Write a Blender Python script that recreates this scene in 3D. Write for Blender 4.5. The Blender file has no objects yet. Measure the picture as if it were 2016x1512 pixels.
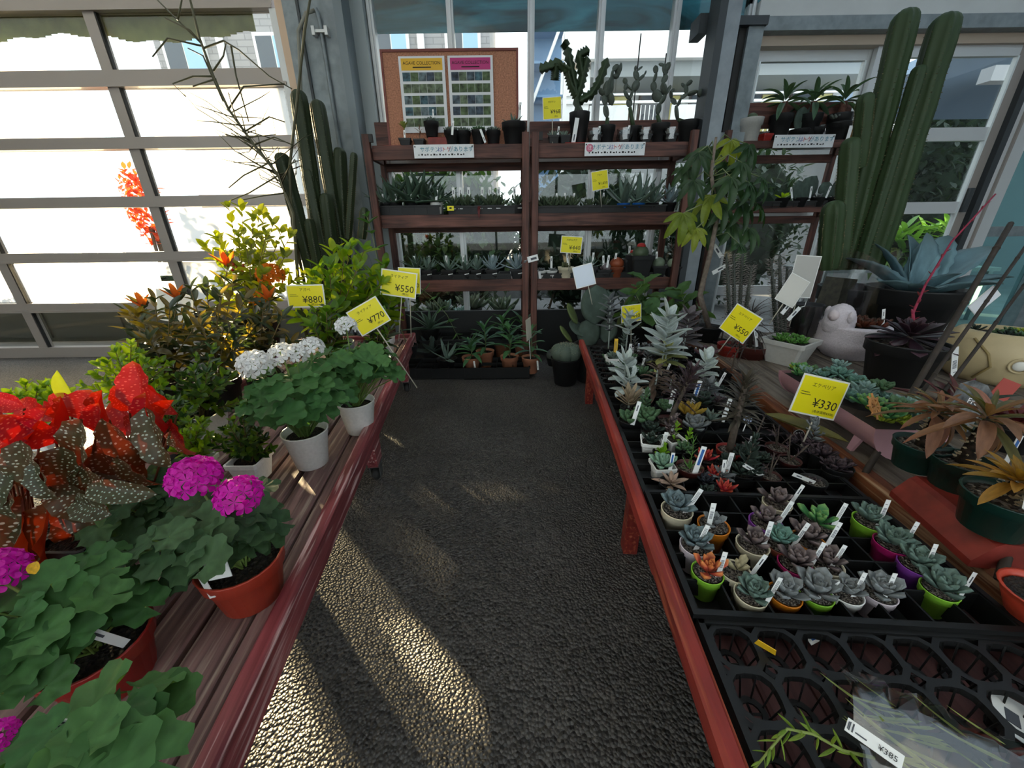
import bpy, math, random
from mathutils import Vector, Matrix, Euler
random.seed(7)
sc = bpy.context.scene
COL = sc.collection
R = math.radians
# ------------------------------------------------------------------ camera
F, VX, VY, CAMH = 745.0, 24.0, 1804.0, 1.35      # focal length in px, foot of the verticals, eye height
_dn = Vector((VX, VY, F)).normalized()
_rt = Vector((VY, -VX, 0)).normalized()
_fw = _rt.cross(_dn)
if _fw.z < 0: _fw = -_fw
def c2w(c): return Vector((c.dot(_rt), c.dot(_fw), -c.dot(_dn)))
CAM = Vector((0, 0, CAMH))
cd = bpy.data.cameras.new('camera'); cam = bpy.data.objects.new('camera', cd); COL.objects.link(cam)
cd.sensor_width = 36; cd.sensor_fit = 'HORIZONTAL'; cd.lens = F / 2016 * 36; cd.clip_start = .02; cd.clip_end = 300
X, Y_, Z_ = c2w(Vector((1, 0, 0))), c2w(Vector((0, -1, 0))), c2w(Vector((0, 0, -1)))
cam.matrix_world = Matrix(((X.x, Y_.x, Z_.x, 0), (X.y, Y_.y, Z_.y, 0), (X.z, Y_.z, Z_.z, CAMH), (0, 0, 0, 1)))
sc.camera = cam
# ------------------------------------------------------------------ light
wd = bpy.data.worlds.new('sky'); sc.world = wd; wd.use_nodes = True
bg = wd.node_tree.nodes['Background']; bg.inputs[0].default_value = (.88, .94, 1, 1); bg.inputs[1].default_value = 2.2
sl = bpy.data.lights.new('sun', 'SUN'); so = bpy.data.objects.new('sun', sl); COL.objects.link(so)
sl.energy = 30; sl.angle = R(.6); sl.color = (1, .74, .42)
SUN_AZ, SUN_EL = 45, 10          # low sun from behind the glass front, to the left
_sd = Vector((math.sin(R(SUN_AZ)) * math.cos(R(SUN_EL)), -math.cos(R(SUN_AZ)) * math.cos(R(SUN_EL)), -math.sin(R(SUN_EL))))
so.rotation_euler = _sd.to_track_quat('-Z', 'Y').to_euler(); so.location = (-8, 12, 9)
vs = sc.view_settings
vs.view_transform = 'Standard'; vs.look = 'None'; vs.gamma = 1; vs.use_curve_mapping = False; vs.exposure = 0.45
sc.cycles.max_bounces = 8; sc.cycles.transparent_max_bounces = 24
sc.cycles.use_denoising = True
sc.cycles.sample_clamp_indirect = 6
# ------------------------------------------------------------------ helpers: where a thing seen in the photo stands
def ray(px, py): return c2w(Vector((px - 1008, py - 756, F)))
def at(px, py, z):
    r = ray(px, py); return CAM + r * ((z - CAMH) / r.z)
def aty(px, py, y):
    r = ray(px, py); return CAM + r * (y / r.y)
def mpx(p):                                   # metres per pixel at a place
    d = Vector(p) - CAM; return abs(d.dot(c2w(Vector((0, 0, 1))))) / F
def lerp(a, b, t): return a + (b - a) * t
def rnd(a, b): return random.uniform(a, b)
# ------------------------------------------------------------------ materials
def lin(h):
    if isinstance(h, (tuple, list)): return tuple(h[:3])
    h = h.lstrip('#'); o = []
    for i in (0, 2, 4):
        c = int(h[i:i + 2], 16) / 255; o.append(c / 12.92 if c <= .04045 else ((c + .055) / 1.055) ** 2.4)
    return tuple(o)
MATS = {}
class NT:
    def __init__(s, name):
        s.m = bpy.data.materials.new(name); s.m.use_nodes = True; s.t = s.m.node_tree; s.t.nodes.clear()
        s.out = s.n('ShaderNodeOutputMaterial')
    def n(s, typ, **kw):
        x = s.t.nodes.new(typ)
        for k, v in kw.items(): setattr(x, k, v)
        return x
    def l(s, a, b): s.t.links.new(a, b)
    def set(s, node, **kw):
        for k, v in kw.items():
            i = node.inputs[k.replace('_', ' ')]; i.default_value = (*v, 1) if isinstance(v, tuple) and len(v) == 3 and i.type == 'RGBA' else v
        return node
def bump(k, b, fac, strength, dist=.01):
    bp = k.n('ShaderNodeBump'); bp.inputs['Strength'].default_value = strength; bp.inputs['Distance'].default_value = dist
    k.l(fac, bp.inputs['Height']); k.l(bp.outputs[0], b.inputs['Normal'])
def varied(k, col, amt):                       # one tint per object
    oi = k.n('ShaderNodeObjectInfo'); hs = k.n('ShaderNodeHueSaturation')
    mr = k.n('ShaderNodeMapRange'); k.l(oi.outputs['Random'], mr.inputs[0]); mr.inputs[3].default_value = 1 - amt; mr.inputs[4].default_value = 1 + amt
    k.l(mr.outputs[0], hs.inputs['Value'])
    mr2 = k.n('ShaderNodeMapRange'); k.l(oi.outputs['Random'], mr2.inputs[0]); mr2.inputs[3].default_value = .5 + amt * .06; mr2.inputs[4].default_value = .5 - amt * .06
    k.l(mr2.outputs[0], hs.inputs['Hue'])
    if isinstance(col, tuple): hs.inputs['Color'].default_value = (*col, 1)
    else: k.l(col, hs.inputs['Color'])
    return hs.outputs[0]
def mat(name, col, rough=.55, spec=.5, metal=0, noise=0, nscale=20, bmp=0, coat=0, vary=0):
    if name in MATS: return MATS[name]
    k = NT(name); b = k.n('ShaderNodeBsdfPrincipled'); c = lin(col)
    b.inputs['Roughness'].default_value = rough; b.inputs['Specular IOR Level'].default_value = spec; b.inputs['Metallic'].default_value = metal
    b.inputs['Coat Weight'].default_value = coat
    src = None
    if noise or bmp:
        tc = k.n('ShaderNodeTexCoord'); nz = k.n('ShaderNodeTexNoise'); nz.inputs['Scale'].default_value = nscale; nz.inputs['Detail'].default_value = 4
        k.l(tc.outputs['Object'], nz.inputs['Vector'])
        if noise:
            rp = k.n('ShaderNodeValToRGB'); k.l(nz.outputs[0], rp.inputs[0])
            rp.color_ramp.elements[0].position = .3; rp.color_ramp.elements[1].position = .7
            rp.color_ramp.elements[0].color = (*[x * (1 - noise) for x in c], 1); rp.color_ramp.elements[1].color = (*[min(1, x * (1 + noise)) for x in c], 1)
            src = rp.outputs[0]
        if bmp: bump(k, b, nz.outputs[0], bmp)
    if vary: src = varied(k, src if src else c, vary)
    if src: k.l(src, b.inputs['Base Color'])
    else: b.inputs['Base Color'].default_value = (*c, 1)
    k.l(b.outputs[0], k.out.inputs[0]); MATS[name] = k.m; return k.m
def leafmat(name, col, trans=.35, tcol=None, rough=.45, vary=.2, back=None, vein=0, tip=None, tipw=.3, spots=None, spec=.4):
    """leaf: glossy top, light shines through; colours per object vary a little; tip = colour towards the leaf end"""
    if name in MATS: return MATS[name]
    k = NT(name); b = k.n('ShaderNodeBsdfPrincipled'); c = lin(col)
    b.inputs['Roughness'].default_value = rough; b.inputs['Specular IOR Level'].default_value = spec
    tc = k.n('ShaderNodeTexCoord'); uvx = k.n('ShaderNodeSeparateXYZ'); k.l(tc.outputs['UV'], uvx.inputs[0])
    nz = k.n('ShaderNodeTexNoise'); nz.inputs['Scale'].default_value = 3.5; nz.inputs['Detail'].default_value = 3
    k.l(tc.outputs['UV'], nz.inputs['Vector'])
    rp = k.n('ShaderNodeValToRGB'); k.l(nz.outputs[0], rp.inputs[0])
    rp.color_ramp.elements[0].position = .3; rp.color_ramp.elements[1].position = .75
    rp.color_ramp.elements[0].color = (*[x * .75 for x in c], 1); rp.color_ramp.elements[1].color = (*[min(1, x * 1.25) for x in c], 1)
    src = rp.outputs[0]
    if tip:
        mx = k.n('ShaderNodeMix', data_type='RGBA'); mr = k.n('ShaderNodeMapRange'); k.l(uvx.outputs[1], mr.inputs[0])
        mr.inputs[1].default_value = 1 - tipw; mr.inputs[2].default_value = 1
        k.l(mr.outputs[0], mx.inputs['Factor']); k.l(src, mx.inputs['A']); mx.inputs['B'].default_value = (*lin(tip), 1); src = mx.outputs['Result']
    src = varied(k, src, vary)
    if spots:
        mp = k.n('ShaderNodeMapping'); mp.inputs['Scale'].default_value = (6, 14, 1); k.l(tc.outputs['UV'], mp.inputs[0])
        oi = k.n('ShaderNodeObjectInfo'); ml = k.n('ShaderNodeMath', operation='MULTIPLY'); ml.inputs[1].default_value = 40; k.l(oi.outputs['Random'], ml.inputs[0])
        k.l(ml.outputs[0], mp.inputs['Location'])
        vo = k.n('ShaderNodeTexVoronoi', voronoi_dimensions='2D'); vo.inputs['Scale'].default_value = 1; vo.inputs['Randomness'].default_value = .75; k.l(mp.outputs[0], vo.inputs['Vector'])
        cr = k.n('ShaderNodeValToRGB'); k.l(vo.outputs['Distance'], cr.inputs[0]); cr.color_ramp.elements[0].position = .15; cr.color_ramp.elements[1].position = .2
        cr.color_ramp.elements[0].color = (1, 1, 1, 1); cr.color_ramp.elements[1].color = (0, 0, 0, 1)
        mx = k.n('ShaderNodeMix', data_type='RGBA'); k.l(cr.outputs[0], mx.inputs['Factor']); k.l(src, mx.inputs['A']); mx.inputs['B'].default_value = (*lin(spots), 1); src = mx.outputs['Result']
    if back:
        ge = k.n('ShaderNodeNewGeometry'); mx = k.n('ShaderNodeMix', data_type='RGBA'); k.l(ge.outputs['Backfacing'], mx.inputs['Factor'])
        k.l(src, mx.inputs['A']); mx.inputs['B'].default_value = (*lin(back), 1); src = mx.outputs['Result']
    k.l(src, b.inputs['Base Color'])
    if vein:
        wv = k.n('ShaderNodeMath', operation='PINGPONG'); wv.inputs[1].default_value = .06; k.l(uvx.outputs[1], wv.inputs[0])
        bump(k, b, wv.outputs[0], vein, .05)
    if trans:
        tr = k.n('ShaderNodeBsdfTranslucent')
        if tcol: tr.inputs[0].default_value = (*lin(tcol), 1)
        else:
            g = k.n('ShaderNodeMix', data_type='RGBA', blend_type='MULTIPLY'); g.inputs['Factor'].default_value = 1; k.l(src, g.inputs['A']); g.inputs['B'].default_value = (2.2, 2.0, .8, 1); k.l(g.outputs['Result'], tr.inputs[0])
        ms = k.n('ShaderNodeMixShader'); ms.inputs[0].default_value = trans; k.l(b.outputs[0], ms.inputs[1]); k.l(tr.outputs[0], ms.inputs[2]); k.l(ms.outputs[0], k.out.inputs[0])
    else: k.l(b.outputs[0], k.out.inputs[0])
    MATS[name] = k.m; return k.m
def woodmat(name, c0, c1, rough=.6, scale=1.0, worn=None, bmp=.3, knots=True):
    """planks: grain runs along the object's own X"""
    if name in MATS: return MATS[name]
    k = NT(name); b = k.n('ShaderNodeBsdfPrincipled'); b.inputs['Roughness'].default_value = rough; b.inputs['Specular IOR Level'].default_value = .35
    tc = k.n('ShaderNodeTexCoord'); oi = k.n('ShaderNodeObjectInfo'); ml = k.n('ShaderNodeVectorMath', operation='SCALE'); ml.inputs[0].default_value = (7, 3, 5); k.l(oi.outputs['Random'], ml.inputs['Scale'])
    ad = k.n('ShaderNodeVectorMath', operation='ADD'); k.l(tc.outputs['Object'], ad.inputs[0]); k.l(ml.outputs[0], ad.inputs[1])
    mp = k.n('ShaderNodeMapping'); mp.inputs['Scale'].default_value = (2.2 * scale, 34 * scale, 34 * scale); k.l(ad.outputs[0], mp.inputs[0])
    nz = k.n('ShaderNodeTexNoise'); nz.inputs['Scale'].default_value = 1.0; nz.inputs['Detail'].default_value = 5; nz.inputs['Distortion'].default_value = .9; k.l(mp.outputs[0], nz.inputs['Vector'])
    rp = k.n('ShaderNodeValToRGB'); k.l(nz.outputs[0], rp.inputs[0]); rp.color_ramp.elements[0].position = .33; rp.color_ramp.elements[1].position = .66
    rp.color_ramp.elements[0].color = (*lin(c0), 1); rp.color_ramp.elements[1].color = (*lin(c1), 1); src = rp.outputs[0]
    n2 = k.n('ShaderNodeTexNoise'); n2.inputs['Scale'].default_value = 3.0; n2.inputs['Detail'].default_value = 3; k.l(ad.outputs[0], n2.inputs['Vector'])
    hs = k.n('ShaderNodeHueSaturation'); mr = k.n('ShaderNodeMapRange'); k.l(n2.outputs[0], mr.inputs[0]); mr.inputs[1].default_value = .3; mr.inputs[2].default_value = .7; mr.inputs[3].default_value = .65; mr.inputs[4].default_value = 1.3
    k.l(mr.outputs[0], hs.inputs['Value']); k.l(src, hs.inputs['Color']); src = hs.outputs[0]
    if worn:
        m2 = k.n('ShaderNodeMapping'); m2.inputs['Scale'].default_value = (3, 60, 60); k.l(ad.outputs[0], m2.inputs[0])
        n3 = k.n('ShaderNodeTexNoise'); n3.inputs['Scale'].default_value = 1; n3.inputs['Detail'].default_value = 6; k.l(m2.outputs[0], n3.inputs['Vector'])
        r3 = k.n('ShaderNodeValToRGB'); k.l(n3.outputs[0], r3.inputs[0]); r3.color_ramp.elements[0].position = .54; r3.color_ramp.elements[1].position = .66
        mx = k.n('ShaderNodeMix', data_type='RGBA'); k.l(r3.outputs[0], mx.inputs['Factor']); k.l(src, mx.inputs['A']); mx.inputs['B'].default_value = (*lin(worn), 1); src = mx.outputs['Result']
    k.l(src, b.inputs['Base Color']); bump(k, b, nz.outputs[0], bmp, .004)
    k.l(b.outputs[0], k.out.inputs[0]); MATS[name] = k.m; return k.m
def glassmat(name, tint=(1, 1, 1), refl=.08, rough=.02):
    if name in MATS: return MATS[name]
    k = NT(name); t = k.n('ShaderNodeBsdfTransparent'); t.inputs[0].default_value = (*tint, 1); g = k.n('ShaderNodeBsdfGlossy'); g.inputs['Roughness'].default_value = rough
    fr = k.n('ShaderNodeLayerWeight'); fr.inputs[0].default_value = .5; pw = k.n('ShaderNodeMath', operation='POWER'); pw.inputs[1].default_value = 4; k.l(fr.outputs['Facing'], pw.inputs[0])
    ad = k.n('ShaderNodeMapRange'); k.l(pw.outputs[0], ad.inputs[0]); ad.inputs[3].default_value = refl; ad.inputs[4].default_value = .5
    ms = k.n('ShaderNodeMixShader'); k.l(ad.outputs[0], ms.inputs[0]); k.l(t.outputs[0], ms.inputs[1]); k.l(g.outputs[0], ms.inputs[2]); k.l(ms.outputs[0], k.out.inputs[0]); MATS[name] = k.m; return k.m
def filmmat(name, col, clear, transl, rough=.5, noise=0):
    """sheet that lets part of the light straight through and scatters the rest"""
    if name in MATS: return MATS[name]
    k = NT(name); t = k.n('ShaderNodeBsdfTransparent'); tr = k.n('ShaderNodeBsdfTranslucent'); df = k.n('ShaderNodeBsdfPrincipled'); df.inputs['Roughness'].default_value = rough
    c = lin(col)
    for x, i in ((t, 0), (tr, 0), (df, 'Base Color')): x.inputs[i].default_value = (*c, 1)
    if noise:
        tc = k.n('ShaderNodeTexCoord'); mp = k.n('ShaderNodeMapping'); mp.inputs['Scale'].default_value = (.6, 1, 3); k.l(tc.outputs['Object'], mp.inputs[0])
        nz = k.n('ShaderNodeTexNoise'); nz.inputs['Scale'].default_value = 1.6; nz.inputs['Detail'].default_value = 5; nz.inputs['Distortion'].default_value = 2; k.l(mp.outputs[0], nz.inputs['Vector'])
        rp = k.n('ShaderNodeValToRGB'); rp.color_ramp.elements[0].position = .35; rp.color_ramp.elements[1].position = .68; k.l(nz.outputs[0], rp.inputs[0])
        rp.color_ramp.elements[0].color = (*[x * (1 - noise) for x in c], 1); rp.color_ramp.elements[1].color = (*[min(1, x * (1 + noise)) for x in c], 1)
        k.l(rp.outputs[0], tr.inputs[0]); k.l(rp.outputs[0], df.inputs['Base Color'])
    t.inputs[0].default_value = (1, 1, 1, 1)
    m1 = k.n('ShaderNodeMixShader'); m1.inputs[0].default_value = transl; k.l(df.outputs[0], m1.inputs[1]); k.l(tr.outputs[0], m1.inputs[2])
    m2 = k.n('ShaderNodeMixShader'); m2.inputs[0].default_value = clear; k.l(m1.outputs[0], m2.inputs[1]); k.l(t.outputs[0], m2.inputs[2])
    k.l(m2.outputs[0], k.out.inputs[0]); MATS[name] = k.m; return k.m
# ------------------------------------------------------------------ mesh builder
class MB:
    def __init__(s): s.v = []; s.f = []; s.m = []; s.mi = 0; s.uv = None
    def add(s, v, f):
        o = len(s.v); s.v += [tuple(p) for p in v]; s.f += [tuple(i + o for i in q) for q in f]; s.m += [s.mi] * len(f); return s
    def bx(s, x0, x1, y0, y1, z0, z1):
        return s.add([(x, y, z) for z in (z0, z1) for y in (y0, y1) for x in (x0, x1)], [(0, 2, 3, 1), (4, 5, 7, 6), (0, 1, 5, 4), (2, 6, 7, 3), (0, 4, 6, 2), (1, 3, 7, 5)])
    def box(s, mtx, dx, dy, dz):
        v = [mtx @ Vector((x * dx / 2, y * dy / 2, z * dz / 2)) for z in (-1, 1) for y in (-1, 1) for x in (-1, 1)]
        return s.add(v, [(0, 2, 3, 1), (4, 5, 7, 6), (0, 1, 5, 4), (2, 6, 7, 3), (0, 4, 6, 2), (1, 3, 7, 5)])
    def plank(s, L, W, H, c=.006):              # eased edges, length along X, from x=0, top at z=0
        pr = [(-W / 2 + c, -H), (W / 2 - c, -H), (W / 2, -H + c), (W / 2, -c), (W / 2 - c, 0), (-W / 2 + c, 0), (-W / 2, -c), (-W / 2, -H + c)]
        v = [(0, a, b) for a, b in pr] + [(L, a, b) for a, b in pr]
        return s.add(v, [(i, (i + 1) % 8, 8 + (i + 1) % 8, 8 + i) for i in range(8)] + [tuple(range(7, -1, -1)), tuple(range(8, 16))])
    def tube(s, pts, r, n=6, cap=True):
        pts = [Vector(p) for p in pts]; N = len(pts); v = []; up = None
        for i, p in enumerate(pts):
            t = (pts[min(i + 1, N - 1)] - pts[max(i - 1, 0)]).normalized()
            if up is None: up = Vector((1, 0, 0)) if abs(t.x) < .8 else Vector((0, 1, 0))
            a = (up - t * up.dot(t)).normalized(); b = t.cross(a); up = a
            rr = r[i] if isinstance(r, (list, tuple)) else r
            v += [p + (a * math.cos(2 * math.pi * j / n) + b * math.sin(2 * math.pi * j / n)) * rr for j in range(n)]
        f = [(i * n + j, i * n + (j + 1) % n, (i + 1) * n + (j + 1) % n, (i + 1) * n + j) for i in range(N - 1) for j in range(n)]
        if cap: f += [tuple(range(n - 1, -1, -1)), tuple(range((N - 1) * n, N * n))]
        return s.add(v, f)
    def ribbed(s, pts, r, ribs=6, depth=.28):   # columnar cactus stem: star section swept along a path
        pts = [Vector(p) for p in pts]; N = len(pts); n = ribs * 4; v = []; up = Vector((1, .2, 0))
        for i, p in enumerate(pts):
            t = (pts[min(i + 1, N - 1)] - pts[max(i - 1, 0)]).normalized(); a = (up - t * up.dot(t)).normalized(); b = t.cross(a)
            for j in range(n):
                w = 2 * math.pi * j / n; rr = r[i] * (1 - depth * (.5 - .5 * math.cos(w * ribs)) ** .8)
                v.append(p + (a * math.cos(w) + b * math.sin(w)) * rr)
        f = [(i * n + j, i * n + (j + 1) % n, (i + 1) * n + (j + 1) % n, (i + 1) * n + j) for i in range(N - 1) for j in range(n)] + [tuple(range((N - 1) * n, N * n))]
        return s.add(v, f)
    def lathe(s, prof, n=20, c=(0, 0, 0)):
        v = [(c[0] + r * math.cos(2 * math.pi * j / n), c[1] + r * math.sin(2 * math.pi * j / n), c[2] + z) for r, z in prof for j in range(n)]
        f = [(i * n + j, i * n + (j + 1) % n, (i + 1) * n + (j + 1) % n, (i + 1) * n + j) for i in range(len(prof) - 1) for j in range(n)]
        return s.add(v, f)
    def disc(s, r, z, n=20, c=(0, 0)):
        return s.add([(c[0] + r * math.cos(2 * math.pi * j / n), c[1] + r * math.sin(2 * math.pi * j / n), z) for j in range(n)], [tuple(range(n))])
    def ball(s, c, r, nu=10, nv=7, sq=(1, 1, 1), fn=None):
        v = []
        for i in range(nv + 1):
            th = math.pi * i / nv
            for j in range(nu):
                ph = 2 * math.pi * j / nu; d = Vector((math.sin(th) * math.cos(ph), math.sin(th) * math.sin(ph), math.cos(th))); q = fn(d) if fn else 1
                v.append((c[0] + d.x * r * sq[0] * q, c[1] + d.y * r * sq[1] * q, c[2] + d.z * r * sq[2] * q))
        f = [(i * nu + j, (i + 1) * nu + j, (i + 1) * nu + (j + 1) % nu, i * nu + (j + 1) % nu) for i in range(nv) for j in range(nu)]
        return s.add(v, f)
    def mesh(s, name, mats, smooth=False, uv=None):
        me = bpy.data.meshes.new(name); me.from_pydata(s.v, [], s.f)
        for m in (mats if isinstance(mats, (list, tuple)) else [mats]): me.materials.append(m)
        if any(s.m): me.polygons.foreach_set('material_index', s.m)
        if smooth: me.polygons.foreach_set('use_smooth', [True] * len(s.f))
        if uv:
            l = me.uv_layers.new(name='UVMap'); ix = [0] * len(me.loops); me.loops.foreach_get('vertex_index', ix)
            l.data.foreach_set('uv', [c for i in ix for c in uv[i]])
        me.update(); return me
def obj(name, me, parent=None, mtx=None, kind=None, label=None, cat=None, group=None):
    o = bpy.data.objects.new(name, me); COL.objects.link(o)
    if parent: o.parent = parent
    if mtx is not None: o.matrix_basis = mtx
    if kind: o['kind'] = kind
    if label: o['label'] = label
    if cat: o['category'] = cat
    if group: o['group'] = group
    return o
def thing(name, label, cat, loc=(0, 0, 0), rz=0, group=None, kind=None):
    return obj(name, None, None, Matrix.Translation(loc) @ Matrix.Rotation(rz, 4, 'Z'), kind, label, cat, group)
def T(x, y=None, z=None): return Matrix.Translation(x if y is None else (x, y, z))
def Rx(a): return Matrix.Rotation(a, 4, 'X')
def Ry(a): return Matrix.Rotation(a, 4, 'Y')
def Rz(a): return Matrix.Rotation(a, 4, 'Z')
def S(a, b=None, c=None): return Matrix.Diagonal((a, b if b else a, c if c else a, 1))
def part(name, parent, mb, mats, smooth=False, mtx=None, label=None, kind=None):
    return obj(name, mb.mesh(name, mats, smooth), parent, mtx, kind, label)
# ------------------------------------------------------------------ lettering
def text_mesh(s, m, size=1.0, align='CENTER', bold=0):
    cu = bpy.data.curves.new('lettering', 'FONT'); cu.body = s; cu.size = size; cu.align_x = align; cu.align_y = 'CENTER'; cu.offset = bold; cu.resolution_u = 2
    o = bpy.data.objects.new('lettering', cu); COL.objects.link(o); bpy.context.view_layer.update()
    me = bpy.data.meshes.new_from_object(o.evaluated_get(bpy.context.evaluated_depsgraph_get())); bpy.data.objects.remove(o)
    me.materials.clear(); me.materials.append(m); return me
INK = mat('ink black', '#161616', .8); INKR = mat('ink red', '#c43a3a', .8); INKB = mat('ink blue', '#2f7f96', .8); INKW = mat('ink white', '#f2f2f2', .8); INKP = mat('ink violet', '#6f62a8', .8)
TX = {}
for s_, m_ in (('¥330', INK), ('エケベリア', INK), ('(本体価格¥300)', INK), ('¥880', INK), ('¥770', INK), ('¥550', INK), ('¥968', INK), ('¥1,650', INK), ('¥440', INK), ('ライティア', INK), ('アガベ', INK), ('ハオルチア', INK),
               ('サボテン', INKB), ('は', INKP), ('トゲ', INKR), ('があります', INKB), ('AGAVE COLLECTION', INK), ('注', INKW), ('Tin Frosty', INKW), ('¥385', INK), ('(税込)', INK), ('サボテン ', INK)):
    TX[s_] = text_mesh(s_, m_)
# ================================================================== the setting
ALU = mat('grey brown aluminium', '#9a928c', .38, .5, .35); ALUL = mat('pale aluminium', '#c9cccd', .35, .5, .3); STEEL = mat('galvanised steel', '#7e878b', .5, .5, .25, .18, 14)
STEELD = mat('dark steel', '#3c4144', .5, .5, .3); PANEL = mat('pale grey panel', '#c4c6c4', .55, .4, 0, .06, 4); GASKET = mat('black gasket', '#151515', .6)
GLASS = glassmat('window glass', (.93, .96, .95), .05); GLASST = glassmat('teal glass', (.55, .78, .78), .08)
FILM = filmmat('white window film', '#ffffff', .08, .85); TEAL = filmmat('teal shade cloth', '#3f7f8c', .04, .55, .6, .65); ROOFM = filmmat('milky roof sheet', '#e8eef2', 0, .4)
def asphalt():
    k = NT('asphalt'); b = k.n('ShaderNodeBsdfPrincipled'); tc = k.n('ShaderNodeTexCoord')
    vo = k.n('ShaderNodeTexVoronoi'); vo.inputs['Scale'].default_value = 95; k.l(tc.outputs['Object'], vo.inputs['Vector'])
    nz = k.n('ShaderNodeTexNoise'); nz.inputs['Scale'].default_value = 2.2; nz.inputs['Detail'].default_value = 6; k.l(tc.outputs['Object'], nz.inputs['Vector'])
    rp = k.n('ShaderNodeValToRGB'); k.l(vo.outputs['Color'], rp.inputs[0])
    rp.color_ramp.elements[0].color = (.022, .021, .021, 1); rp.color_ramp.elements[1].color = (.135, .125, .115, 1)
    mx = k.n('ShaderNodeMix', data_type='RGBA', blend_type='MULTIPLY'); mx.inputs['Factor'].default_value = .8; k.l(rp.outputs[0], mx.inputs['A'])
    r2 = k.n('ShaderNodeValToRGB'); k.l(nz.outputs[0], r2.inputs[0]); r2.color_ramp.elements[0].position = .3; r2.color_ramp.elements[0].color = (.5, .5, .5, 1); r2.color_ramp.elements[1].position = .7
    k.l(r2.outputs[0], mx.inputs['B']); k.l(mx.outputs['Result'], b.inputs['Base Color']); b.inputs['Roughness'].default_value = .5; b.inputs['Specular IOR Level'].default_value = .45
    inv = k.n('ShaderNodeMath', operation='SUBTRACT'); inv.inputs[0].default_value = 1; k.l(vo.outputs['Distance'], inv.inputs[1])
    bump(k, b, inv.outputs[0], 1.0, .012); k.l(b.outputs[0], k.out.inputs[0]); return k.m
WALLY = 4.33
part('floor', None, MB().bx(-9, 8, -6, WALLY, -.1, 0), asphalt(), kind='structure')
part('pavement_outside', None, MB().bx(-30, 30, WALLY, 40, -.1, 0), mat('grey paving', '#66686a', .8, .3, 0, .15, 3), kind='structure')
part('ceiling', None, MB().bx(-9, 8, -6, WALLY + .3, 3.75, 3.77), ROOFM, kind='structure')
W_ = mat('pale cladding', '#8b8d8c', .7)
part('wall_left', None, MB().bx(-9.1, -9, -6, WALLY, 0, 3.75), W_, kind='structure')
part('wall_right', None, MB().bx(8, 8.1, -6, WALLY, 0, 3.75), W_, kind='structure')
w4 = obj('window_4', None, None, None, 'structure', 'glazed rear wall of the greenhouse behind the camera')
for i in range(9): part('mullion', w4, MB().bx(-9 + i * 2.125 - .04, -9 + i * 2.125 + .04, -6.1, -6, 0, 3.75), W_)
for i in range(8): part('pane', w4, MB().bx(-9 + i * 2.125 + .04, -9 + (i + 1) * 2.125 - .04, -6.06, -6.05, .6, 3.7), GLASS); part('base_panel', w4, MB().bx(-9 + i * 2.125 + .04, -9 + (i + 1) * 2.125 - .04, -6.1, -6, 0, .6), W_)
part('ground_behind', None, MB().bx(-30, 30, -30, -6.1, -.1, 0), mat('grey paving', '#66686a', .8), kind='structure')
# --- glazed sectional door on the left
d = obj('door_1', None, None, None, 'structure', 'wide glazed sectional door with aluminium rails and white window film')
zr = [(0, .12), (.53, .63), (1.06, 1.16), (1.59, 1.69), (2.10, 2.20), (2.59, 2.72), (3.13, 3.75)]
for a, b in zr:
    mb = MB().bx(-9, -2.03, 4.28, 4.36, a, b); 
    if a > .2: mb.bx(-9, -2.03, 4.26, 4.28, a, a + .025)
    part('rail', d, mb, ALU)
mx_ = [-1.99, -3.64, -5.48, -7.3]
for x in mx_[1:]:
    for i in range(6): part('mullion', d, MB().bx(x - .05, x + .05, 4.285, 4.355, zr[i][1], zr[i + 1][0]), ALU); part('gasket', d, MB().bx(x + .05, x + .062, 4.29, 4.32, zr[i][1], zr[i + 1][0]), GASKET)
part('stile', d, MB().bx(-2.06, -1.97, 4.27, 4.36, 0, 3.13), ALUL); part('frame_post', d, MB().bx(-1.97, -1.86, 4.2, 4.36, 0, 3.75), mat('warm aluminium', '#b09a86', .3, .5, .6))
for c in range(3):
    x1, x0 = mx_[c] - .06, mx_[c + 1] + .06
    for i in range(6):
        part('pane', d, MB().bx(x0, x1, 4.32, 4.326, zr[i][1], zr[i + 1][0]), GLASS)
        if 1 <= i <= 5 and (i, c) != (5, 0):
            za, zb = zr[i][1] + .01, zr[i + 1][0] - .01
            if i == 5: zb = lerp(za, zb, .55); 
            xa, xb = x0 + (.09 if c else .14), x1 - (.28 if c else .05) - (.25 if i == 5 else 0); rc = [(xa, xb, za, zb)]
            if i == 1:                            # lowest filmed row: small gaps added so sun patches fall on the floor
                xa = x0; g = ((-2.87, -2.66, .75, .83), (-3.87, -3.72, .85, .91), (-7.2, -7.0, .7, .9))[c]; x2 = x1; rc = [(xa, g[0], za, zb), (g[0], g[1], za, g[2]), (g[0], g[1], g[3], zb), (g[1], x2, za, zb)]
                if c == 1: rc = [(xa, -4.5, za, zb), (-4.5, -4.28, za, .87), (-4.5, -4.28, .95, zb), (-4.28, g[0], za, zb)] + rc[1:]
            for p_ in rc:
                if p_[1] - p_[0] > .005: part('window_film', d, MB().add([(p_[0], 4.333, p_[2]), (p_[1], 4.333, p_[2]), (p_[1], 4.333, p_[3]), (p_[0], 4.333, p_[3])], [(0, 1, 2, 3)]), FILM)
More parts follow.
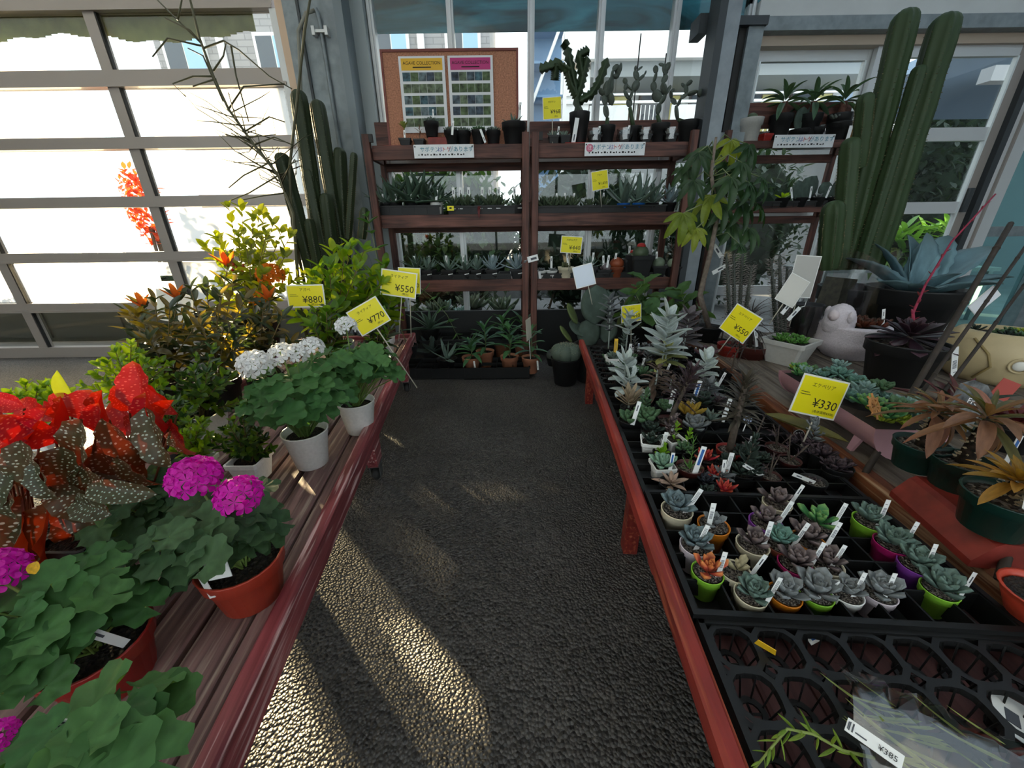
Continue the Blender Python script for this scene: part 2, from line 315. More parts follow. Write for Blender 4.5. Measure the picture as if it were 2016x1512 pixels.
# --- steel column with a conduit
col = obj('steel_column', None, None, None, 'structure', 'grey galvanised steel column between sectional door and glass front')
part('web', col, MB().bx(-1.84, -1.40, 4.05, 4.3, 0, 3.75), STEEL); part('flange', col, MB().bx(-1.40, -1.33, 3.98, 4.3, 0, 3.75), mat('steel grey blue', '#6d777c', .5, .5, .25)); part('flange', col, MB().bx(-1.33, -1.22, 4.18, 4.36, 0, 3.75), mat('steel pale', '#8f9899', .5, .5, .25))
part('groove', col, MB().bx(-1.72, -1.70, 4.03, 4.06, 0, 3.75), STEELD)
part('conduit', col, MB().tube([(-1.545, 4.03, 0), (-1.545, 4.03, 2.95), (-1.56, 4.02, 3.02)], .017, 8), STEEL, True)
part('clip', col, MB().bx(-1.60, -1.49, 4.0, 4.05, 2.86, 2.88).bx(-1.61, -1.585, 3.99, 4.05, 2.84, 2.90).bx(-1.505, -1.48, 3.99, 4.05, 2.84, 2.90), ALUL)
part('cable', col, MB().tube([(-1.56, 4.0, 3.0), (-1.62, 3.97, 2.97), (-1.70, 3.95, 2.85), (-1.74, 3.95, 2.6), (-1.82, 3.95, 2.2), (-1.9, 3.95, 1.6), (-1.95, 3.95, .9)], .014, 7), mat('grey cable', '#7a7a70', .6), True)
# --- glass front in the middle
w = obj('window_1', None, None, None, 'structure', 'tall glass front with pale aluminium mullions behind the racks')
ms_ = [-1.2, -.5, .21, .83, 1.49, 2.14]
for x in ms_: part('mullion', w, MB().bx(x - .03, x + .03, 4.28, 4.36, 0, 3.75).bx(x - .012, x + .012, 4.255, 4.28, 0, 3.75), ALUL)
for z in (.0, 1.93, 3.6):
    for i in range(5): part('transom', w, MB().bx(ms_[i] + .03, ms_[i + 1] - .03, 4.29, 4.35, z, z + (.1 if z < .1 else .07)), ALUL if z else ALU)
for i in range(5):
    for a, b in ((.1, 1.93), (2.0, 3.6)): part('pane', w, MB().bx(ms_[i] + .03, ms_[i + 1] - .03, 4.318, 4.324, a, b), GLASS)
# --- header and sliding doors on the right
h = obj('trim_1', None, None, None, 'structure', 'pale metal header panel and grey beam above sliding doors')
part('header_panel', h, MB().bx(2.17, 7, 4.22, 4.36, 2.975, 3.12), PANEL); part('beam', h, MB().bx(2.1, 7, 4.1, 4.3, 2.87, 2.965), STEEL); part('track', h, MB().bx(2.15, 7, 4.2, 4.36, 2.80, 2.87), mat('beige track', '#b9a998', .5))
for i in range(9): part('rivet', h, MB().lathe([(.001, .006), (.006, .004), (.008, 0)], 8), GASKET, mtx=T(2.5 + i * .42, 4.22, 2.99) @ Rx(R(90)))
w2 = obj('window_2', None, None, None, 'structure', 'clerestory panes above the sliding doors')
for x in (2.14, 2.95, 3.72, 4.48, 5.25, 6.0): part('mullion', w2, MB().bx(x - .03, x + .03, 4.28, 4.36, 3.12, 3.75), ALUL)
for a, b in zip((2.17, 2.98, 3.75, 4.51, 5.28), (2.92, 3.69, 4.45, 5.22, 5.97)): part('pane', w2, MB().bx(a, b, 4.318, 4.324, 3.12, 3.75), GLASS)
def slider(nm, lab, x0, x1, y, rails, st=.09):
    d = obj(nm, None, None, None, 'structure', lab)
    for a, b in ((x0, x0 + st), (x1 - st, x1)):
        part('stile', d, MB().bx(a, b, y - .025, y + .025, .02, 2.8), ALU if a > 4 else ALUL); part('bead', d, MB().bx(a + (st if a == x0 else -.016), a + (st + .016 if a == x0 else 0), y - .03, y + .01, .1, 2.72), mat('bright bead', '#dfe6e6', .3, .5, .3))
    for a, b in rails: part('rail', d, MB().bx(x0 + st, x1 - st, y - .022, y + .022, a, b), ALUL)
    for i in range(len(rails) - 1): part('pane', d, MB().bx(x0 + st, x1 - st, y - .003, y + .003, rails[i][1], rails[i + 1][0]), GLASS)
    return d
RL = [(.02, .14), (.62, .72), (1.43, 1.54), (2.07, 2.18), (2.72, 2.8)]
slider('door_2', 'sliding glass door behind the far right rack', 2.2, 3.36, 4.32, RL)
d3 = slider('door_3', 'sliding glass door behind the tall columnar cactus', 3.3, 4.68, 4.26, RL)
part('handle', d3, MB().bx(4.6, 4.64, 4.2, 4.24, 1.44, 1.66), STEELD); part('lock', d3, MB().lathe([(.001, .02), (.025, .018), (.028, 0)], 12), GASKET, mtx=T(4.63, 4.235, 1.47) @ Rx(R(90)))
w3 = obj('window_3', None, None, None, 'structure', 'fixed teal tinted glass panel beside the sliding door')
part('jamb', w3, MB().bx(4.70, 4.76, 4.2, 4.36, 0, 2.8), STEELD); part('jamb', w3, MB().bx(4.76, 4.98, 4.22, 4.36, 0, 2.8), ALUL); part('mullion', w3, MB().bx(4.82, 4.84, 4.2, 4.22, 0, 2.8), ALU)
part('pane', w3, MB().bx(4.98, 5.7, 4.318, 4.324, 1.3, 2.8), GLASST); part('jamb', w3, MB().bx(5.7, 6.1, 4.2, 4.36, 0, 2.8), STEEL); part('rail', w3, MB().bx(4.98, 5.7, 4.27, 4.35, 1.2, 1.3), STEEL); part('pane', w3, MB().bx(4.98, 5.7, 4.318, 4.324, .1, 1.2), GLASST)
part('wall_back', None, MB().bx(6.1, 8, 4.25, 4.4, 0, 3.75), PANEL, kind='structure')
# --- steel post in front of the rack end, with its door rail bracket
p = obj('steel_post', None, None, None, 'structure', 'slim grey steel post standing at the end of the middle rack')
part('web', p, MB().bx(1.70, 1.83, 3.83, 3.97, 0, 3.75), mat('post grey', '#868d92', .45, .5, .3, .15, 9)); part('flange', p, MB().bx(1.645, 1.705, 3.80, 3.99, 0, 3.75), STEELD)
br = obj('trim_2', None, None, None, 'structure', 'dark door track bracket with square posts behind the steel post')
part('arm', br, MB().bx(1.60, 2.16, 4.02, 4.16, 2.88, 2.94).bx(1.58, 1.66, 4.0, 4.18, 2.82, 2.95), STEELD); part('post', br, MB().bx(2.02, 2.15, 4.05, 4.17, 0, 2.88), STEEL); part('pipe', br, MB().tube([(1.92, 4.12, 0), (1.92, 4.12, 2.88)], .035, 10), mat('dull pipe', '#6e7375', .5, .5, .2), True); part('channel', br, MB().bx(1.96, 2.02, 4.08, 4.16, 0, 2.88), GASKET); part('bracket', br, MB().bx(1.83, 2.1, 3.95, 4.05, 2.02, 2.11), STEEL)
# --- shade cloth and valance hung outside the glass
part('shade_cloth', None, MB().bx(-1.25, 7.5, 4.52, 4.53, 3.04, 3.9), TEAL, label='teal shade cloth hung outside along the top of the glass', kind='structure')
OL = mat('olive canvas', '#6f7548', .85, .2, 0, .35, 6)
mb = MB()
for i in range(112):
    x = -9 + i * .06; mb.bx(x, x + .06, 4.40, 4.41, 2.99 - .03 * math.sin(i * .21) - .012 * math.sin(i * .9), 3.6)
part('awning_valance', None, mb, OL, label='olive green canvas valance outside above the sectional door', kind='structure')
# ================================================================== outside
WB = mat('white wall', '#e3e4e2', .8, .3, 0, .05, 2); WS = mat('white render', '#f0f0ee', .8, .3); DW = mat('dark window', '#3c4650', .15, .6); SKYP = mat('sky blue window', '#8fb7e0', .1, .6)
def brickmat():
    k = NT('pale brick'); b = k.n('ShaderNodeBsdfPrincipled'); tc = k.n('ShaderNodeTexCoord'); br = k.n('ShaderNodeTexBrick'); mp = k.n('ShaderNodeMapping'); mp.inputs['Rotation'].default_value = (R(90), 0, 0)
    k.l(tc.outputs['Object'], mp.inputs[0]); k.l(mp.outputs[0], br.inputs['Vector']); br.inputs['Color1'].default_value = (.27, .27, .28, 1); br.inputs['Color2'].default_value = (.32, .315, .32, 1); br.inputs['Mortar'].default_value = (.2, .2, .21, 1)
    br.inputs['Scale'].default_value = 1; br.inputs['Brick Width'].default_value = .3; br.inputs['Row Height'].default_value = .09; br.inputs['Mortar Size'].default_value = .008
    k.l(br.outputs[0], b.inputs['Base Color']); b.inputs['Roughness'].default_value = .8; k.l(b.outputs[0], k.out.inputs[0]); return k.m
t = thing('brick_house', 'pale grey brick house outside behind the sectional door', 'building', (-3.2, 8.1, 0))
part('wall', t, MB().bx(-2.75, 2.9, 0, 4, 0, 6.4), brickmat())
for i, (x, z, wd_, ht) in enumerate(((-2.55, 3.75, .62, .85), (-1.0, 3.75, .55, .6), (-.3, 3.9, .4, .5), (1.0, 3.6, .5, .9), (2.2, 3.7, .5, .7))):
    f = part('window', t, MB().bx(x - .05, x + wd_ + .05, -.05, .03, z - .05, z + ht + .05), WS); part('pane', f, MB().bx(x, x + wd_ / 2 - .01, -.06, -.04, z, z + ht), DW); part('pane', f, MB().bx(x + wd_ / 2 + .01, x + wd_, -.06, -.04, z, z + ht), SKYP)
for x in (1.75, -1.6): part('downpipe', t, MB().tube([(x, -.06, 0), (x, -.06, 6.3)], .06, 8), WS, True)
part('eave', t, MB().bx(-2.85, 3.1, -.3, 4.2, 6.4, 6.55), mat('roof grey', '#6b6d70', .7))
t = thing('apartment_block', 'white apartment block with railed balcony seen through the glass front', 'building', (4.6, 12.5, 0))
part('wall', t, MB().bx(-3.6, 5.5, 1.2, 6, 0, 7), WB); part('wall', t, MB().bx(-3.6, -2.4, -.05, 1.2, 0, 5.2), WS)
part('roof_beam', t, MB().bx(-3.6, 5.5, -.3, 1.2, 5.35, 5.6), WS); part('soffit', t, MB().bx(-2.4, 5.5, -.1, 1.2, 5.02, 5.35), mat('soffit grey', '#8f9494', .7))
for i in range(5):
    f = part('window', t, MB().bx(-2.2 + i * 1.5, -.95 + i * 1.5, 1.12, 1.22, 3.9, 4.95), mat('brown frame', '#5b4a44', .6)); part('pane', f, MB().bx(-2.15 + i * 1.5, -1.6 + i * 1.5, 1.08, 1.14, 3.95, 4.9), DW); part('pane', f, MB().bx(-1.55 + i * 1.5, -1.0 + i * 1.5, 1.08, 1.14, 3.95, 4.9), mat('warm yellow curtain', '#d9cf86', .7))  # right pane of each pair is a flat warm yellow
part('balcony_slab', t, MB().bx(-3.6, 5.5, -.15, 1.2, 3.45, 3.62), WS)
for i in range(7):
    x = -2.4 + i * 1.12
    if i in (1, 4):
        for j in range(9): part('baluster', t, MB().bx(x + .06 + j * .12, x + .08 + j * .12, -.06, -.04, 3.62, 4.4), WS)
    else: part('balcony_panel', t, MB().bx(x + .02, x + 1.09, -.08, -.04, 3.66, 4.4), WB)
part('handrail', t, MB().bx(-3.6, 5.5, -.1, -.04, 4.44, 4.5), WS); part('handrail', t, MB().bx(-3.6, 5.5, -.1, -.04, 4.62, 4.66), WS)
part('wall', t, MB().bx(-3.6, 5.5, -.02, 1.1, 0, 3.3), mat('grey concrete', '#8a8d8e', .8, .3, 0, .1, 2))
t = thing('blue_steel_stair', 'blue grey steel stair tower beside the white apartment block', 'stair', (.75, 9.3, 0))
for x in (-.32, .36): part('post', t, MB().bx(x, x + .07, 0, .08, 0, 5.6), WS)
BLU = mat('blue grey mesh', '#6f8fae', .6, .4)
for i in range(9): part('tread', t, MB().bx(-.25, .36, .05, .5, .5 + i * .55, .54 + i * .55), BLU)
part('brace', t, MB().tube([(-.3, -.02, 3.6), (.4, -.02, 5.2)], .03, 6), WS); part('mesh_panel', t, MB().bx(-.25, .36, .5, .52, 0, 5.4), BLU)
t = thing('carport', 'dark roofed carport with grey posts beyond the sliding door', 'carport', (10.2, 7.6, 0))
part('roof', t, MB().add([(-2.6, -.5, 4.25), (2.5, -.5, 4.25), (2.5, 4, 4.0), (-2.6, 4, 4.0), (-2.6, -.5, 4.05), (2.5, -.5, 4.05), (2.5, 4, 3.8), (-2.6, 4, 3.8)], [(0, 1, 2, 3), (7, 6, 5, 4), (0, 4, 5, 1), (3, 2, 6, 7), (0, 3, 7, 4), (1, 5, 6, 2)]), mat('carport blue grey', '#8fa6bf', .4))
for x in (-1.9, 0, 1.9): part('post', t, MB().bx(x, x + .12, 0, .12, 0, 4.05), ALUL)
part('back_wall', t, MB().bx(-.9, 2.5, 1.0, 1.1, 0, 3.8), mat('carport shade grey', '#5c6166', .7)); part('beam', t, MB().bx(-2.6, 2.5, -.3, -.1, 3.4, 3.6), mat('carport beam', '#8b9095', .6))
# ================================================================== benches and racks
REDP = woodmat('worn red paint', '#66282d', '#944a4d', .42, 1, '#d0aca8', .35); REDR = woodmat('brick red paint', '#7a2420', '#93352c', .45, 1, '#a8593f', .3)
SLAT = woodmat('weathered red brown slat', '#4e3a38', '#8c6c68', .6, .8, '#a08c80', .4); RACK = woodmat('dark stained pine', '#38221d', '#6c453b', .55, .9, None, .3)
DECK = woodmat('grey weathered plank', '#4a413a', '#7d7266', .75, .9, None, .5); BEAM = woodmat('orange brown timber', '#4c2416', '#7d4a2c', .55, .8, '#9a7a5e', .35)
PINKW = woodmat('dusty pink board', '#3d2526', '#5e3c3b', .7, .8, None, .3)
def along(a, b):                                # frame with X from a to b
    return math.atan2(b[1] - a[1], b[0] - a[0])
def plk(name, par, x0, y, z, L, W, H, m, c=.006, rz=0, label=None):
    return part(name, par, MB().plank(L, W, H, c), m, mtx=T(x0, y, z) @ Rz(rz), label=label)
# --- left bench
LA = math.atan2(.9936, -.113); LO = Vector((-.450, -.642, 0)); LL = 3.95; ZL = .455
lb = thing('plant_bench', 'slatted wooden bench with worn red rail under the geraniums', 'bench', LO, LA)
plk('rail', lb, 0, -.022, .5, LL, .044, .105, REDP, .008, label='worn dark red edge rail')
plk('slat', lb, .02, .033, ZL, LL - .04, .05, .03, SLAT)
for i in range(7): plk('slat', lb, .02 + rnd(0, .02), .118 + i * .118, ZL, LL - .06, .104, .03, SLAT)
plk('end_rail', lb, LL, .0, .49, .88, .04, .1, REDP, .006, R(90)); plk('end_rail', lb, .0, 0, .49, .88, .04, .1, REDP, .006, R(90))
plk('rail', lb, 0, .905, .5, LL, .044, .105, REDP, .008)
for s in (.25, 1.35, 2.51, 3.7): plk('crossbeam', lb, s, .04, .424, .84, .06, .07, REDP, .005, R(90))
CAST = mat('dull caster metal', '#5b5c5b', .5, .5, .5)
for s, yy in ((.95, .05), (2.51, .06), (3.8, .06), (.5, .82), (2.51, .82), (3.8, .82)):
    l = part('leg', lb, MB().add([(-.06, -.025, .40), (.1, -.025, .40), (.06, -.025, .11), (-.05, -.025, .11), (-.06, .03, .40), (.1, .03, .40), (.06, .03, .11), (-.05, .03, .11)], [(0, 3, 2, 1), (4, 5, 6, 7), (0, 4, 7, 3), (1, 2, 6, 5), (3, 7, 6, 2), (0, 1, 5, 4)]), REDP, mtx=T(s, yy, 0))
    part('caster', l, MB().bx(-.04, .045, -.03, .035, .1, .112).bx(-.02, .03, -.025, -.02, .03, .1).bx(-.02, .03, .025, .03, .03, .1).lathe([(.001, -.016), (.035, -.016), (.04, 0), (.035, .016), (.001, .016)], 12) if False else MB().bx(-.04, .045, -.03, .035, .1, .112).bx(-.025, .03, -.028, -.022, .03, .1).bx(-.025, .03, .026, .032, .03, .1), CAST)
    part('wheel', l, MB().lathe([(.001, -.018), (.03, -.018), (.038, -.01), (.038, .01), (.03, .018), (.001, .018)], 14), mat('caster rubber', '#2a2a2a', .7), True, T(.0, .002, .04) @ Rx(R(90)))
# --- right bench
RA = math.atan2(.9972, .0744); RO = Vector((.594, 2.995, 0)) - Vector((.0744, .9972, 0)) * 3.7; ZR = .42
rb = thing('display_bench', 'low wooden bench with brick red rail carrying black trays of succulents', 'bench', RO, RA)
plk('rail', rb, 0, .02, .5, 3.7, .042, .062, REDR, .01, label='brick red edge rail')
for i in range(7): plk('plank', rb, .01, -.06 - i * .116, ZR, 3.68, .112, .03, PINKW)
for s in (.3, 1.6, 2.9): plk('crossbeam', rb, s, -.8, .388, .8, .06, .06, REDR, .005, R(90))
for s in (.3, 2.0, 3.55):
    for yy in (-.05, -.74): part('leg', rb, MB().bx(-.03, .03, -.03, .03, 0, .33), REDR, mtx=T(s, yy, 0))
# --- deck behind it
db = thing('plank_deck', 'grey weathered plank deck with orange brown front timber behind the trays', 'bench', RO, RA)
plk('front_timber', db, .0, -.85, .505, 3.9, .06, .11, BEAM, .012, label='rounded orange brown timber'); ZD = .5
for i in range(20): plk('plank', db, rnd(0, .02), -.94 - i * .117, ZD, 3.95, .113, .03, DECK)
for s in (.2, 1.9, 3.6):
    plk('crossbeam', db, s, -3.2, .468, 2.3, .06, .07, DECK, .005, R(90))
    for yy in (-.9, -2.0, -3.1): part('leg', db, MB().bx(-.04, .04, -.04, .04, 0, .4), DECK, mtx=T(s, yy, 0))
def rb2w(s, y): return RO + Vector((.0744, .9972, 0)) * s + Vector((-.9972, .0744, 0)) * y
# --- racks
def rack(label, x0, x1, y0, dep, lips, top, m=RACK, lipw=.11, pw=.06, low=True):
    t = thing('display_rack', label, 'rack', (x0, y0, 0)); W = x1 - x0
    up = Ry(R(-90))
    for x in (pw / 2, W - pw / 2):
        part('post', t, MB().plank(lips[0] + .075, .045, pw, .004), m, mtx=T(x - pw / 2, .0, 0) @ Ry(R(-90)))
        part('post', t, MB().plank(top, .045, pw, .004), m, mtx=T(x - pw / 2, dep + .045, 0) @ Ry(R(-90)))
        for z in lips: plk('side_rail', t, x, .05, z - .03, dep - .05, .03, .07, m, .003, R(90))
    for z in lips:
        part('lip_board', t, MB().plank(W - 2 * pw, lipw, .028, .004), m, mtx=T(pw, .03, z - lipw / 2) @ Rx(R(90)))
        n = max(2, int(dep / .14))
        for i in range(n): plk('shelf_board', t, .01, .075 + (i + .5) * (dep - .085) / n, z - .012, W - .02, (dep - .085) / n - .012, .022, m, .003)
        part('back_rail', t, MB().plank(W - 2 * pw, .07, .025, .003), m, mtx=T(pw, dep + .02, z - .12) @ Rx(R(90)))
    part('back_board', t, MB().plank(W, .2, .022, .004), m, mtx=T(0, dep + .0, top - .1) @ Rx(R(90)))
    return t
YR = 3.75; TIER = (2.015, 1.468, .888)
rk1 = rack('dark stained wooden rack carrying the cork board', -1.235, .172, YR, .38, TIER, 2.26)
rk2 = rack('dark stained wooden rack beside the slim steel post', .196, 1.60, YR, .38, TIER, 2.25)
for t_, W in ((rk1, 1.407), (rk2, 1.404)): part('wire_hook', t_, MB().bx(.02, .09, -.02, 0, 2.03, 2.09), GASKET)
rk3 = rack('smaller dark rack in front of the sliding doors', 1.92, 3.13, 3.93, .2, (2.045, 1.51), 2.37, RACK, .06, .05)
zt = [z - .012 for z in TIER]                     # shelf tops
# cross bars low at the back of the racks
# ================================================================== plant kit
PROF = {'lance': lambda t: (t ** .6) * (1 - t) ** .75, 'ovate': lambda t: (t ** .45) * (1 - t) ** .6, 'spat': lambda t: (t ** 1.0) * (1 - t) ** .34 + .06 * (1 - t),
        'agave': lambda t: (.62 + .7 * t) * (1 - t) ** .75, 'strap': lambda t: min(1, .5 + 3 * t) * (1 - t ** 3) ** .8, 'round': lambda t: max(0, 1 - (2 * t - 1) ** 2) ** .5, 'needle': lambda t: min(1, 6 * t) * (1 - t * .8)}
LM = {}
def leafmesh(shape, w, m, curl=0., fold=.15, thick=0., seg=7, cols=2, wave=0., tipcurl=0., serr=0.):
    """unit leaf, base at 0, along +Y, top +Z; w = width / length"""
    key = (shape, w, m.name, curl, fold, thick, seg, cols, wave, tipcurl, serr)
    if key in LM: return LM[key]
    pf = PROF[shape]; mx = max(pf(i / 50) for i in range(1, 50)); v = []; uv = []; y = z = 0; rows = []
    ang = 0
    for i in range(seg + 1):
        t = i / seg; hw = w / 2 * pf(min(max(t, .002), .999)) / mx
        if i == seg: hw = .002
        if serr and 0 < i < seg: hw *= 1 + (serr if i % 2 else -serr)
        a = curl * t + tipcurl * max(0, t - .55) * 2
        if i: y += math.cos(a) / seg; z += math.sin(a) / seg
        r = []
        if thick:
            n = 8
            for j in range(n):
                q = 2 * math.pi * j / n; cx, cz = math.cos(q), math.sin(q)
                zz = cz * thick * (pf(min(max(t, .06), .97)) / mx) ** .6 * (.55 if cz > 0 else 1) + fold * hw * abs(cx)
                r.append(len(v)); v.append((hw * cx, y - math.sin(a) * zz, z + math.cos(a) * zz)); uv.append((.5 + cx * hw / w, t))
        else:
            for j in range(-cols, cols + 1):
                q = j / cols; zz = fold * abs(q) * hw * 2 + wave * math.sin(t * 19 + (2 if j < 0 else 0)) * abs(q) * hw
                r.append(len(v)); v.append((hw * q, y - math.sin(a) * zz, z + math.cos(a) * zz)); uv.append((.5 + q * hw / w, t))
        rows.append(r)
    f = []; n = len(rows[0])
    for i in range(seg):
        for j in range(n if thick else n - 1): f.append((rows[i][j], rows[i][(j + 1) % n], rows[i + 1][(j + 1) % n], rows[i + 1][j]))
    mb = MB(); mb.add(v, f); LM[key] = mb.mesh('leaf', m, True, uv); return LM[key]
def ruffled(m, seed=0, lobes=7, depth=.2, ruff=.13, cup=.3, nrad=3, nang=28):
    """round lobed geranium leaf, stalk joint at 0, in the XY plane"""
    key = ('ruf', m.name, seed, lobes, cup)
    if key in LM: return LM[key]
    rr = random.Random(seed); ph = rr.uniform(0, 6); v = [(0, 0, 0)]; uv = [(.5, .5)]
    for i in range(1, nrad + 1):
        s = i / nrad
        for j in range(nang):
            a = -math.pi / 2 + .16 + (2 * math.pi - .32) * j / (nang - 1)
            q = 1 - depth * (.5 - .5 * math.cos(a * lobes + ph)) * s * s + rr.uniform(-.02, .02) * s
            rad = s * q; z = cup * s * s * .5 + ruff * s * s * math.sin(a * lobes + ph) * .8 + rr.uniform(-.012, .012)
            v.append((rad * math.cos(a), rad * math.sin(a) + .25 * s, z)); uv.append((.5 + .5 * rad * math.cos(a), .5 + .5 * rad * math.sin(a)))
    f = [(0, 1 + j, 2 + j) for j in range(nang - 1)]
    for i in range(nrad - 1):
        for j in range(nang - 1): a = 1 + i * nang + j; f.append((a, a + nang, a + nang + 1, a + 1))
    LM[key] = MB().add(v, f).mesh('leaf', m, True, uv); return LM[key]
def lmtx(p, az, el, sc, roll=0.): return T(p) @ Rz(az) @ Rx(el) @ Ry(roll) @ S(sc)
GA = R(137.508)
def lf2(t, inv, b, tip, wpx, y0, y1, me, w0=.5, face=(0, -.7, .6), name='leaf'):
    """leaf from a base point to a tip point seen in the photo, its face turned the given way"""
    A, B = aty(*b, y0), aty(*tip, y1); d = B - A; L = d.length; Yv = d.normalized(); Zv = Vector(face); Zv = (Zv - Yv * Zv.dot(Yv)).normalized(); Xv = Yv.cross(Zv); sx = wpx * mpx(A.lerp(B, .5)) / w0
    M_ = Matrix(((Xv.x * sx, Yv.x * L, Zv.x * L, A.x), (Xv.y * sx, Yv.y * L, Zv.y * L, A.y), (Xv.z * sx, Yv.z * L, Zv.z * L, A.z), (0, 0, 0, 1))); return obj(name, me, t, inv @ M_)
def rosette(t, c, Rr, me, n, e0=8, e1=82, inner=.35, pw=1.0, jit=.1, tilt=None, base=.08, name='leaf', scale_z=1):
    me = me if isinstance(me, list) else [me]; a0 = rnd(0, 6)
    for i in range(n):
        f = i / max(1, n - 1); el = R(lerp(e0, e1, f ** pw) + rnd(-6, 6)); sc = Rr * lerp(1, inner, f ** 1.2) * rnd(1 - jit, 1 + jit); az = a0 + i * GA
        p = Vector((-math.sin(az) * base * Rr * (1 - f), math.cos(az) * base * Rr * (1 - f), f * Rr * .12 * scale_z))
        m = lmtx(p, az, el, sc)
        if tilt: m = tilt @ m
        obj(name, random.choice(me), t, T(c) @ m)
def path_pt(pts, f):
    f = max(0, min(.9999, f)) * (len(pts) - 1); i = int(f); q = f - i; a, b = Vector(pts[i]), Vector(pts[i + 1]); return a.lerp(b, q), (b - a).normalized()
def frame(d):                                    # rotation taking +Z to d
    return Vector(d).to_track_quat('Z', 'Y').to_matrix().to_4x4()
def stemleaf(t, pts, r, me, n, L, el=(10, 60), f0=.1, mstem=None, jit=.2, pairs=False, shrink=.4, tuft=0, name='leaf', whorl=0, sname='stem'):
    me = me if isinstance(me, list) else [me]; N = len(pts)
    part(sname, t, MB().tube(pts, [lerp(r, r * .55, i / (N - 1)) for i in range(N)], 6), mstem, True)
    a0 = rnd(0, 6)
    for i in range(n):
        f = lerp(f0, 1, (i + .5) / n); p, d = path_pt(pts, f); q = frame(d); sc = L * lerp(1, 1 - shrink, f ** 2) * rnd(1 - jit, 1 + jit)
        k = 2 if pairs else (whorl or 1)
        for j in range(k):
            az = a0 + (i * R(90) + j * math.pi if pairs else (i * .6 + j * 2 * math.pi / k if whorl else i * GA))
            obj(name, random.choice(me), t, T(p) @ q @ Rz(az + rnd(-.15, .15)) @ Rx(R(lerp(el[0], el[1], f) + rnd(-8, 8))) @ S(sc))
    if tuft:
        p, d = path_pt(pts, 1)
        for i in range(tuft): obj(name, random.choice(me), t, T(p) @ frame(d) @ Rz(i * GA) @ Rx(R(lerp(25, 80, i / tuft))) @ S(L * rnd(.5, .8)))
# ------------------------------------------------------------------ pots
PM = {}
PCOL = dict(cream='#e6dcc0', orange='#d9811f', purple='#8e44ad', lime='#8cc63a', white='#f1f1ee', pinkw='#ddcfd8', magenta='#b3206a', terra='#8a4a34', black='#17181a', red='#9a231d', redor='#b8402c', green='#12362f', clay='#b0765a', brown='#4a1f1b', yellow='#c9912a', blue='#1b5fae', greyw='#b9b8b3', bluew='#aebbd0')
def pcol(c): return mat('pot ' + c, PCOL[c], .38 if c not in ('clay', 'black') else .55, .5, 0, .06, 8)
def potmesh(kind, hr, c):
    key = (kind, round(hr, 2), c)
    if key in PM: return PM[key]
    m = pcol(c); h = hr; mb = MB()
    if kind == 'square':
        def sq(r, z, k=.15): return [(sx * r * (1 - (k if (i + 1) % 2 else 0)), sy * r * (1 - (0 if (i + 1) % 2 else k)), z) for i, (sx, sy) in enumerate(((1, -1), (1, -1), (1, 1), (1, 1), (-1, 1), (-1, 1), (-1, -1), (-1, -1)))]
        def ring(r, z):
            k = .12; q = [(r, -r + k * r), (r, r - k * r), (r - k * r, r), (-r + k * r, r), (-r, r - k * r), (-r, -r + k * r), (-r + k * r, -r), (r - k * r, -r)]; return [(a, b, z) for a, b in q]
        rs = [ring(.62, 0), ring(.84, h * .82), ring(.92, h * .82), ring(.94, h), ring(.84, h), ring(.78, h * .8)]
        v = [p for r in rs for p in r]; f = [(i * 8 + j, i * 8 + (j + 1) % 8, (i + 1) * 8 + (j + 1) % 8, (i + 1) * 8 + j) for i in range(5) for j in range(8)] + [tuple(range(7, -1, -1))]
        mb.add(v, f)
    else:
        if kind == 'slit': pr = [(.001, 0), (.66, 0), (.70, .02 * h), (.93, h * .86), (.955, h * .87), (.97, h), (1, h * 1.01), (1, h * 1.03), (.94, h * 1.03), (.92, h * .9), (.8, h * .85)]
        elif kind == 'bowl': pr = [(.001, 0), (.5, 0), (.62, .05 * h), (.9, h * .7), (1.0, h * .97), (1.06, h), (1.05, h * 1.03), (.95, h), (.9, h * .8)]
        else: pr = [(.001, 0), (.68, 0), (.71, .02 * h), (.87, h * .72), (.95, h * .735), (.97, h * .97), (1, h), (.93, h), (.9, h * .84), (.84, h * .8)]
        mb.lathe(pr, 22)
    PM[key] = mb.mesh('pot', m, kind != 'square'); return PM[key]
def soilmat(nm, a, b, sc=60):
    k = NT(nm); p = k.n('ShaderNodeBsdfPrincipled'); tc = k.n('ShaderNodeTexCoord'); vo = k.n('ShaderNodeTexVoronoi'); vo.inputs['Scale'].default_value = sc; k.l(tc.outputs['Object'], vo.inputs['Vector'])
    rp = k.n('ShaderNodeValToRGB'); k.l(vo.outputs['Color'], rp.inputs[0]); rp.color_ramp.elements[0].color = (*lin(a), 1); rp.color_ramp.elements[1].color = (*lin(b), 1); rp.color_ramp.elements[0].position = .35
    k.l(rp.outputs[0], p.inputs['Base Color']); p.inputs['Roughness'].default_value = .9; bump(k, p, vo.outputs['Distance'], .8, .1); k.l(p.outputs[0], k.out.inputs[0]); return k.m
SOIL = soilmat('dark soil', '#17120e', '#4a3d30', 9); GRIT = soilmat('gritty soil', '#2c2018', '#c9bcae', 8)
DISC = {}
def soil(t, r, z, m=None):
    m = m or SOIL
    if m.name not in DISC: DISC[m.name] = MB().add([(0, 0, .07)] + [(math.cos(2 * math.pi * j / 14), math.sin(2 * math.pi * j / 14), 0) for j in range(14)], [(0, 1 + j, 1 + (j + 1) % 14) for j in range(14)]).mesh('soil', m, True)
    obj('soil', DISC[m.name], t, T(0, 0, z) @ S(r))
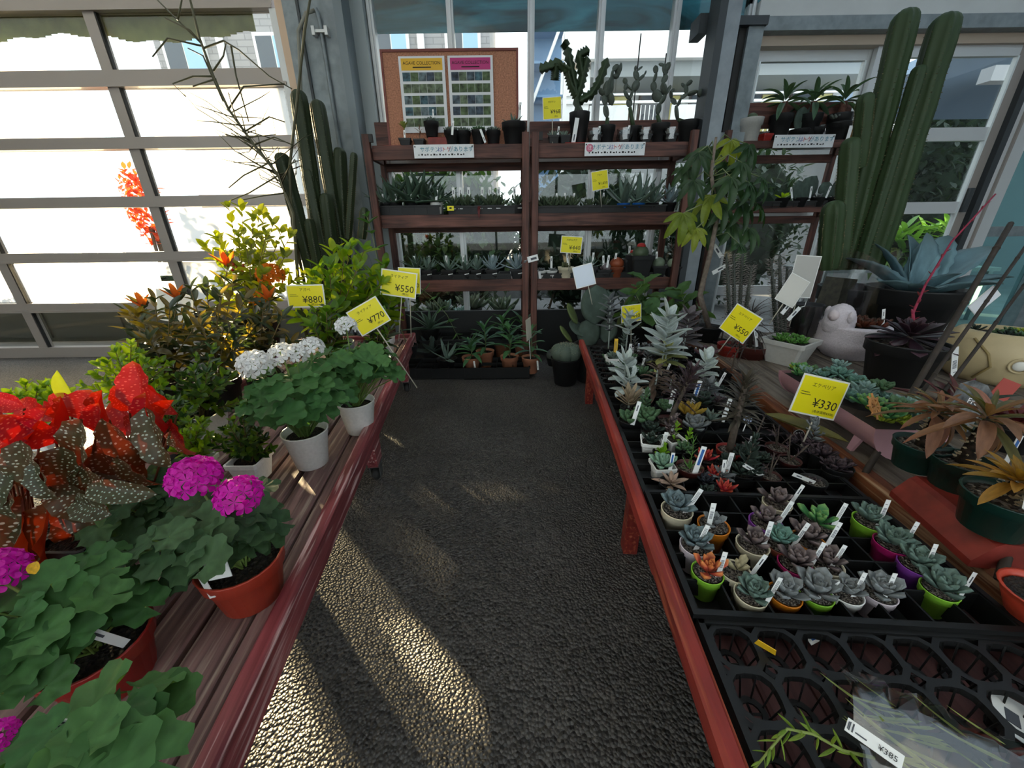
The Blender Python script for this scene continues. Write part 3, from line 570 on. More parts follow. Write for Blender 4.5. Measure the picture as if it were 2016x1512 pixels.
def potted(name, label, cat, px, py, zs, rp, hr=1.7, col='black', kind='round', group=None, sm=None, y=None, rz=None, fill=.86):
    """px, py: middle of the pot rim in the photo; zs: surface it stands on; rp: rim radius in px"""
    h = .08; p = None
    for _ in range(4):
        p = at(px, py, zs + h) if y is None else aty(px, py, y); r = rp * mpx(p); h = r * hr
    t = thing(name, label, cat, (p.x, p.y, zs), rnd(-.3, .3) if rz is None else rz, group)
    obj('pot', potmesh(kind, hr, col), t, S(r)); soil(t, r * (.86 if kind != 'square' else .8), h * fill, sm)
    return t, r, h * fill
# ------------------------------------------------------------------ tags and price cards
TAGW = mat('white tag', '#eceeed', .45); TAGP = mat('tag print', '#4c5058', .7); TAGB = mat('tag blue print', '#2b62a8', .6); TAGY = mat('yellow tag', '#e0b21e', .5)
TGM = {}
def tagmesh(kind):
    if kind in TGM: return TGM[kind]
    mb = MB(); mb.bx(-.11, .11, -.008, .008, -.25, 1); mb.mi = 1
    if kind == 'blue': mb.bx(-.05, .06, -.014, -.008, .22, .88)
    elif kind == 'bar':
        for i in range(7): mb.bx(-.07, .07, -.013, -.008, .30 + i * .05, .325 + i * .05)
        mb.bx(-.07, .03, -.013, -.008, .78, .80)
    elif kind == 'plain': mb.bx(-.03, .03, -.013, -.008, .5, .8)
    else:
        for i in range(3): mb.bx(-.06 + .05 * i, -.045 + .05 * i, -.013, -.008, .25 + .05 * i, .85)
    TGM[kind] = mb.mesh('plant_tag', [TAGY if kind == 'yellow' else TAGW, TAGB if kind == 'blue' else TAGP]); return TGM[kind]
def tag(t, c, L, roll=0, pitch=0, yaw=0, kind='line', name='plant_tag'):
    """strip stuck in the soil, facing the aisle; roll leans it sideways"""
    rz = -t.matrix_basis.to_euler().z
    return obj(name, tagmesh(kind), t, T(c) @ Rz(rz + yaw) @ Ry(R(roll)) @ Rx(R(pitch)) @ S(L))
YEL = filmmat('yellow card', '#fbee10', 0, .2, .4); YELB = filmmat('white card', '#f4f4f0', 0, .25, .4)
def pricecard(label, px, py, y, wpx, hpx, roll=0, yaw=0, pitch=-10, price='¥330', head='エケベリア', stick=.25, dx=0, blank=False, col=None, strike=False, side=0, group='yellow price cards'):
    p = aty(px, py, y); m = mpx(p); W, H = wpx * m, hpx * m
    t = obj('price_card', None, None, T(p) @ Rz(R(yaw)) @ Rx(R(pitch)) @ Ry(R(roll)), None, label, 'price card', group)
    part('border', t, MB().bx(-W / 2, W / 2, 0, .002, -H / 2, H / 2), YELB)
    b = W * .035; part('card', t, MB().bx(-W / 2 + b, W / 2 - b, -.0012, .0, -H / 2 + b, H / 2 - b), col or YEL)
    if not blank:
        q = Rx(R(90))
        obj('price', TX[price], t, T(W * .17, -.002, -H * .17) @ q @ S(W * .26 if len(price) < 6 else W * .2)); obj('heading', TX[head], t, T(0, -.002, H * .27) @ q @ S(W * .1)); obj('tax_note', TX['(本体価格¥300)'] if '330' in price else TX['(税込)'], t, T(W * .2, -.002, -H * .37) @ q @ S(W * .07))
        part('fine_print', t, MB().bx(-W * .42, -W * .24, -.0018, -.001, H * .06, H * .075).bx(-W * .42, -W * .2, -.0018, -.001, H * .0, H * .015), INK)
    if stick: part('stick', t, MB().tube([(dx * W, .004, -H * .3), (dx * W, .006, -H / 2 - stick)], .0035, 6), mat('pale stick', '#b9b3a3', .6), True)
    return t
# ================================================================== right bench: trays
BLK = mat('black tray plastic', '#0c0d0e', .5, .4); 
def holetray_cell(kind):
    """one cell: top web with an opening, struts down to a floor ring"""
    mb = MB(); n = 16; o = []; i_ = []
    for j in range(n):
        a = 2 * math.pi * (j + .5) / n; c, s = math.cos(a), math.sin(a); q = .5 / max(abs(c), abs(s)); o.append((c * q, s * q, 0)); rr = .455 + (.03 * math.cos(4 * a + math.pi) if kind == 'wavy' else 0); i_.append((c * rr, s * rr, 0))
    lo = [(x * .96, y * .96, -.12) for x, y, z in i_]
    mb.add(o + i_ + lo, [(j, (j + 1) % n, n + (j + 1) % n, n + j) for j in range(n)] + [(n + j, n + (j + 1) % n, 2 * n + (j + 1) % n, 2 * n + j) for j in range(n)])
    for k in range(8):
        a = 2 * math.pi * (k + .5) / 8; mb.tube([(.44 * math.cos(a), .44 * math.sin(a), -.03), (.30 * math.cos(a), .30 * math.sin(a), -.52)], .024, 4)
    mb.lathe([(.33, -.5), (.33, -.54), (.2, -.54), (.2, -.5), (.33, -.5)], 12)
    mb.tube([(-.25, 0, -.53), (.25, 0, -.53)], .03, 4); mb.tube([(0, -.25, -.53), (0, .25, -.53)], .03, 4)
    return mb.mesh('cell', BLK)
CELLW, CELLR = holetray_cell('wavy'), holetray_cell('round')
def celltray(label, loc, rz, nx, ny, c, z, me, H=.06):
    t = thing('plant_tray', label, 'tray', (loc[0], loc[1], z), rz, 'black plastic trays')
    for i in range(nx):
        for j in range(ny): obj('cell', me, t, T((i + .5) * c, (j + .5) * c, H) @ S(c, c, H * 1.85))
    W, D = nx * c, ny * c
    for nm, a in (('rim', (-.012, W + .012, -.014, .0)), ('rim', (-.012, W + .012, D, D + .014)), ('rim', (-.014, 0, -.012, D + .012)), ('rim', (W, W + .014, -.012, D + .012))): part(nm, t, MB().bx(*a, H - .035, H + .004), BLK)
    return t
def gridtray(label, loc, rz, nx, ny, cx, cy, z, H=.05, lip=.014, group='black plastic trays', dv=.03):
    t = thing('plant_tray', label, 'tray', (loc[0], loc[1], z), rz, group); W, D = nx * cx, ny * cy
    for a in ((-lip, W + lip, -lip, 0), (-lip, W + lip, D, D + lip), (-lip, 0, 0, D), (W, W + lip, 0, D)): part('rim', t, MB().bx(*a, H - .01, H + .004), BLK)
    for a in ((0, W, 0, .004), (0, W, D - .004, D), (0, .004, 0, D), (W - .004, W, 0, D)): part('side', t, MB().bx(*a, .012, H), BLK)
    for i in range(1, nx): part('divider', t, MB().bx(i * cx - .0025, i * cx + .0025, 0, D, H - dv, H), BLK)
    for j in range(1, ny): part('divider', t, MB().bx(0, W, j * cy - .0025, j * cy + .0025, H - dv, H), BLK)
    part('base', t, MB().bx(0, W, 0, D, 0, .004), BLK)
    for i in range(nx + 1): part('strut', t, MB().bx(i * cx - .004, i * cx + .004, -.003, .0, 0, H), BLK)
    return t
RZB = RA - R(90)
def onrb(s_y, off): # point on the right bench at world y, offset from the rail
    s = (s_y - RO.y) / .9972; return rb2w(s, -off)
celltray('empty black tray of wide round cells nearest the camera', onrb(.03, .03), RZB, 8, 6, .0965, ZR, CELLW, .062)
gridtray('black square-celled tray of small coloured pots', onrb(.632, .02), RZB, 8, 5, .089, .087, ZR, .076, dv=.055)
gridtray('black tray with rounded rim crowded with dark and red succulents', onrb(1.09, .02), RZB, 7, 5, .104, .086, ZR, .06)
gridtray('black tray of jade and grey succulents behind the red pots', onrb(1.54, .02), RZB, 7, 6, .104, .09, ZR, .06)
celltray('black tray of round holes under the silver leaved plants', onrb(2.10, .02), RZB, 8, 8, .098, ZR, CELLR, .055)
# ================================================================== succulents in the square-celled tray
def suc(nm, col, w=.5, shape='spat', tip=None, thick=.11, curl=.5, rough=.55, fold=.35): return leafmesh(shape, w, leafmat(nm, col, .06, None, rough, .12, tip=tip, spec=.3), curl, fold, thick, 5)
S_BLUE = suc('blue grey succulent', '#66777c', .56); S_GREY = suc('grey succulent', '#7d8284', .58, thick=.1); S_GRN = suc('grey green succulent', '#5f756c', .55); S_BRN = suc('brown grey succulent', '#574c4d', .5, tip='#7d6f6e'); S_TEAL = suc('teal succulent', '#5e8378', .6)
S_LEAF = suc('fresh green succulent', '#47824e', .45, tip='#7aa05a'); S_PINK = suc('orange pink succulent', '#b4563f', .45, tip='#d98a4a'); S_PALE = suc('pale fleshy leaf', '#a59c7c', .45, thick=.2); S_PURP = suc('dark purple succulent', '#3a3238', .5, tip='#57474d'); S_RED = suc('red succulent', '#9c2226', .3, 'lance', tip='#c9604a'); S_DKGN = suc('dark green succulent', '#2c3a33', .45)
S_BEIG = suc('beige pink leaf', '#a08878', .32, 'lance', thick=.08, curl=-.3); S_JADE = suc('jade green leaf', '#4c6a4a', .5, thick=.16); S_YEL = suc('yellow succulent', '#a88a34', .35, 'lance', thick=.14); S_LIME = leafmesh('spat', .6, leafmat('lime leaf', '#7fae2e', .3, None, .45, .2), .3, .2, 0, 5); S_FING = suc('finger leaf', '#6a7a70', .3, 'strap', thick=.16, curl=.2)
GP = 'echeverias in small coloured pots'
ROWS = [  # rim px, pot colour, leaf, count, radius ratio, label, tag (dx, roll, kind)
 (1333, 1003, 'cream', S_BLUE, 30, .92, 'tight blue grey rosette in a cream pot at far left corner of the square-celled tray', (.5, 32, 'line')),
 (1405, 1033, 'orange', S_GREY, 12, .7, 'grey pebble-like succulent in an orange pot, second row of the square-celled tray', (-.5, 8, 'bar')),
 (1508, 1028, 'purple', S_BRN, 20, .8, 'brown grey rosette in a purple pot behind a terracotta one', (.6, 28, 'line')),
 (1530, 990, 'cream', S_BRN, 22, .95, 'brown rosette in a pale pot at the far edge of the square-celled tray', (.8, 30, 'plain')),
 (1610, 1030, 'black', S_LEAF, 18, .95, 'fresh green pointed rosette alone in the middle of the square-celled tray', (.7, 24, 'line')),
 (1715, 1026, 'lime', S_GRN, 24, .9, 'grey green rosette in a lime pot at far right of the square-celled tray', (.1, 14, 'bar')),
 (1370, 1073, 'pinkw', S_BLUE, 28, .95, 'blue grey rosette with a bar tag across it in a pinkish white pot', (.0, 22, 'line')),
 (1482, 1071, 'cream', S_BRN, 20, .9, 'brown rosette in a cream pot beside the terracotta pot', (.5, 12, 'bar')),
 (1536, 1070, 'terra', S_TEAL, 26, .85, 'teal green rosette in a terracotta brown pot', (.7, 30, 'bar')),
 (1592, 1064, 'orange', S_BRN, 22, .95, 'dark brown rosette in an orange pot behind a magenta one', (.9, 24, 'bar')),
 (1757, 1070, 'magenta', S_GRN, 28, 1.0, 'grey green layered rosette in a magenta pot near the timber', (.5, 22, 'bar')),
 (1393, 1126, 'lime', S_PINK, 16, 1.1, 'orange pink rosette in a lime green pot by the red rail', (.5, 12, 'bar')),
 (1448, 1124, 'cream', S_PALE, 6, .8, 'pale few-leaved succulent in a cream pot', (.8, 32, 'plain')),
 (1565, 1110, 'magenta', S_BRN, 24, 1.0, 'brown rosette in a magenta pot in the middle of the square-celled tray', (.9, 24, 'bar')),
 (1627, 1110, 'cream', S_BRN, 22, .95, 'brown rosette in a cream pot right of the magenta pot', (.1, 26, 'line')),
 (1805, 1112, 'purple', S_GRN, 28, 1.05, 'grey green layered rosette in a purple pot next to the timber', (.2, 12, 'bar')),
 (1478, 1170, 'cream', S_GRN, 32, 1.0, 'green grey dense rosette in a cream pot, leftmost of the front row', (.9, 24, 'line')),
 (1545, 1170, 'orange', S_GREY, 24, 1.05, 'smooth grey rosette in an orange pot in the front row', None),
 (1607, 1168, 'lime', S_GREY, 24, 1.2, 'large grey rosette in a lime pot in the front row', (-.2, 60, 'line')),
 (1665, 1166, 'white', S_GREY, 20, .9, 'grey rosette half under its tag in a white pot in the front row', (.2, 18, 'bar')),
 (1730, 1166, 'pinkw', S_GREY, 26, 1.15, 'ruffled grey rosette in a pale pink pot in the front row', (.1, 14, 'bar')),
 (1850, 1160, 'lime', S_GRN, 26, 1.15, 'flat grey green rosette in a lime pot at the right end of the front row', (.9, 22, 'plain'))]
for px, py, c, me, n, k, lab, tg in ROWS:
    t, r, h = potted('potted_echeveria', lab, 'succulent', px, py, ZR + .006, 30 if py > 1000 else 26, 1.95, c, 'round', GP, GRIT, fill=1.0)
    rosette(t, (rnd(-.1, .1) * r, rnd(-.1, .1) * r, h + .004), r * k * 1.38, me, n, 14, 80, .32, .8)
    if tg: tag(t, (tg[0] * r, -.35 * r, h + r * .25), r * 1.55, tg[1], -12, 0, tg[2])
# ================================================================== rounded tray: dark, lime and red succulents
Z3 = ZR + .006; GB = 'small succulents in the rounded tray'; 
def mini(lab, px, py, rp, pc, me, n, k, kind='round', e=(10, 80), inner=.35, tg=None, zs=Z3, cat='succulent', grp=GB, nm='potted_succulent', hr=1.6, sm=None, up=0, pw=.8):
    t, r, h = potted(nm, lab, cat, px, py, zs, rp, hr, pc, kind, grp, sm)
    rosette(t, (0, 0, h + up * r), r * k * 1.2, me, int(n * 1.25), e[0], e[1], inner, pw)
    if tg: tag(t, (tg[0] * r, tg[3] * r if len(tg) > 3 else -.3 * r, h + .3 * r), r * (tg[4] if len(tg) > 4 else 1.5), tg[1], -10, 0, tg[2])
    return t, r, h
mini('dark green pointed rosette in a white square pot near the red rail', 1283, 866, 22, 'white', S_DKGN, 16, .95, 'square')
t, r, h = mini('lime leaved cutting in a white square pot behind a lime cutting', 1328, 862, 19, 'white', S_LIME, 4, .5, 'square')
stemleaf(t, [(0, 0, h), (.1 * r, 0, h + 1.2 * r), (0, 0, h + 2.0 * r)], .002, S_LIME, 14, r * .55, (0, 50), .3, leafmat('green stem', '#5f7a3a', .1))
t, r, h = mini('tall lime green cutting among lime sprigs', 1352, 880, 17, 'black', S_LIME, 4, .5); stemleaf(t, [(0, 0, h), (0, 0, h + 1.6 * r), (.1 * r, 0, h + 2.6 * r)], .002, S_LIME, 18, r * .6, (0, 50), .3, MATS['green stem'])
t, r, h = mini('low lime green sprigs with a white tag beside the red rail', 1303, 890, 18, 'black', S_LIME, 12, .8, tg=(.3, 10, 'line', .4, 2.0)); stemleaf(t, [(0, 0, h), (.5 * r, .3 * r, h + r)], .002, S_LIME, 14, r * .55, (0, 50), .1, MATS['green stem'])
mini('pale green rosette in a white pot with a blue tag', 1305, 913, 23, 'white', suc('pale green succulent', '#7fa18a', .5), 22, 1.15, 'square', tg=(.3, 6, 'blue', -.8, 1.4))
t, r, h = mini('bright green needle-leaved plant in a dark red round pot', 1358, 918, 26, 'brown', leafmesh('needle', .12, leafmat('green needle leaf', '#5b8a44', .2), .2, .1), 14, .9, tg=(.2, 14, 'blue', -.6, 1.9), sm=GRIT)
stemleaf(t, [(0, 0, h), (.1 * r, .2 * r, h + 1.6 * r), (0, .3 * r, h + 2.6 * r)], .002, leafmesh('needle', .12, MATS['green needle leaf'], .2, .1), 22, r * .7, (10, 60), .2, MATS['green stem'])
mini('beige pink star-shaped rosette at the front left corner of the rounded tray', 1322, 950, 24, 'black', S_BEIG, 12, 1.35, e=(5, 70))
mini('crimson rosette behind the dark red round pot', 1388, 902, 19, 'black', S_RED, 14, 1.3)
mini('orange red rosette with an upright white tag', 1406, 935, 19, 'black', S_RED, 14, 1.2, tg=(1.3, 10, 'line', 0, 2.3))
mini('scarlet clustered rosette in a dark pot at the front edge', 1428, 962, 24, 'black', S_RED, 26, .9, e=(20, 80))
mini('blackish blue rosette between the red ones', 1390, 948, 18, 'black', suc('black blue succulent', '#2b2f38', .5), 20, 1.1)
mini('dark green rosette sunk at the front edge of the rounded tray', 1395, 968, 20, 'black', S_DKGN, 16, .9)
GFEA = leafmesh('lance', .14, leafmat('feathery dusk leaf', '#4f4a42', .15, None, .5, .25), -.5, .1); GFEP = leafmesh('lance', .14, leafmat('feathery plum leaf', '#4a3a42', .15, None, .5, .25), -.4, .1); BARK = mat('grey bark', '#5a5048', .8, .3, 0, .3, 60)
def feather(lab, px, py, rp, pc, hpx, me, n, Lr, zs=Z3, lean=0):
    t, r, h = potted('tree_euphorbia', lab, 'succulent', px, py, zs, rp, 1.3, pc, 'round', 'feathery tree succulents', GRIT); m = r / rp; L = hpx * m
    pts = [(0, 0, h), (lean * L * .3, 0, h + L * .35), (lean * L * .7, 0, h + L * .7), (lean * L, 0, h + L)]
    stemleaf(t, pts, .05 * L, me, n, Lr * L, (-35, 70), .42, BARK, .2, shrink=.3, tuft=8); return t
feather('tall feathery grey brown tree succulent in a red pot', 1437, 884, 25, 'red', 150, GFEA, 90, .33)
feather('plum feathery tree succulent in a dark red pot with a blue tag', 1318, 828, 26, 'brown', 105, GFEP, 80, .42, ZR + .006, .25)
for i, (px, py, s) in enumerate(((1462, 893, 19), (1480, 925, 22), (1500, 905, 18))):
    mini(['dark green cluster right of the red pot', 'dark green cluster with curled white tags', 'blackish cluster behind the curled white tags'][i], px, py, s, 'black', [S_DKGN, S_JADE][i == 9], 22, 1.1, tg=((.2, -60, 'plain', -.7, 1.6) if i == 1 else None))
for i, (px, py, lab) in enumerate(((1530, 880, 'wiry dark branching succulent with a brown pot'), (1555, 905, 'wiry dark twiggy succulent beside the round black tags'), (1515, 935, 'low brown twiggy succulent at the front edge of the rounded tray'))):
    t, r, h = potted('twiggy_succulent', lab, 'succulent', px, py, Z3, 21, 1.4, 'brown', 'round', 'twiggy dark succulents', GRIT)
    for j in range(4): a = rnd(0, 6); stemleaf(t, [(0, 0, h), (math.cos(a) * r * .5, math.sin(a) * r * .5, h + r * rnd(.8, 1.5)), (math.cos(a) * r, math.sin(a) * r, h + r * rnd(1.3, 2.4))], .003, GFEP, 10, r * .7, (0, 60), .4, BARK)
for i, (px, py, lab) in enumerate(((1588, 872, 'dark purple rosette cluster nearest the round black tags'), (1622, 893, 'dark purple rosette cluster against the timber'), (1652, 918, 'dark purple rosette cluster at the right end of the rounded tray'))):
    t, r, h = mini(lab, px, py, 25, 'black', S_PURP, 22, .9); rosette(t, (.7 * r, .5 * r, h + .1 * r), r * .7, S_PURP, 18, 12, 80); rosette(t, (-.7 * r, .4 * r, h), r * .7, S_PURP, 16, 12, 80)
mini('mossy stunted succulent in gritty soil at the front right of the rounded tray', 1602, 945, 24, 'black', S_PURP, 8, .5, sm=GRIT, tg=(-.4, -70, 'plain'))
def roundtag(lab, px, py, z, rp, col, ink, lean):
    p = at(px, py, z + .12); m = mpx(p); t = obj('round_tag', None, None, T(p) @ Rx(R(-15)) @ Ry(R(lean)), None, lab, 'plant tag', 'round tags on sticks'); r = rp * m
    part('disc', t, MB().lathe([(.001, .0015), (r, .0015), (r, -.0015), (.001, -.0015)], 20), col, mtx=Rx(R(90))); part('edge', t, MB().lathe([(r * .9, .002), (r, .002), (r, .0016), (r * .9, .0016)], 20), ink, mtx=Rx(R(90))); part('print', t, MB().bx(-r * .55, -r * .3, -.003, -.002, -r * .5, r * .5).bx(-r * .1, r * .1, -.003, -.002, -r * .5, r * .5).bx(r * .3, r * .5, -.003, -.002, -r * .5, r * .5), ink)
    part('stick', t, MB().tube([(0, 0, -r), (0, 0, -.13)], .0025, 6), TAGW, True)
BKT = mat('black tag', '#101012', .4)
roundtag('round black tag lying highest beside the timber', 1572, 857, Z3 - .06, 12, BKT, TAGW, 5); roundtag('round black tag tipped below the other one', 1579, 882, Z3 - .06, 9, BKT, TAGW, 40); roundtag('round pale blue tag on a white stick beside the feathery tree', 1472, 826, Z3 - .03, 9, mat('pale blue tag', '#aebbd6', .4), TAGP, 18)
# ================================================================== jade tray
GJ = 'small succulents in the jade tray'; Z4 = ZR + .006
mini('jade green plump-leaved plant overhanging the red rail', 1238, 826, 20, 'black', S_JADE, 14, 1.2, zs=Z4, grp=GJ); mini('jade green plump-leaved plant in the corner of its tray', 1272, 822, 24, 'black', S_JADE, 24, 1.2, zs=Z4, grp=GJ, tg=(-1.2, 14, 'plain', -.6, 1.6)); mini('dark green plump rosette at the tray edge', 1282, 845, 20, 'black', S_DKGN, 20, 1.1, zs=Z4, grp=GJ)
mini('jade sprigs with a slim leaning tag', 1310, 802, 22, 'black', S_JADE, 18, .95, zs=Z4, grp=GJ, tg=(.2, 10, 'plain', -.4, 1.8)); mini('yellow orange finger-leaved succulent', 1357, 812, 24, 'black', S_YEL, 20, 1.25, zs=Z4, grp=GJ, e=(15, 75)); mini('grey rosette edged pink at the tray divider', 1367, 838, 23, 'black', S_GREY, 20, 1.15, zs=Z4, grp=GJ); mini('grey green spiky succulent with an upright slim tag', 1400, 822, 20, 'black', S_FING, 12, 1.2, zs=Z4, grp=GJ, tg=(1.2, 14, 'plain', 0, 2)); mini('dark sprawling succulent behind the yellow one', 1382, 790, 22, 'black', S_DKGN, 18, 1.2, zs=Z4, grp=GJ, tg=(-.8, 14, 'blue', -.2, 1.9)); mini('mixed brown and green sprawling succulent left of the feathery tree', 1412, 790, 22, 'black', GFEP, 22, 1.2, zs=Z4, grp=GJ)
KAL = leafmat('silver felt leaf', '#b9c4c3', .12, None, .8, .1, spec=.15); SILV = [leafmesh('ovate', .48, KAL, -.2, .2, .035), leafmesh('ovate', .42, KAL, .3, .3, .035)]; KGR = leafmesh('ovate', .45, leafmat('grey felt leaf', '#6f7375', .1, None, .8, .15, spec=.15), -.2, .2, .035); KYEL = leafmesh('ovate', .5, leafmat('yellow green felt leaf', '#a6ab6c', .2), -.2, .2, .03); KBEI = leafmesh('lance', .26, leafmat('beige felt leaf', '#9c8b74', .12, None, .8, .15), .2, .2, .03); KBRN = leafmesh('lance', .26, leafmat('brown dry leaf', '#5f4d42', .15), -.9, .2)
GK = 'silver leaved plants in the round-holed tray'; Z5 = ZR + .01
def felt(lab, px, py, rp, hpx, me, n, L, el=(0, 50), lean=0, pc='black', tg=None, f0=.25, ms=None):
    t, r, h = potted('felt_kalanchoe', lab, 'succulent', px, py, Z5, rp, 1.5, pc, 'round', GK); m = r / rp; H = hpx * m
    stemleaf(t, [(0, 0, h), (lean * H * .3, 0, h + H * .4), (lean * H, 0, h + H)], .006, me, int(n * 1.4 + 1), L * m * 1.5, el, f0, ms or KAL, pairs=True, shrink=.45, tuft=3)
    if tg: tag(t, (tg[0] * r, -.7 * r, h + .3 * r), r * 1.5, tg[1], -8, 0, tg[2])
    return t, r, h
felt('white felt-leaved plant leaning over the red rail', 1228, 748, 17, 40, SILV, 4, 34, (-15, 35)); felt('white felt-leaved plant with curled lower leaves and a white tag', 1236, 775, 17, 34, SILV, 4, 32, (-20, 35), tg=(2.2, 14, 'line')); felt('beige felt-leaved star plant above the jade leaves', 1238, 800, 17, 22, KBEI, 5, 30, (10, 60))
felt('slender white felt-leaved plant on a tall stalk', 1232, 690, 14, 70, SILV, 4, 24, (-5, 45), f0=.55); felt('tall grey felt-leaved plant at the far end of the trays', 1198, 684, 13, 95, KGR, 7, 22, (0, 40), -.05, f0=.45); felt('large silver felt-leaved plant with a yellowing base', 1303, 715, 20, 95, SILV, 8, 38, (-10, 45)); felt('yellow green felt-leaved shoot in front of the large silver plant', 1308, 722, 14, 40, KYEL, 4, 30, (-30, 30)); felt('grey mauve felt-leaved plant behind the large silver plant', 1345, 690, 16, 70, leafmesh('ovate', .45, leafmat('mauve felt leaf', '#6e676b', .1, None, .8, .15), -.2, .2, .03), 7, 32, (0, 45)); felt('silver felt-leaved plant right of the plum tree', 1382, 755, 17, 50, SILV, 5, 32, (-25, 40), tg=(1.6, 24, 'plain')); felt('small grey felt-leaved plant under the right silver plant', 1392, 778, 15, 26, KGR, 5, 24, (-15, 45)); felt('brown curled-leaved plant in the middle of the silver group', 1288, 775, 18, 55, KBRN, 9, 26, (-10, 50)); felt('dusty brown plant with a red base behind a slim tag', 1318, 770, 16, 30, KBRN, 7, 20, (0, 60))
mini('grey green finger-leaved clump with a yellow tag', 1209, 702, 17, 'white', S_FING, 34, .95, 'square', zs=Z5, grp=GK, e=(20, 80), tg=(.2, 2, 'yellow', .3, 1.9)); mini('green leafy clump with a white card tag', 1240, 706, 15, 'black', S_JADE, 16, 1.1, zs=Z5, grp=GK, tg=(0, 6, 'plain', .6, 1.7)); mini('pinkish open rosette right of the silver plants', 1388, 695, 17, 'black', suc('mauve rosette', '#6b5058', .5), 14, 1.3, zs=Z5, grp=GK); mini('olive rosette with red soil right of the plum tree', 1368, 758, 17, 'black', suc('olive succulent', '#55503c', .4), 20, 1.1, zs=Z5, grp=GK); mini('dark jade clump between the silver plants', 1262, 735, 17, 'black', S_JADE, 16, 1.2, zs=Z5, grp=GK)
SPID = leafmesh('needle', .06, leafmat('dusky needle leaf', '#3c3533', .1, None, .5, .3), -.9, .1, 0, 6)
for i, (px, py, hpx, lab) in enumerate(((1368, 660, 45, 'dusky palm-like plant behind the mauve one'), (1420, 670, 60, 'dusky drooping palm-like plant left of the yellow diamond card'), (1440, 730, 50, 'dusky drooping palm-like plant below the yellow diamond card'))):
    t, r, h = potted('palm_succulent', lab, 'succulent', px, py, Z5, 17, 1.4, 'black', 'round', 'dusky palm-like plants'); m = r / 17
    stemleaf(t, [(0, 0, h), (0, 0, h + hpx * m * .6), (.02, 0, h + hpx * m)], .006, SPID, 34, 46 * m, (-40, 60), .5, BARK)
t, r, h = potted('spiky_euphorbia', 'dark drooping spiky plant in a broad red brown pot behind the yellow diamond card', 'succulent', 1478, 678, Z5, 34, 1.3, 'brown', 'round', None, GRIT); m = r / 34
stemleaf(t, [(0, 0, h), (-.02, 0, h + 40 * m), (-.05, 0, h + 70 * m)], .014, SPID, 60, 70 * m, (-50, 60), .3, BARK); tag(t, (-.1 * r, -.5 * r, h + .4 * r), r * .8, -10, -10, 0, 'plain')
pricecard('yellow price card turned edge-on into a diamond in front of spiny stems', 1457, 637, 2.25, 58, 58, 22, -55, -10, '¥550', 'エケベリア', .12)

FILL = [('dark green rosette', S_DKGN), ('brown grey rosette', S_BRN), ('jade green succulent', S_JADE), ('pale grey rosette', S_GREY), ('blackish purple rosette', S_PURP), ('grey felt-leaved plantlet', KGR), ('plum narrow-leaved plantlet', GFEP), ('grey finger-leaved plantlet', S_FING)]; SEEN = set()
for i in range(46):                              # packed fillers, each in its own black pot
    s_ = rnd(1.62, 2.9) if i > 9 else rnd(1.15, 1.5); o_ = rnd(.09, .76); tall = i % 3 == 0
    where = ('beside the red rail', 'in the middle', 'beside the timber')[min(2, int((o_ - .09) / .224))] + (' of the rounded tray' if s_ < 1.53 else (' of the jade tray' if s_ < 2.09 else (' of the near half of the round-holed tray' if s_ < 2.5 else ' of the far half of the round-holed tray')))
    for k in range(16):
        nm_, k_ = FILL[(i + k) % 8]; lab = ('tall ' if tall else 'small ') + nm_ + ' ' + where
        if lab not in SEEN: break
    SEEN.add(lab); p = onrb(s_, o_); t = thing('tray_succulent', lab, 'succulent', (p.x, p.y, ZR + .008), rnd(0, 6), 'packed dark succulents'); r = rnd(.032, .042)
    obj('pot', potmesh('round', 1.5, 'black'), t, S(r)); soil(t, r * .86, r * 1.3); rosette(t, (0, 0, r * 1.35), r * rnd(1.1, 1.5), k_, 16, 8, 80, .4)
    if tall: stemleaf(t, [(0, 0, r * 1.3), (rnd(-.3, .3) * r, 0, r * 3), (rnd(-.5, .5) * r, 0, r * rnd(4, 5.5))], .004, k_, 20, r * 1.2, (-10, 60), .3, BARK)
    if i % 4 == 1: tag(t, (0, 0, r * 1.6), r * 1.5, rnd(-10, 25), -8, 0, ('line', 'plain', 'bar', 'blue')[i // 4 % 4])
# ================================================================== leafy plants at the far end of the right bench
BIGL = leafmat('matt green broad leaf', '#4d7040', .3, None, .5, .2); BL = [leafmesh('ovate', .72, BIGL, -.2, .2, 0, 8, 2, .1), leafmesh('ovate', .66, BIGL, .2, .25, 0, 8)]
GST = leafmat('pale green stem', '#6d7a52', .1)
for i, (px, py, lab, pts, L) in enumerate(((1262, 640, 'broad-leaved green plant with a yellow card behind its stems', [(1262, 640), (1262, 600), (1250, 575)], 50), (1282, 630, 'broad-leaved green plant reaching up to a folded leaf', [(1282, 630), (1270, 590), (1268, 548)], 50), (1345, 640, 'round-leaved green plant left of the spiny stems', [(1345, 640), (1348, 600), (1340, 570)], 46))):
    t, r, h = potted('broad_leaf_plant', lab, 'plant', px, py, Z5, 24, 1.2, 'black', 'round', 'broad-leaved plants behind the silver ones'); m = r / 24; inv = t.matrix_basis.inverted(); y0 = t.matrix_basis.translation.y
    P = [(0, 0, h)] + [tuple(inv @ aty(a, b, y0 + .02)) for a, b in pts[1:]]
    stemleaf(t, P, .005, BL, 8, L * m, (-20, 40), .2, GST)
    for j in range(3): a = rnd(0, 6); q = [(0, 0, h), (math.cos(a) * .06, math.sin(a) * .06, h + .08), (math.cos(a) * .14, math.sin(a) * .14, h + .16)]; stemleaf(t, q, .004, BL, 3, L * m, (-20, 30), .5, GST)
pricecard('yellow price card half hidden by broad green leaves', 1243, 617, 2.9, 42, 34, -4, 10, -5, '¥440', 'アガベ', .22)
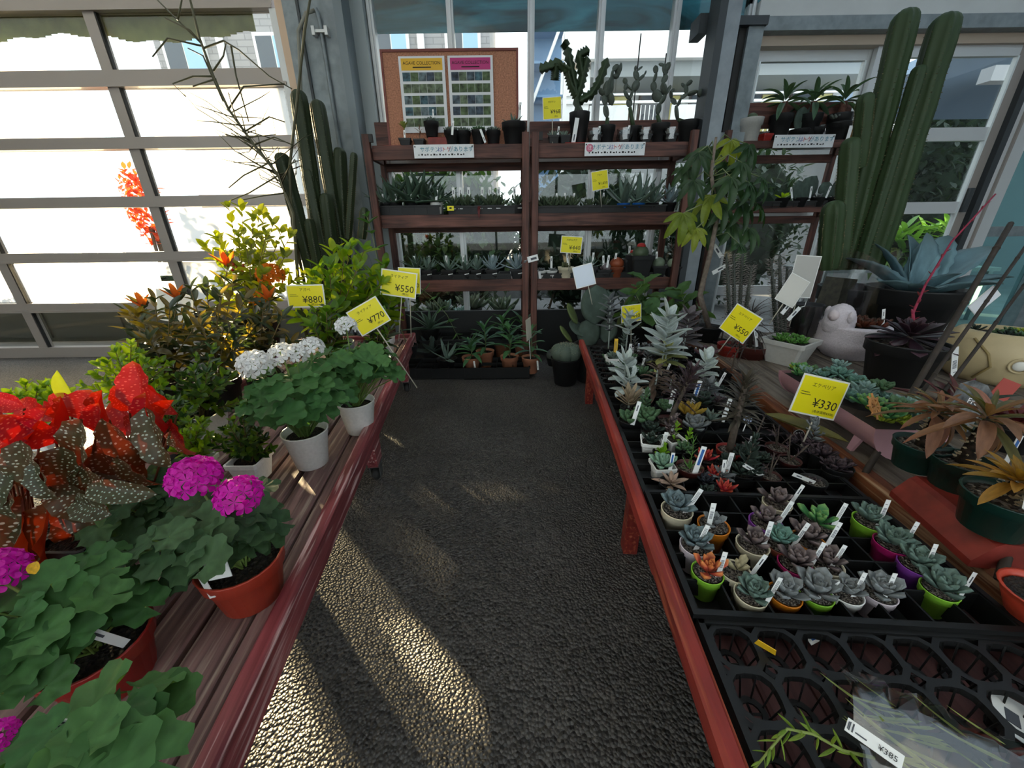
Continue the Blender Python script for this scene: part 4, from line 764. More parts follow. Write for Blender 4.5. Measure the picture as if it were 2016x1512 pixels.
# prickly pear with grey pads and its white card
PADM = leafmat('grey prickly pear', '#4c5a52', .03, None, .7, .1, spec=.2); PAD = leafmesh('round', .82, PADM, .05, .0, .09, 8); PADL = leafmesh('round', .8, leafmat('olive prickly pear', '#5c6b3c', .05, None, .6, .15), .05, 0, .1, 8)
t, r, h = potted('prickly_pear', 'large grey padded prickly pear with olive young pads', 'cactus', 1170, 660, 0.0, 40, 1.9, 'black', 'round', None, None, 3.35); m = r / 40
for (x, z, az, el, s, k) in ((-.05, .0, 0, 80, .26, 0), (.0, .22, .3, 82, .34, 0), (-.16, .22, 1.2, 60, .2, 1), (.2, .2, -1.2, 55, .2, 1), (-.1, .1, .8, 40, .2, 0), (.1, .05, -.5, 65, .22, 0), (.26, .3, -1.0, 70, .18, 1), (-.2, .05, 1.4, 50, .18, 1), (.05, .34, -.4, 50, .2, 0)): obj('pad', [PAD, PADL][k], t, T(x, 0, h + z + .02) @ Rz(az) @ Rx(R(el)) @ S(s))
pricecard('white card with a faded picture standing in the prickly pear', 1150, 543, 3.3, 40, 42, -14, 0, -10, '¥440', 'アガベ', .16, .1, True, mat('faded blue print', '#d9e2f0', .4))
# barrel cactus in a black pot on the floor
t, r, h = potted('barrel_cactus', 'knobbly grey green barrel cactus in a black pot on the asphalt', 'cactus', 1116, 668, 0, 31, 1.75, 'black', 'slit', None, GRIT, 3.28, 0, .95)
CM = leafmat('grey green cactus skin', '#58665a', .02, None, .7, .1, tip='#6f6a48'); mb = MB()
for i in range(7): a = i * .9; mb.ball((math.cos(a) * r * .55, math.sin(a) * r * .5, h + r * .45), r * .48, 14, 9, (1, 1, 1.15), lambda d: 1 - .06 * abs(math.sin(math.atan2(d.y, d.x) * 6)))
mb.ball((0, 0, h + r * .55), r * .55, 14, 9); part('body', t, mb, CM, True); mb = MB()
for i in range(260):
    a, q = rnd(0, 6.28), rnd(.1, 1.4); p = Vector((math.cos(a) * math.cos(q), math.sin(a) * math.cos(q), math.sin(q))); b = Vector((p.x * r * .98, p.y * r * .95, h + r * .45 + p.z * r * .62)); mb.tube([b, b + p * r * .07], [.0012, .0004], 3, False)
part('spines', t, mb, mat('pale spine', '#b9ae94', .6), kind='stuff')
t, r, h = potted('barrel_cactus', 'small round grey ribbed cactus behind the barrel cactus', 'cactus', 1091, 635, .1, 14, 1.2, 'black', 'round', None, None, 3.5); mb = MB().ball((0, 0, h + r * .5), r, 28, 10, (1, 1, .95), lambda d: 1 - .12 * abs(math.sin(math.atan2(d.y, d.x) * 7))); part('body', t, mb, leafmat('dark grey cactus', '#4c544f', .02), True)
# ================================================================== spiny columns
SPN = mat('grey spine', '#7d7672', .6)
def spinycol(t, pts, r, n, L, m):
    part('stem', t, MB().ribbed(pts, [r] * (len(pts) - 1) + [r * .5], 6, .2), m, True); mb = MB()
    for i in range(n):
        f = (i + .5) / n; p, d = path_pt(pts, f); q = frame(d)
        for j in range(6): a = j * R(60) + (i % 2) * R(30); e = (q @ Vector((math.cos(a), math.sin(a), .35))); b = p + e * r * .9; mb.tube([b, b + e * L], [.0022, .0006], 3, False)
    part('spines', t, mb, SPN, kind='stuff')
DKC = leafmat('dark cactus skin', '#3a3f38', .02)
for i, (px, py, lab, xs, top) in enumerate(((1445, 655, 'clump of slim spiny grey stems left of the white cards', (1430, 1445, 1462, 1480), 490), (1538, 660, 'clump of slim spiny grey stems behind the white cards', (1518, 1535, 1550), 500))):
    t, r, h = potted('spiny_stem_plant', lab, 'cactus', px, py, Z5 + .02, 26, 1.4, 'red', 'round', 'spiny stem plants', GRIT, 2.55); inv = t.matrix_basis.inverted()
    for j, x in enumerate(xs): b = aty(x, top + j * 8 + rnd(-10, 10), 2.55 + rnd(-.05, .05)); k = aty(lerp(x, px, .5), py - 6, 2.55); spinycol(t, [inv @ k, inv @ k.lerp(b, .5), inv @ b], .014, 34, .022, DKC)
    stemleaf(t, [(0, 0, h), (.03, 0, h + .12)], .01, GFEP, 30, .06, (0, 60), .1, BARK)
pricecard('blank cream card standing behind a spiny stem, lower one', 1560, 572, 2.5, 44, 56, 26, 0, -5, '¥440', 'アガベ', .15, 0, True, mat('cream back', '#d3d0c8', .6)); pricecard('blank cream card standing highest among the spiny stems', 1582, 545, 2.62, 50, 80, 4, 0, -5, '¥440', 'アガベ', .2, 0, True, mat('cream back 2', '#b5b3ad', .6))
for i, (px, py, a, lab) in enumerate(((1550, 605, 30, 'white tag strip hanging just under the cream cards'), (1563, 618, 34, 'white tag strip lowest under the cream cards'), (1413, 494, -40, 'white tag strip hanging from the leafy tree'), (1417, 530, 60, 'white tag strip hanging from the bare stem of the leafy tree'))):
    p = aty(px, py, 2.5 if i < 2 else 3.0); m = mpx(p); t = obj('hanging_tag', None, None, T(p) @ Ry(R(a)), None, lab, 'plant tag', 'hanging tag strips'); part('strip', t, MB().bx(-4 * m, 4 * m, 0, .002, -15 * m, 15 * m), TAGW); part('print', t, MB().bx(-1.5 * m, 1.5 * m, -.001, 0, -4 * m, 6 * m), TAGP); part('loop', t, MB().tube([(0, .001, 15 * m), (6 * m, .001, 22 * m), (2 * m, .004, 30 * m)], .002, 4), TAGW)
# ================================================================== deck: planters and big pots
t = thing('square_pot_plant', 'green clustered succulent in a white square pot', 'succulent', (0, 0, 0), .5, None)
p = at(1545, 712, ZD); t.matrix_basis = T(p) @ Rz(.55); r = 42 * mpx(p); me = potmesh('square', 1.1, 'greyw'); obj('pot', me, t, S(r)); soil(t, r * .75, r * .95)
for i in range(7): a = i * .9; rosette(t, (math.cos(a) * r * .45, math.sin(a) * r * .45, r * 1.0), r * .38, suc('bright green cluster leaf', '#4f7f35', .5), 14, 10, 80)
# pink trough with feet, lying along the timber
A, B = at(1548, 775, ZD + .03), at(1735, 905, ZD + .03); L = (B - A).length; ang = math.atan2(B.y - A.y, B.x - A.x); PK = mat('dusty pink metal', '#b58a92', .4, .5, 0, .12, 10)
t = thing('trough_planter', 'dusty pink half-barrel trough planted with mixed succulents', 'planter', ((A.x + B.x) / 2 + .07, (A.y + B.y) / 2, ZD), ang); rr = .125; zc = .03 + rr; n = 14; mb = MB()
sec = [(rr * math.cos(math.pi + math.pi * j / n), zc + rr * math.sin(math.pi + math.pi * j / n)) for j in range(n + 1)]; v = [(x, a, b) for x in (-L / 2, L / 2) for a, b in sec]
mb.add(v, [(j, j + 1, n + 2 + j, n + 1 + j) for j in range(n)]); part('shell', t, mb, PK, True)
for x in (-L / 2, L / 2): part('end_plate', t, MB().add([(x, a * 1.04, zc + (b - zc) * 1.04) for a, b in sec] + [(x + (.006 if x > 0 else -.006), a * 1.04, zc + (b - zc) * 1.04) for a, b in sec], [tuple(range(n + 1)), tuple(range(2 * n + 1, n, -1))] + [(j, n + 1 + j, n + 2 + j, j + 1) for j in range(n)]), PK, label='round pink end plate')
for x in (-L * .32, L * .32):
    for y in (-.07, .07): part('foot', t, MB().add([(x - .02, y - .006, .07), (x + .02, y - .006, .07), (x + .012, y + (.02 if y > 0 else -.02) - .006, 0), (x - .012, y + (.02 if y > 0 else -.02) - .006, 0), (x - .02, y + .006, .07), (x + .02, y + .006, .07), (x + .012, y + (.02 if y > 0 else -.02) + .006, 0), (x - .012, y + (.02 if y > 0 else -.02) + .006, 0)], [(0, 1, 2, 3), (7, 6, 5, 4), (0, 4, 5, 1), (1, 5, 6, 2), (2, 6, 7, 3), (3, 7, 4, 0)]), PK)
part('soil', t, MB().bx(-L / 2 + .004, L / 2 - .004, -rr * .96, rr * .96, zc - .03, zc - .01), SOIL)
S_SIL = suc('silver blue rosette leaf', '#7f9a94', .42, 'spat', thick=.1); S_SED = suc('yellow green sedum', '#8a9a2a', .5, thick=.2); S_MIX = [S_TEAL, S_SIL, S_JADE, S_LEAF]
for x, y, R_, me, n in ((L * .30, -.03, .055, suc('green open rosette', '#5c8a60', .55), 26), (L * .08, .0, .075, S_SIL, 22), (-L * .1, .05, .05, S_TEAL, 22), (-L * .3, .03, .06, S_TEAL, 24), (-L * .22, -.05, .045, S_JADE, 20), (-L * .4, -.02, .05, S_JADE, 20), (L * .05, -.07, .045, S_TEAL, 18), (-L * .05, -.06, .04, S_SED, 18), (L * .2, .07, .05, S_SIL, 18), (-L * .12, -.01, .05, S_GREY, 18), (L * .4, .05, .04, S_TEAL, 16)): rosette(t, (x, y, zc + .015), R_, me, n, 10, 80, .35)
for i in range(26): rosette(t, (L * rnd(-.46, .46), rnd(-.1, .1), zc + rnd(.01, .05)), rnd(.045, .068), S_MIX[i % 4], 16, 10, 80)
for i in range(16): rosette(t, (L * rnd(.3, .46), rnd(-.08, .08), zc + rnd(.0, .03)), .022, S_SED, 10, 10, 80, name='sedum_leaf')
for i in range(10): rosette(t, (-L * rnd(.3, .48), rnd(-.1, .1), zc + rnd(.0, .03)), .024, [S_SED, S_JADE][i % 2], 9, 10, 80, name='sedum_leaf')
t = obj('ship_wheel_ornament', None, None, T(at(1722, 800, ZD + .24)) @ Rx(R(55)) @ Ry(R(25)), None, 'small orange wooden ship wheel stuck in the pink trough', 'ornament'); OW = mat('orange wood', '#b9814a', .6)
part('rim', t, MB().lathe([(.026, -.003), (.034, -.003), (.034, .003), (.026, .003), (.026, -.003)], 20), OW)
for i in range(8): a = i * R(45); part('spoke', t, MB().tube([(0, 0, 0), (.048 * math.cos(a), .048 * math.sin(a), 0)], [.003, .0035], 6), OW, True)
pricecard('large yellow price card for 330 yen in front of the pink trough', 1613, 782, 1.36, 96, 80, 13, 0, -8, '¥330', 'エケベリア', .16, .1)
t = obj('trough_tag', None, None, T(at(1607, 838, ZD + .03)) @ Rx(R(-20)) @ Ry(R(14)), None, 'narrow white tag below the 330 yen card', 'plant tag'); part('strip', t, MB().bx(-.009, .009, 0, .002, -.05, .07), TAGW); part('print', t, MB().bx(-.004, .004, -.001, 0, -.03, .05), TAGP)
# dried leaf and twig spilling on the timber
t = obj('dry_leaf', leafmesh('lance', .3, leafmat('olive dry leaf', '#5d5a24', .15), .3, .3), None, T(at(1505, 815, ZD + .07)) @ Rz(R(-140)) @ Rx(R(-12)) @ S(.3), None, 'long olive dry leaf lying across the tray edge beside the timber', 'leaf')
# sheep planter
p = at(1655, 700, ZD); t = thing('sheep_planter', 'white woolly sheep planter holding a brown rosette', 'planter', p, R(0)); m = mpx(p); WO = mat('white wool ceramic', '#cfc6cc', .6, .4, 0, .1, 120, .5); u = m * 1.0
def wool(d): return 1 + .022 * math.sin(d.z * 46 + 3 * math.sin(d.x * 16)) 
part('body', t, MB().lathe([(.001, 0), (36 * u, 0)] + [(u * (36 + 19 * math.sin(min(1, i / 12) * 1.9) + .9 * (i % 2)), u * 62 * i / 20) for i in range(1, 21)] + [(46 * u, 64 * u), (40 * u, 62 * u), (38 * u, 50 * u)], 44, (8 * u, 0, 0)).ball((-27 * u, -2 * u, 68 * u), 24 * u, 34, 34, (1, 1.1, 1.42), wool), WO, True)
part('muzzle', t, MB().ball((-47 * u, -10 * u, 82 * u), 10 * u, 16, 12, (.8, 1, 1.0)), mat('smooth ceramic', '#cdbfc2', .5), True)
for s_ in (-1, 1): part('ear', t, MB().ball((-30 * u, s_ * 27 * u - 2 * u, 82 * u), 8 * u, 12, 10, (.7, .7, 1.4)), WO, True)
part('soil', t, MB().disc(40 * u, 56 * u, 20, (8 * u, 0)), SOIL); part('nose', t, MB().ball((-55 * u, -12 * u, 80 * u), 2.5 * u, 8, 6), mat('grey pink nose', '#8f7f80', .5), True)
for i in range(5): rosette(t, (24 * u + rnd(-18, 18) * u, rnd(-20, 16) * u, 60 * u), 24 * u, suc('russet rosette leaf', '#6b3626', .4, tip='#3a3026'), 14, 15, 80)
tag(t, (46 * u, -14 * u, 68 * u), 26 * u, -12, -5, 0, 'plain')
# aeonium
t, r, h = potted('aeonium', 'dark purple rosette aeonium in a black pot', 'succulent', 1790, 668, ZD, 66, 1.25, 'black', 'round', None, GRIT); m = r / 66
AEO = leafmesh('spat', .34, leafmat('dark purple aeonium leaf', '#33222b', .08, None, .4, .15, tip='#4a3138'), -.1, .2, .02, 7)
part('stem', t, MB().tube([(0, 0, h), (.0, 0, h + .06)], .016, 8), BARK, True); rosette(t, (0, 0, h + .05), 72 * m, AEO, 34, -22, 75, .4); tag(t, (.2 * r, -1.02 * r, h + .02), r * .75, 160, 0, 0, 'bar')
stemleaf(t, [(.02, 0, h + .08), (30 * m, 30 * m, h + 60 * m), (80 * m, 60 * m, h + 110 * m), (150 * m, 90 * m, h + 190 * m), (230 * m, 100 * m, h + 280 * m)], .008, leafmesh('lance', .35, leafmat('crimson bract', '#8e2f42', .2, tip='#a05a5a'), .2, .2, .03), 26, .035, (20, 60), .15, leafmat('crimson stalk', '#9c2c44', .1), sname='flower_stalk', name='bract')
# blue agave
AGM = leafmat('blue agave leaf', '#6e8d96', .06, None, .6, .08, tip='#566a6c', spec=.25); t, r, h = potted('blue_agave', 'large blue grey agave with broad leaves in a black pot', 'agave', 1805, 556, ZD, 78, 1.5, 'black', 'round', None, None, 2.75); m = r / 78
ag = leafmesh('lance', .46, AGM, .35, .35, .02, 14, 2, 0, -.5, .05)
for az, el, s_ in ((0.2, 78, 118), (.5, 66, 120), (-.4, 70, 110), (1.45, 24, 150), (-1.35, 28, 170), (2.0, 12, 120), (-2.0, 15, 130), (2.7, 10, 120), (-2.7, 14, 120), (3.2, 30, 90), (1.0, 45, 130), (-.9, 48, 140)): obj('leaf', ag, t, T(0, 0, h) @ Rz(az) @ Rx(R(el)) @ S(s_ * m))
t, r, h = potted('striped_agave', 'grey blue grass-leaved plant in a grey pot behind the sheep', 'plant', 1740, 590, ZD, 30, 1.5, 'greyw', 'square', None, None, 2.95); rosette(t, (0, 0, h), r * 1.5, leafmesh('needle', .05, AGM, -.6, .1), 50, 20, 85, .7)
pricecard('white card leaning behind the bamboo stakes', 1938, 592, 2.0, 30, 52, 38, 0, 0, '¥440', 'アガベ', 0, 0, True, mat('bright white card', '#e9ecf2', .4))
# columnar cactus, bagged pot
t, r, h = potted('columnar_cactus', 'tall dark green columnar cactus with three thick stems', 'cactus', 1682, 575, ZD, 62, 1.6, 'black', 'round', None, None, 3.0, 0); CG = leafmat('columnar cactus green', '#33452a', .02, None, .5, .08, spec=.3); inv = t.matrix_basis.inverted()
def column(t, base, top, y0, y1, rpx, ribs=6, m_=None, sp=True, curve=0, nm='stem'):
    a, b = aty(*base, y0), aty(*top, y1); r = rpx * mpx(a.lerp(b, .5)); n = 22; inv = t.matrix_basis.inverted(); L_ = (b - a).length; cap = min(.3, r / L_); fs = [(1 - cap) * i / 17 for i in range(18)] + [1 - cap + cap * math.sin(R(q)) for q in (25, 45, 62, 78, 88)]; pts = [inv @ a.lerp(b, f_) for f_ in fs]
    rs = [r * (.82 + .18 * min(1, i / 3)) * (1 + .03 * math.sin(i * 1.7)) for i in range(18)] + [r * math.cos(R(q)) ** .8 for q in (25, 45, 62, 78, 88)]
    part(nm, t, MB().ribbed(pts, rs, ribs, .26), m_ or CG, True)
    if sp:
        mb = MB()
        for i in range(44):
            p, d = path_pt(pts[:18], (i + .5) / 44); q = frame(d); k = rs[min(17, int((i + .5) / 44 * n))]; up = Vector((1, .2, 0)); ax = (up - d * up.dot(d)).normalized(); bx_ = d.cross(ax)
            for j in range(ribs):
                w_ = 2 * math.pi * j / ribs; e = ax * math.cos(w_) + bx_ * math.sin(w_); b_ = p + e * k * .98; mb.tube([b_ - e * .002, b_ + e * .006], [.004, .001], 4, False)
        part('spines', t, mb, mat('tan areole', '#6d6448', .7), kind='stuff')
column(t, (1662, 530), (1787, 16), 3.0, 3.0, 21); column(t, (1716, 530), (1867, 24), 2.95, 2.95, 23); column(t, (1690, 530), (1812, 128), 2.92, 2.92, 12, 5); column(t, (1690, 330), (1706, 182), 3.0, 2.96, 15, 5); column(t, (1630, 530), (1642, 395), 2.93, 2.93, 20); column(t, (1652, 530), (1676, 270), 2.95, 2.98, 17, 5)
PLAS = glassmat('clear plastic wrap', (.86, .88, .88), .16, .12); n = 20; mb = MB(); v = []
for i in range(7):
    for j in range(n):
        a = 2 * math.pi * j / n; k = 1 + .05 * math.sin(j * 2.7 + i) + .1 * (i / 6); zz = h * .1 + i / 6 * (h * 1.55 + .12 * math.sin(a * 2 + .6)); v.append((math.cos(a) * r * 1.12 * k, math.sin(a) * r * 1.12 * k, zz))
mb.add(v, [(i * n + j, i * n + (j + 1) % n, (i + 1) * n + (j + 1) % n, (i + 1) * n + j) for i in range(6) for j in range(n)]); part('plastic_wrap', t, mb, PLAS, True, label='clear crinkled plastic wrap around the pot')
p = aty(1640, 590, 2.85); part('label_picture', t, MB().bx(-.12, .12, -.002, .002, -.16, .16), mat('dark flower print', '#2c2a20', .4, .5, 0, .8, 25), mtx=inv @ T(p) @ Ry(R(6)))
t, r, h = potted('wrapped_pot', 'black plastic-wrapped pot left of the sheep planter', 'pot', 1588, 615, ZD, 26, 3.4, 'black', 'round', None, None, 2.7); mb = MB(); v = []
for i in range(5):
    for j in range(16): a = 2 * math.pi * j / 16; k = 1.1 + .08 * math.sin(j * 2.3 + i * 1.3); v.append((math.cos(a) * r * k, math.sin(a) * r * k, h * i / 4 * 1.15))
mb.add(v, [(i * 16 + j, i * 16 + (j + 1) % 16, (i + 1) * 16 + (j + 1) % 16, (i + 1) * 16 + j) for i in range(4) for j in range(16)]); part('plastic_wrap', t, mb, PLAS, True)
# bird planter in cream ceramic with a round eye
p = at(1945, 745, ZD); t = thing('bird_planter', 'cream ceramic bird planter with a round white eye', 'planter', p, R(-38)); m = mpx(p); u = m; CR = mat('cream ceramic', '#b9a780', .45, .5, 0, .1, 8)
part('body', t, MB().lathe([(.001, 0), (58 * u, 0), (74 * u, 14 * u), (82 * u, 50 * u), (74 * u, 88 * u), (66 * u, 96 * u), (60 * u, 96 * u), (60 * u, 80 * u)], 32), CR, True, S(1, .8, 1)); part('soil', t, MB().disc(60 * u, 86 * u, 20), SOIL, mtx=S(1, .8, 1))
part('eye', t, MB().ball((0, 0, 0), 9 * u, 16, 8, (1, .4, 1)), mat('white glaze', '#d8d5cc', .3), True, T(10 * u, -66 * u, 46 * u)); part('eye_ring', t, MB().lathe([(11 * u, -1.5 * u), (14 * u, -1.5 * u), (14 * u, 1.5 * u), (11 * u, 1.5 * u), (11 * u, -1.5 * u)], 22), CR, True, T(10 * u, -65 * u, 46 * u) @ Rx(R(90)))
part('brow', t, MB().tube([(-52 * u, -46 * u, 84 * u), (-30 * u, -60 * u, 60 * u), (-22 * u, -64 * u, 38 * u), (-36 * u, -58 * u, 12 * u)], 2.2 * u, 6), mat('ochre line', '#8a7648', .5), True)
for i in range(9): rosette(t, (rnd(-45, 45) * u, rnd(-35, 35) * u, 90 * u), 16 * u, [S_SED, S_JADE, S_DKGN][i % 3], 10, 10, 80)
# dark strap-leaved plant in front of it
t, r, h = potted('dark_bromeliad', 'dark red and green strap-leaved plant below the bird planter', 'plant', 1880, 812, ZD, 30, 1.2, 'black', 'round', None, None); m = r / 30
rosette(t, (0, 0, h), 120 * m, [leafmesh('lance', .16, leafmat('dark green strap leaf', '#27382c', .1, None, .4, .2), -.6, .3), leafmesh('lance', .16, leafmat('dark red strap leaf', '#57272b', .1, None, .4, .2), -.5, .3)], 20, 5, 80, .5)
# curved red brick block and the green pots
t = thing('red_clay_block', 'rounded red clay roof-tile block carrying the green pots', 'clay block', (0, 0, 0), 0); a, b = at(1750, 975, ZD), at(1905, 1115, ZD); ang = math.atan2(b.y - a.y, b.x - a.x); L = (b - a).length; t.matrix_basis = T((a + b) / 2) @ Rz(ang)
prf = [(0, 0), (.0, .02), (.035, .075), (.05, .085), (.21, .085), (.225, .075), (.24, 0)]; v = [(x, y, z) for x in (-L / 2, L / 2) for y, z in prf]; k = len(prf)
part('block', t, MB().add(v, [(j, k + j, k + j + 1, j + 1) for j in range(k - 1)] + [tuple(range(k)), tuple(range(2 * k - 1, k - 1, -1)), (0, k - 1, 2 * k - 1, k)]), mat('red clay', '#7a2a22', .5, .4, 0, .3, 14, .2))
PACH = [leafmesh('lance', .15, leafmat('autumn orange leaf', '#7d5c3e', .25, None, .45, .25, tip='#7a4a30'), -.5, .25), leafmesh('lance', .14, leafmat('olive long leaf', '#5a5a36', .3, None, .45, .2, tip='#8a6a44'), -.6, .25), leafmesh('lance', .22, leafmat('dusky salmon leaf', '#8a6350', .25, None, .5, .2), -.9, .3)]
SPK = mat('spotted trunk', '#2a211b', .8, .3, 0, .9, 90)
for i, (px, py, lab, rp, sh) in enumerate(((1818, 872, 'spiny-trunked plant with orange leaves in a dark green pot, left one', 45, 70), (1900, 905, 'spiny-trunked plant with long drooping leaves in a dark green pot, middle one', 50, 95), (1985, 975, 'yellowing spiny-trunked plant in a dark green pot at the right edge', 66, 40))):
    t, r, h = potted('spiny_trunk_plant', lab, 'plant', px, py, ZD + .085, rp, 1.25, 'green', 'round', 'dark green pots on the red block', GRIT, None, 0); m = r / rp; H = sh * m
    part('trunk', t, MB().tube([(0, 0, h - .01), (0, 0, h + H * .5), (.01, 0, h + H)], [r * .28, r * .22, r * .16], 10), SPK, True); mb = MB()
    for j in range(50): a, q = rnd(0, 6.28), rnd(.05, .95); b_ = Vector((math.cos(a) * r * .22, math.sin(a) * r * .22, h + q * H)); mb.tube([b_, b_ + Vector((math.cos(a), math.sin(a), .3)) * .012], [.004, .001], 4, False)
    part('spines', t, mb, mat('cream knob', '#b0a184', .7), kind='stuff'); rosette(t, (0, 0, h + H), (92, 120, 90)[i] * m, PACH if i < 2 else [leafmesh('lance', .24, leafmat('mustard leaf', '#9c7430', .3), -.4, .25)], 26, -14, 66, .5)
    for j in range(2 if i < 2 else 0): obj('leaf', PACH[2], t, T(.02, -.01, h + H) @ Rz(2.6 + j) @ Rx(R(-50)) @ S(70 * m))
    if i == 1: tag(t, (.75 * r, -.6 * r, h + .45 * r), r * 1.1, 12, -8, 0, 'blue'); 
    if i == 2: o = tag(t, (-.35 * r, -.7 * r, h + .45 * r), r * 1.15, 34, -30, 0, 'line'); o.matrix_basis = o.matrix_basis @ S(2.6, 1, 1)
t = obj('foil_label', None, None, T(aty(1905, 800, 1.25)) @ Ry(R(16)) @ Rx(R(-8)), None, 'silver and black plant label lettered in white behind the middle green pot', 'plant tag'); part('card', t, MB().add([(-.07, 0, -.09), (.06, 0, -.09), (.075, 0, .06), (.03, 0, .09), (-.03, 0, .095), (-.075, 0, .07), (-.07, .003, -.09), (.06, .003, -.09), (.075, .003, .06), (.03, .003, .09), (-.03, .003, .095), (-.075, .003, .07)], [(0, 1, 2, 3, 4, 5), (11, 10, 9, 8, 7, 6)] + [(i, 6 + i, 6 + (i + 1) % 6, (i + 1) % 6) for i in range(6)]), mat('foil print', '#6f7274', .3, .6, .3, .9, 30)); obj('lettering', TX['Tin Frosty'], t, T(0, -.002, .02) @ Rx(R(90)) @ Ry(R(-8)) @ S(.03))
# leaning stakes
STK = mat('weathered bamboo', '#372f29', .7, .3, 0, .25, 30)
for i, (a, b, r_, lab) in enumerate((((1703, 932, .5), (1990, 440, 1.95), .011, 'thick dark stake leaning highest across the right side'), ((1760, 850, .5), (2030, 470, 1.9), .008, 'slim stake leaning beside the thick one'), ((1790, 862, .5), (2040, 530, 1.9), .008, 'slim stake leaning nearest the bird planter'), ((1968, 1142, .5), (2040, 900, .95), .011, 'short dark stake by the right edge below the green pots'))):
    p0 = at(a[0], a[1], a[2]); p1 = aty(b[0], b[1], p0.y + (.75 if i < 3 else .2)); N = 8; pts = [p0.lerp(p1, j / N) - p0 for j in range(N + 1)]
    t = thing('garden_stake', lab, 'stake', p0, 0, 'leaning garden stakes'); part('cane', t, MB().tube(pts, [r_] * (N + 1), 8), STK, True)
    for j in (2, 5, 7): part('node', t, MB().tube([p0.lerp(p1, j / N) - p0, p0.lerp(p1, j / N + .006) - p0], r_ * 1.18, 8), STK, True)
t, r, h = potted('clay_bowl', 'orange clay pot cut off at the right edge of the deck', 'pot', 2062, 1172, ZD, 62, 1.0, 'redor', 'bowl')
t, r, h = potted('red_bromeliad', 'red leaved plant in a black pot at the right edge', 'plant', 2000, 838, ZD, 42, 1.2, 'black', 'round'); rosette(t, (0, 0, h), r * 1.6, leafmesh('strap', .3, leafmat('dark wine leaf', '#5a1c22', .15), -.2, .3), 12, 30, 80, .6)
t = obj('red_card', None, None, T(aty(1977, 770, 1.55)) @ Ry(R(20)), None, 'salmon red card leaning above the foil label', 'card'); part('sheet', t, MB().bx(-.05, .05, 0, .003, -.04, .05), mat('salmon card', '#b5524a', .5))
# ================================================================== bits lying in the near empty tray
t = thing('wrapped_plant', 'plant in shiny clear wrap with a trailing shoot lying in the empty tray', 'plant', at(1850, 1500, ZR + .09), R(-28)); mb = MB(); v = []; nx, ny = 14, 9
for i in range(nx + 1):
    for j in range(ny + 1): x, y = i / nx * .34 - .12, j / ny * .2 - .08; v.append((x, y * (1 - .25 * i / nx), .035 * math.sin(j / ny * 3.1) + .008 * math.sin(i * 2.1 + j * 1.7) + .01 * math.cos(i * 3.3 - j)))
mb.add(v, [(i * (ny + 1) + j, (i + 1) * (ny + 1) + j, (i + 1) * (ny + 1) + j + 1, i * (ny + 1) + j + 1) for i in range(nx) for j in range(ny)]); part('clear_wrap', t, mb, glassmat('crinkled clear film', (.93, .93, .86), .3, .12), True)
for i in range(26): a = rnd(-.5, .5); obj('leaf', leafmesh('needle', .08, leafmat('pale straw leaf', '#8d9a55', .3), .3, .1), t, T(rnd(-.08, .12), rnd(-.05, .08), rnd(-.01, .015)) @ Rz(a + R(90)) @ S(rnd(.06, .12)))
inv = t.matrix_basis.inverted(); P = [inv @ at(a, b, z) for a, b, z in ((1720, 1492, .5), (1660, 1478, .52), (1600, 1445, .55), (1550, 1435, .56), (1520, 1470, .54), (1488, 1510, .51))]
stemleaf(t, P, .003, leafmesh('lance', .2, leafmat('fresh trailing leaf', '#7d9a3c', .3), .3, .2, .03), 22, .035, (10, 50), .1, leafmat('trailing stem', '#8a9a50', .1), sname='shoot')
t = obj('price_tag', None, None, T(at(1720, 1462, ZR + .12)) @ Rz(R(-48)) @ Rx(R(-62)), None, 'white printed tag for 385 yen beside the shiny wrap', 'plant tag'); part('strip', t, MB().bx(-.036, .036, 0, .002, -.011, .011), TAGW); obj('lettering', TX['¥385'], t, T(.018, -.002, -.002) @ Rx(R(90)) @ S(.012)); part('barcode', t, MB().bx(-.034, -.0325, -.001, 0, -.006, .006).bx(-.032, -.0305, -.001, 0, -.007, .007).bx(-.028, -.026, -.001, 0, -.007, .007).bx(-.023, -.008, -.001, 0, -.005, -.003), TAGP)
for i, (px, py, lab, s_) in enumerate(((1600, 1258, 'tiny blue and white scrap in the empty tray', .016), (1507, 1275, 'small pale yellow scrap standing on the empty tray', .02), (1990, 1410, 'white paper scrap at the right of the empty tray', .05))):
    t = obj('paper_scrap', None, None, T(at(px, py, ZR + .03 if i != 1 else ZR + .08)) @ Rz(rnd(0, 3)) @ Rx(R(70 if i == 1 else 12)), None, lab, 'scrap'); part('sheet', t, MB().add([(-s_, -s_ * .6, 0), (s_, -s_ * .5, 0), (s_ * .8, s_ * .6, .002), (-s_ * .9, s_ * .5, .001), (-s_, -s_ * .6, .0015), (s_, -s_ * .5, .0015), (s_ * .8, s_ * .6, .0035), (-s_ * .9, s_ * .5, .0025)], [(3, 2, 1, 0), (4, 5, 6, 7), (0, 1, 5, 4), (1, 2, 6, 5), (2, 3, 7, 6), (3, 0, 4, 7)]), TAGW if i != 1 else TAGY); part('print', t, MB().bx(-s_ * .4, s_ * .2, -s_ * .2, s_ * .2, .0025, .004), TAGB if i == 0 else TAGP)
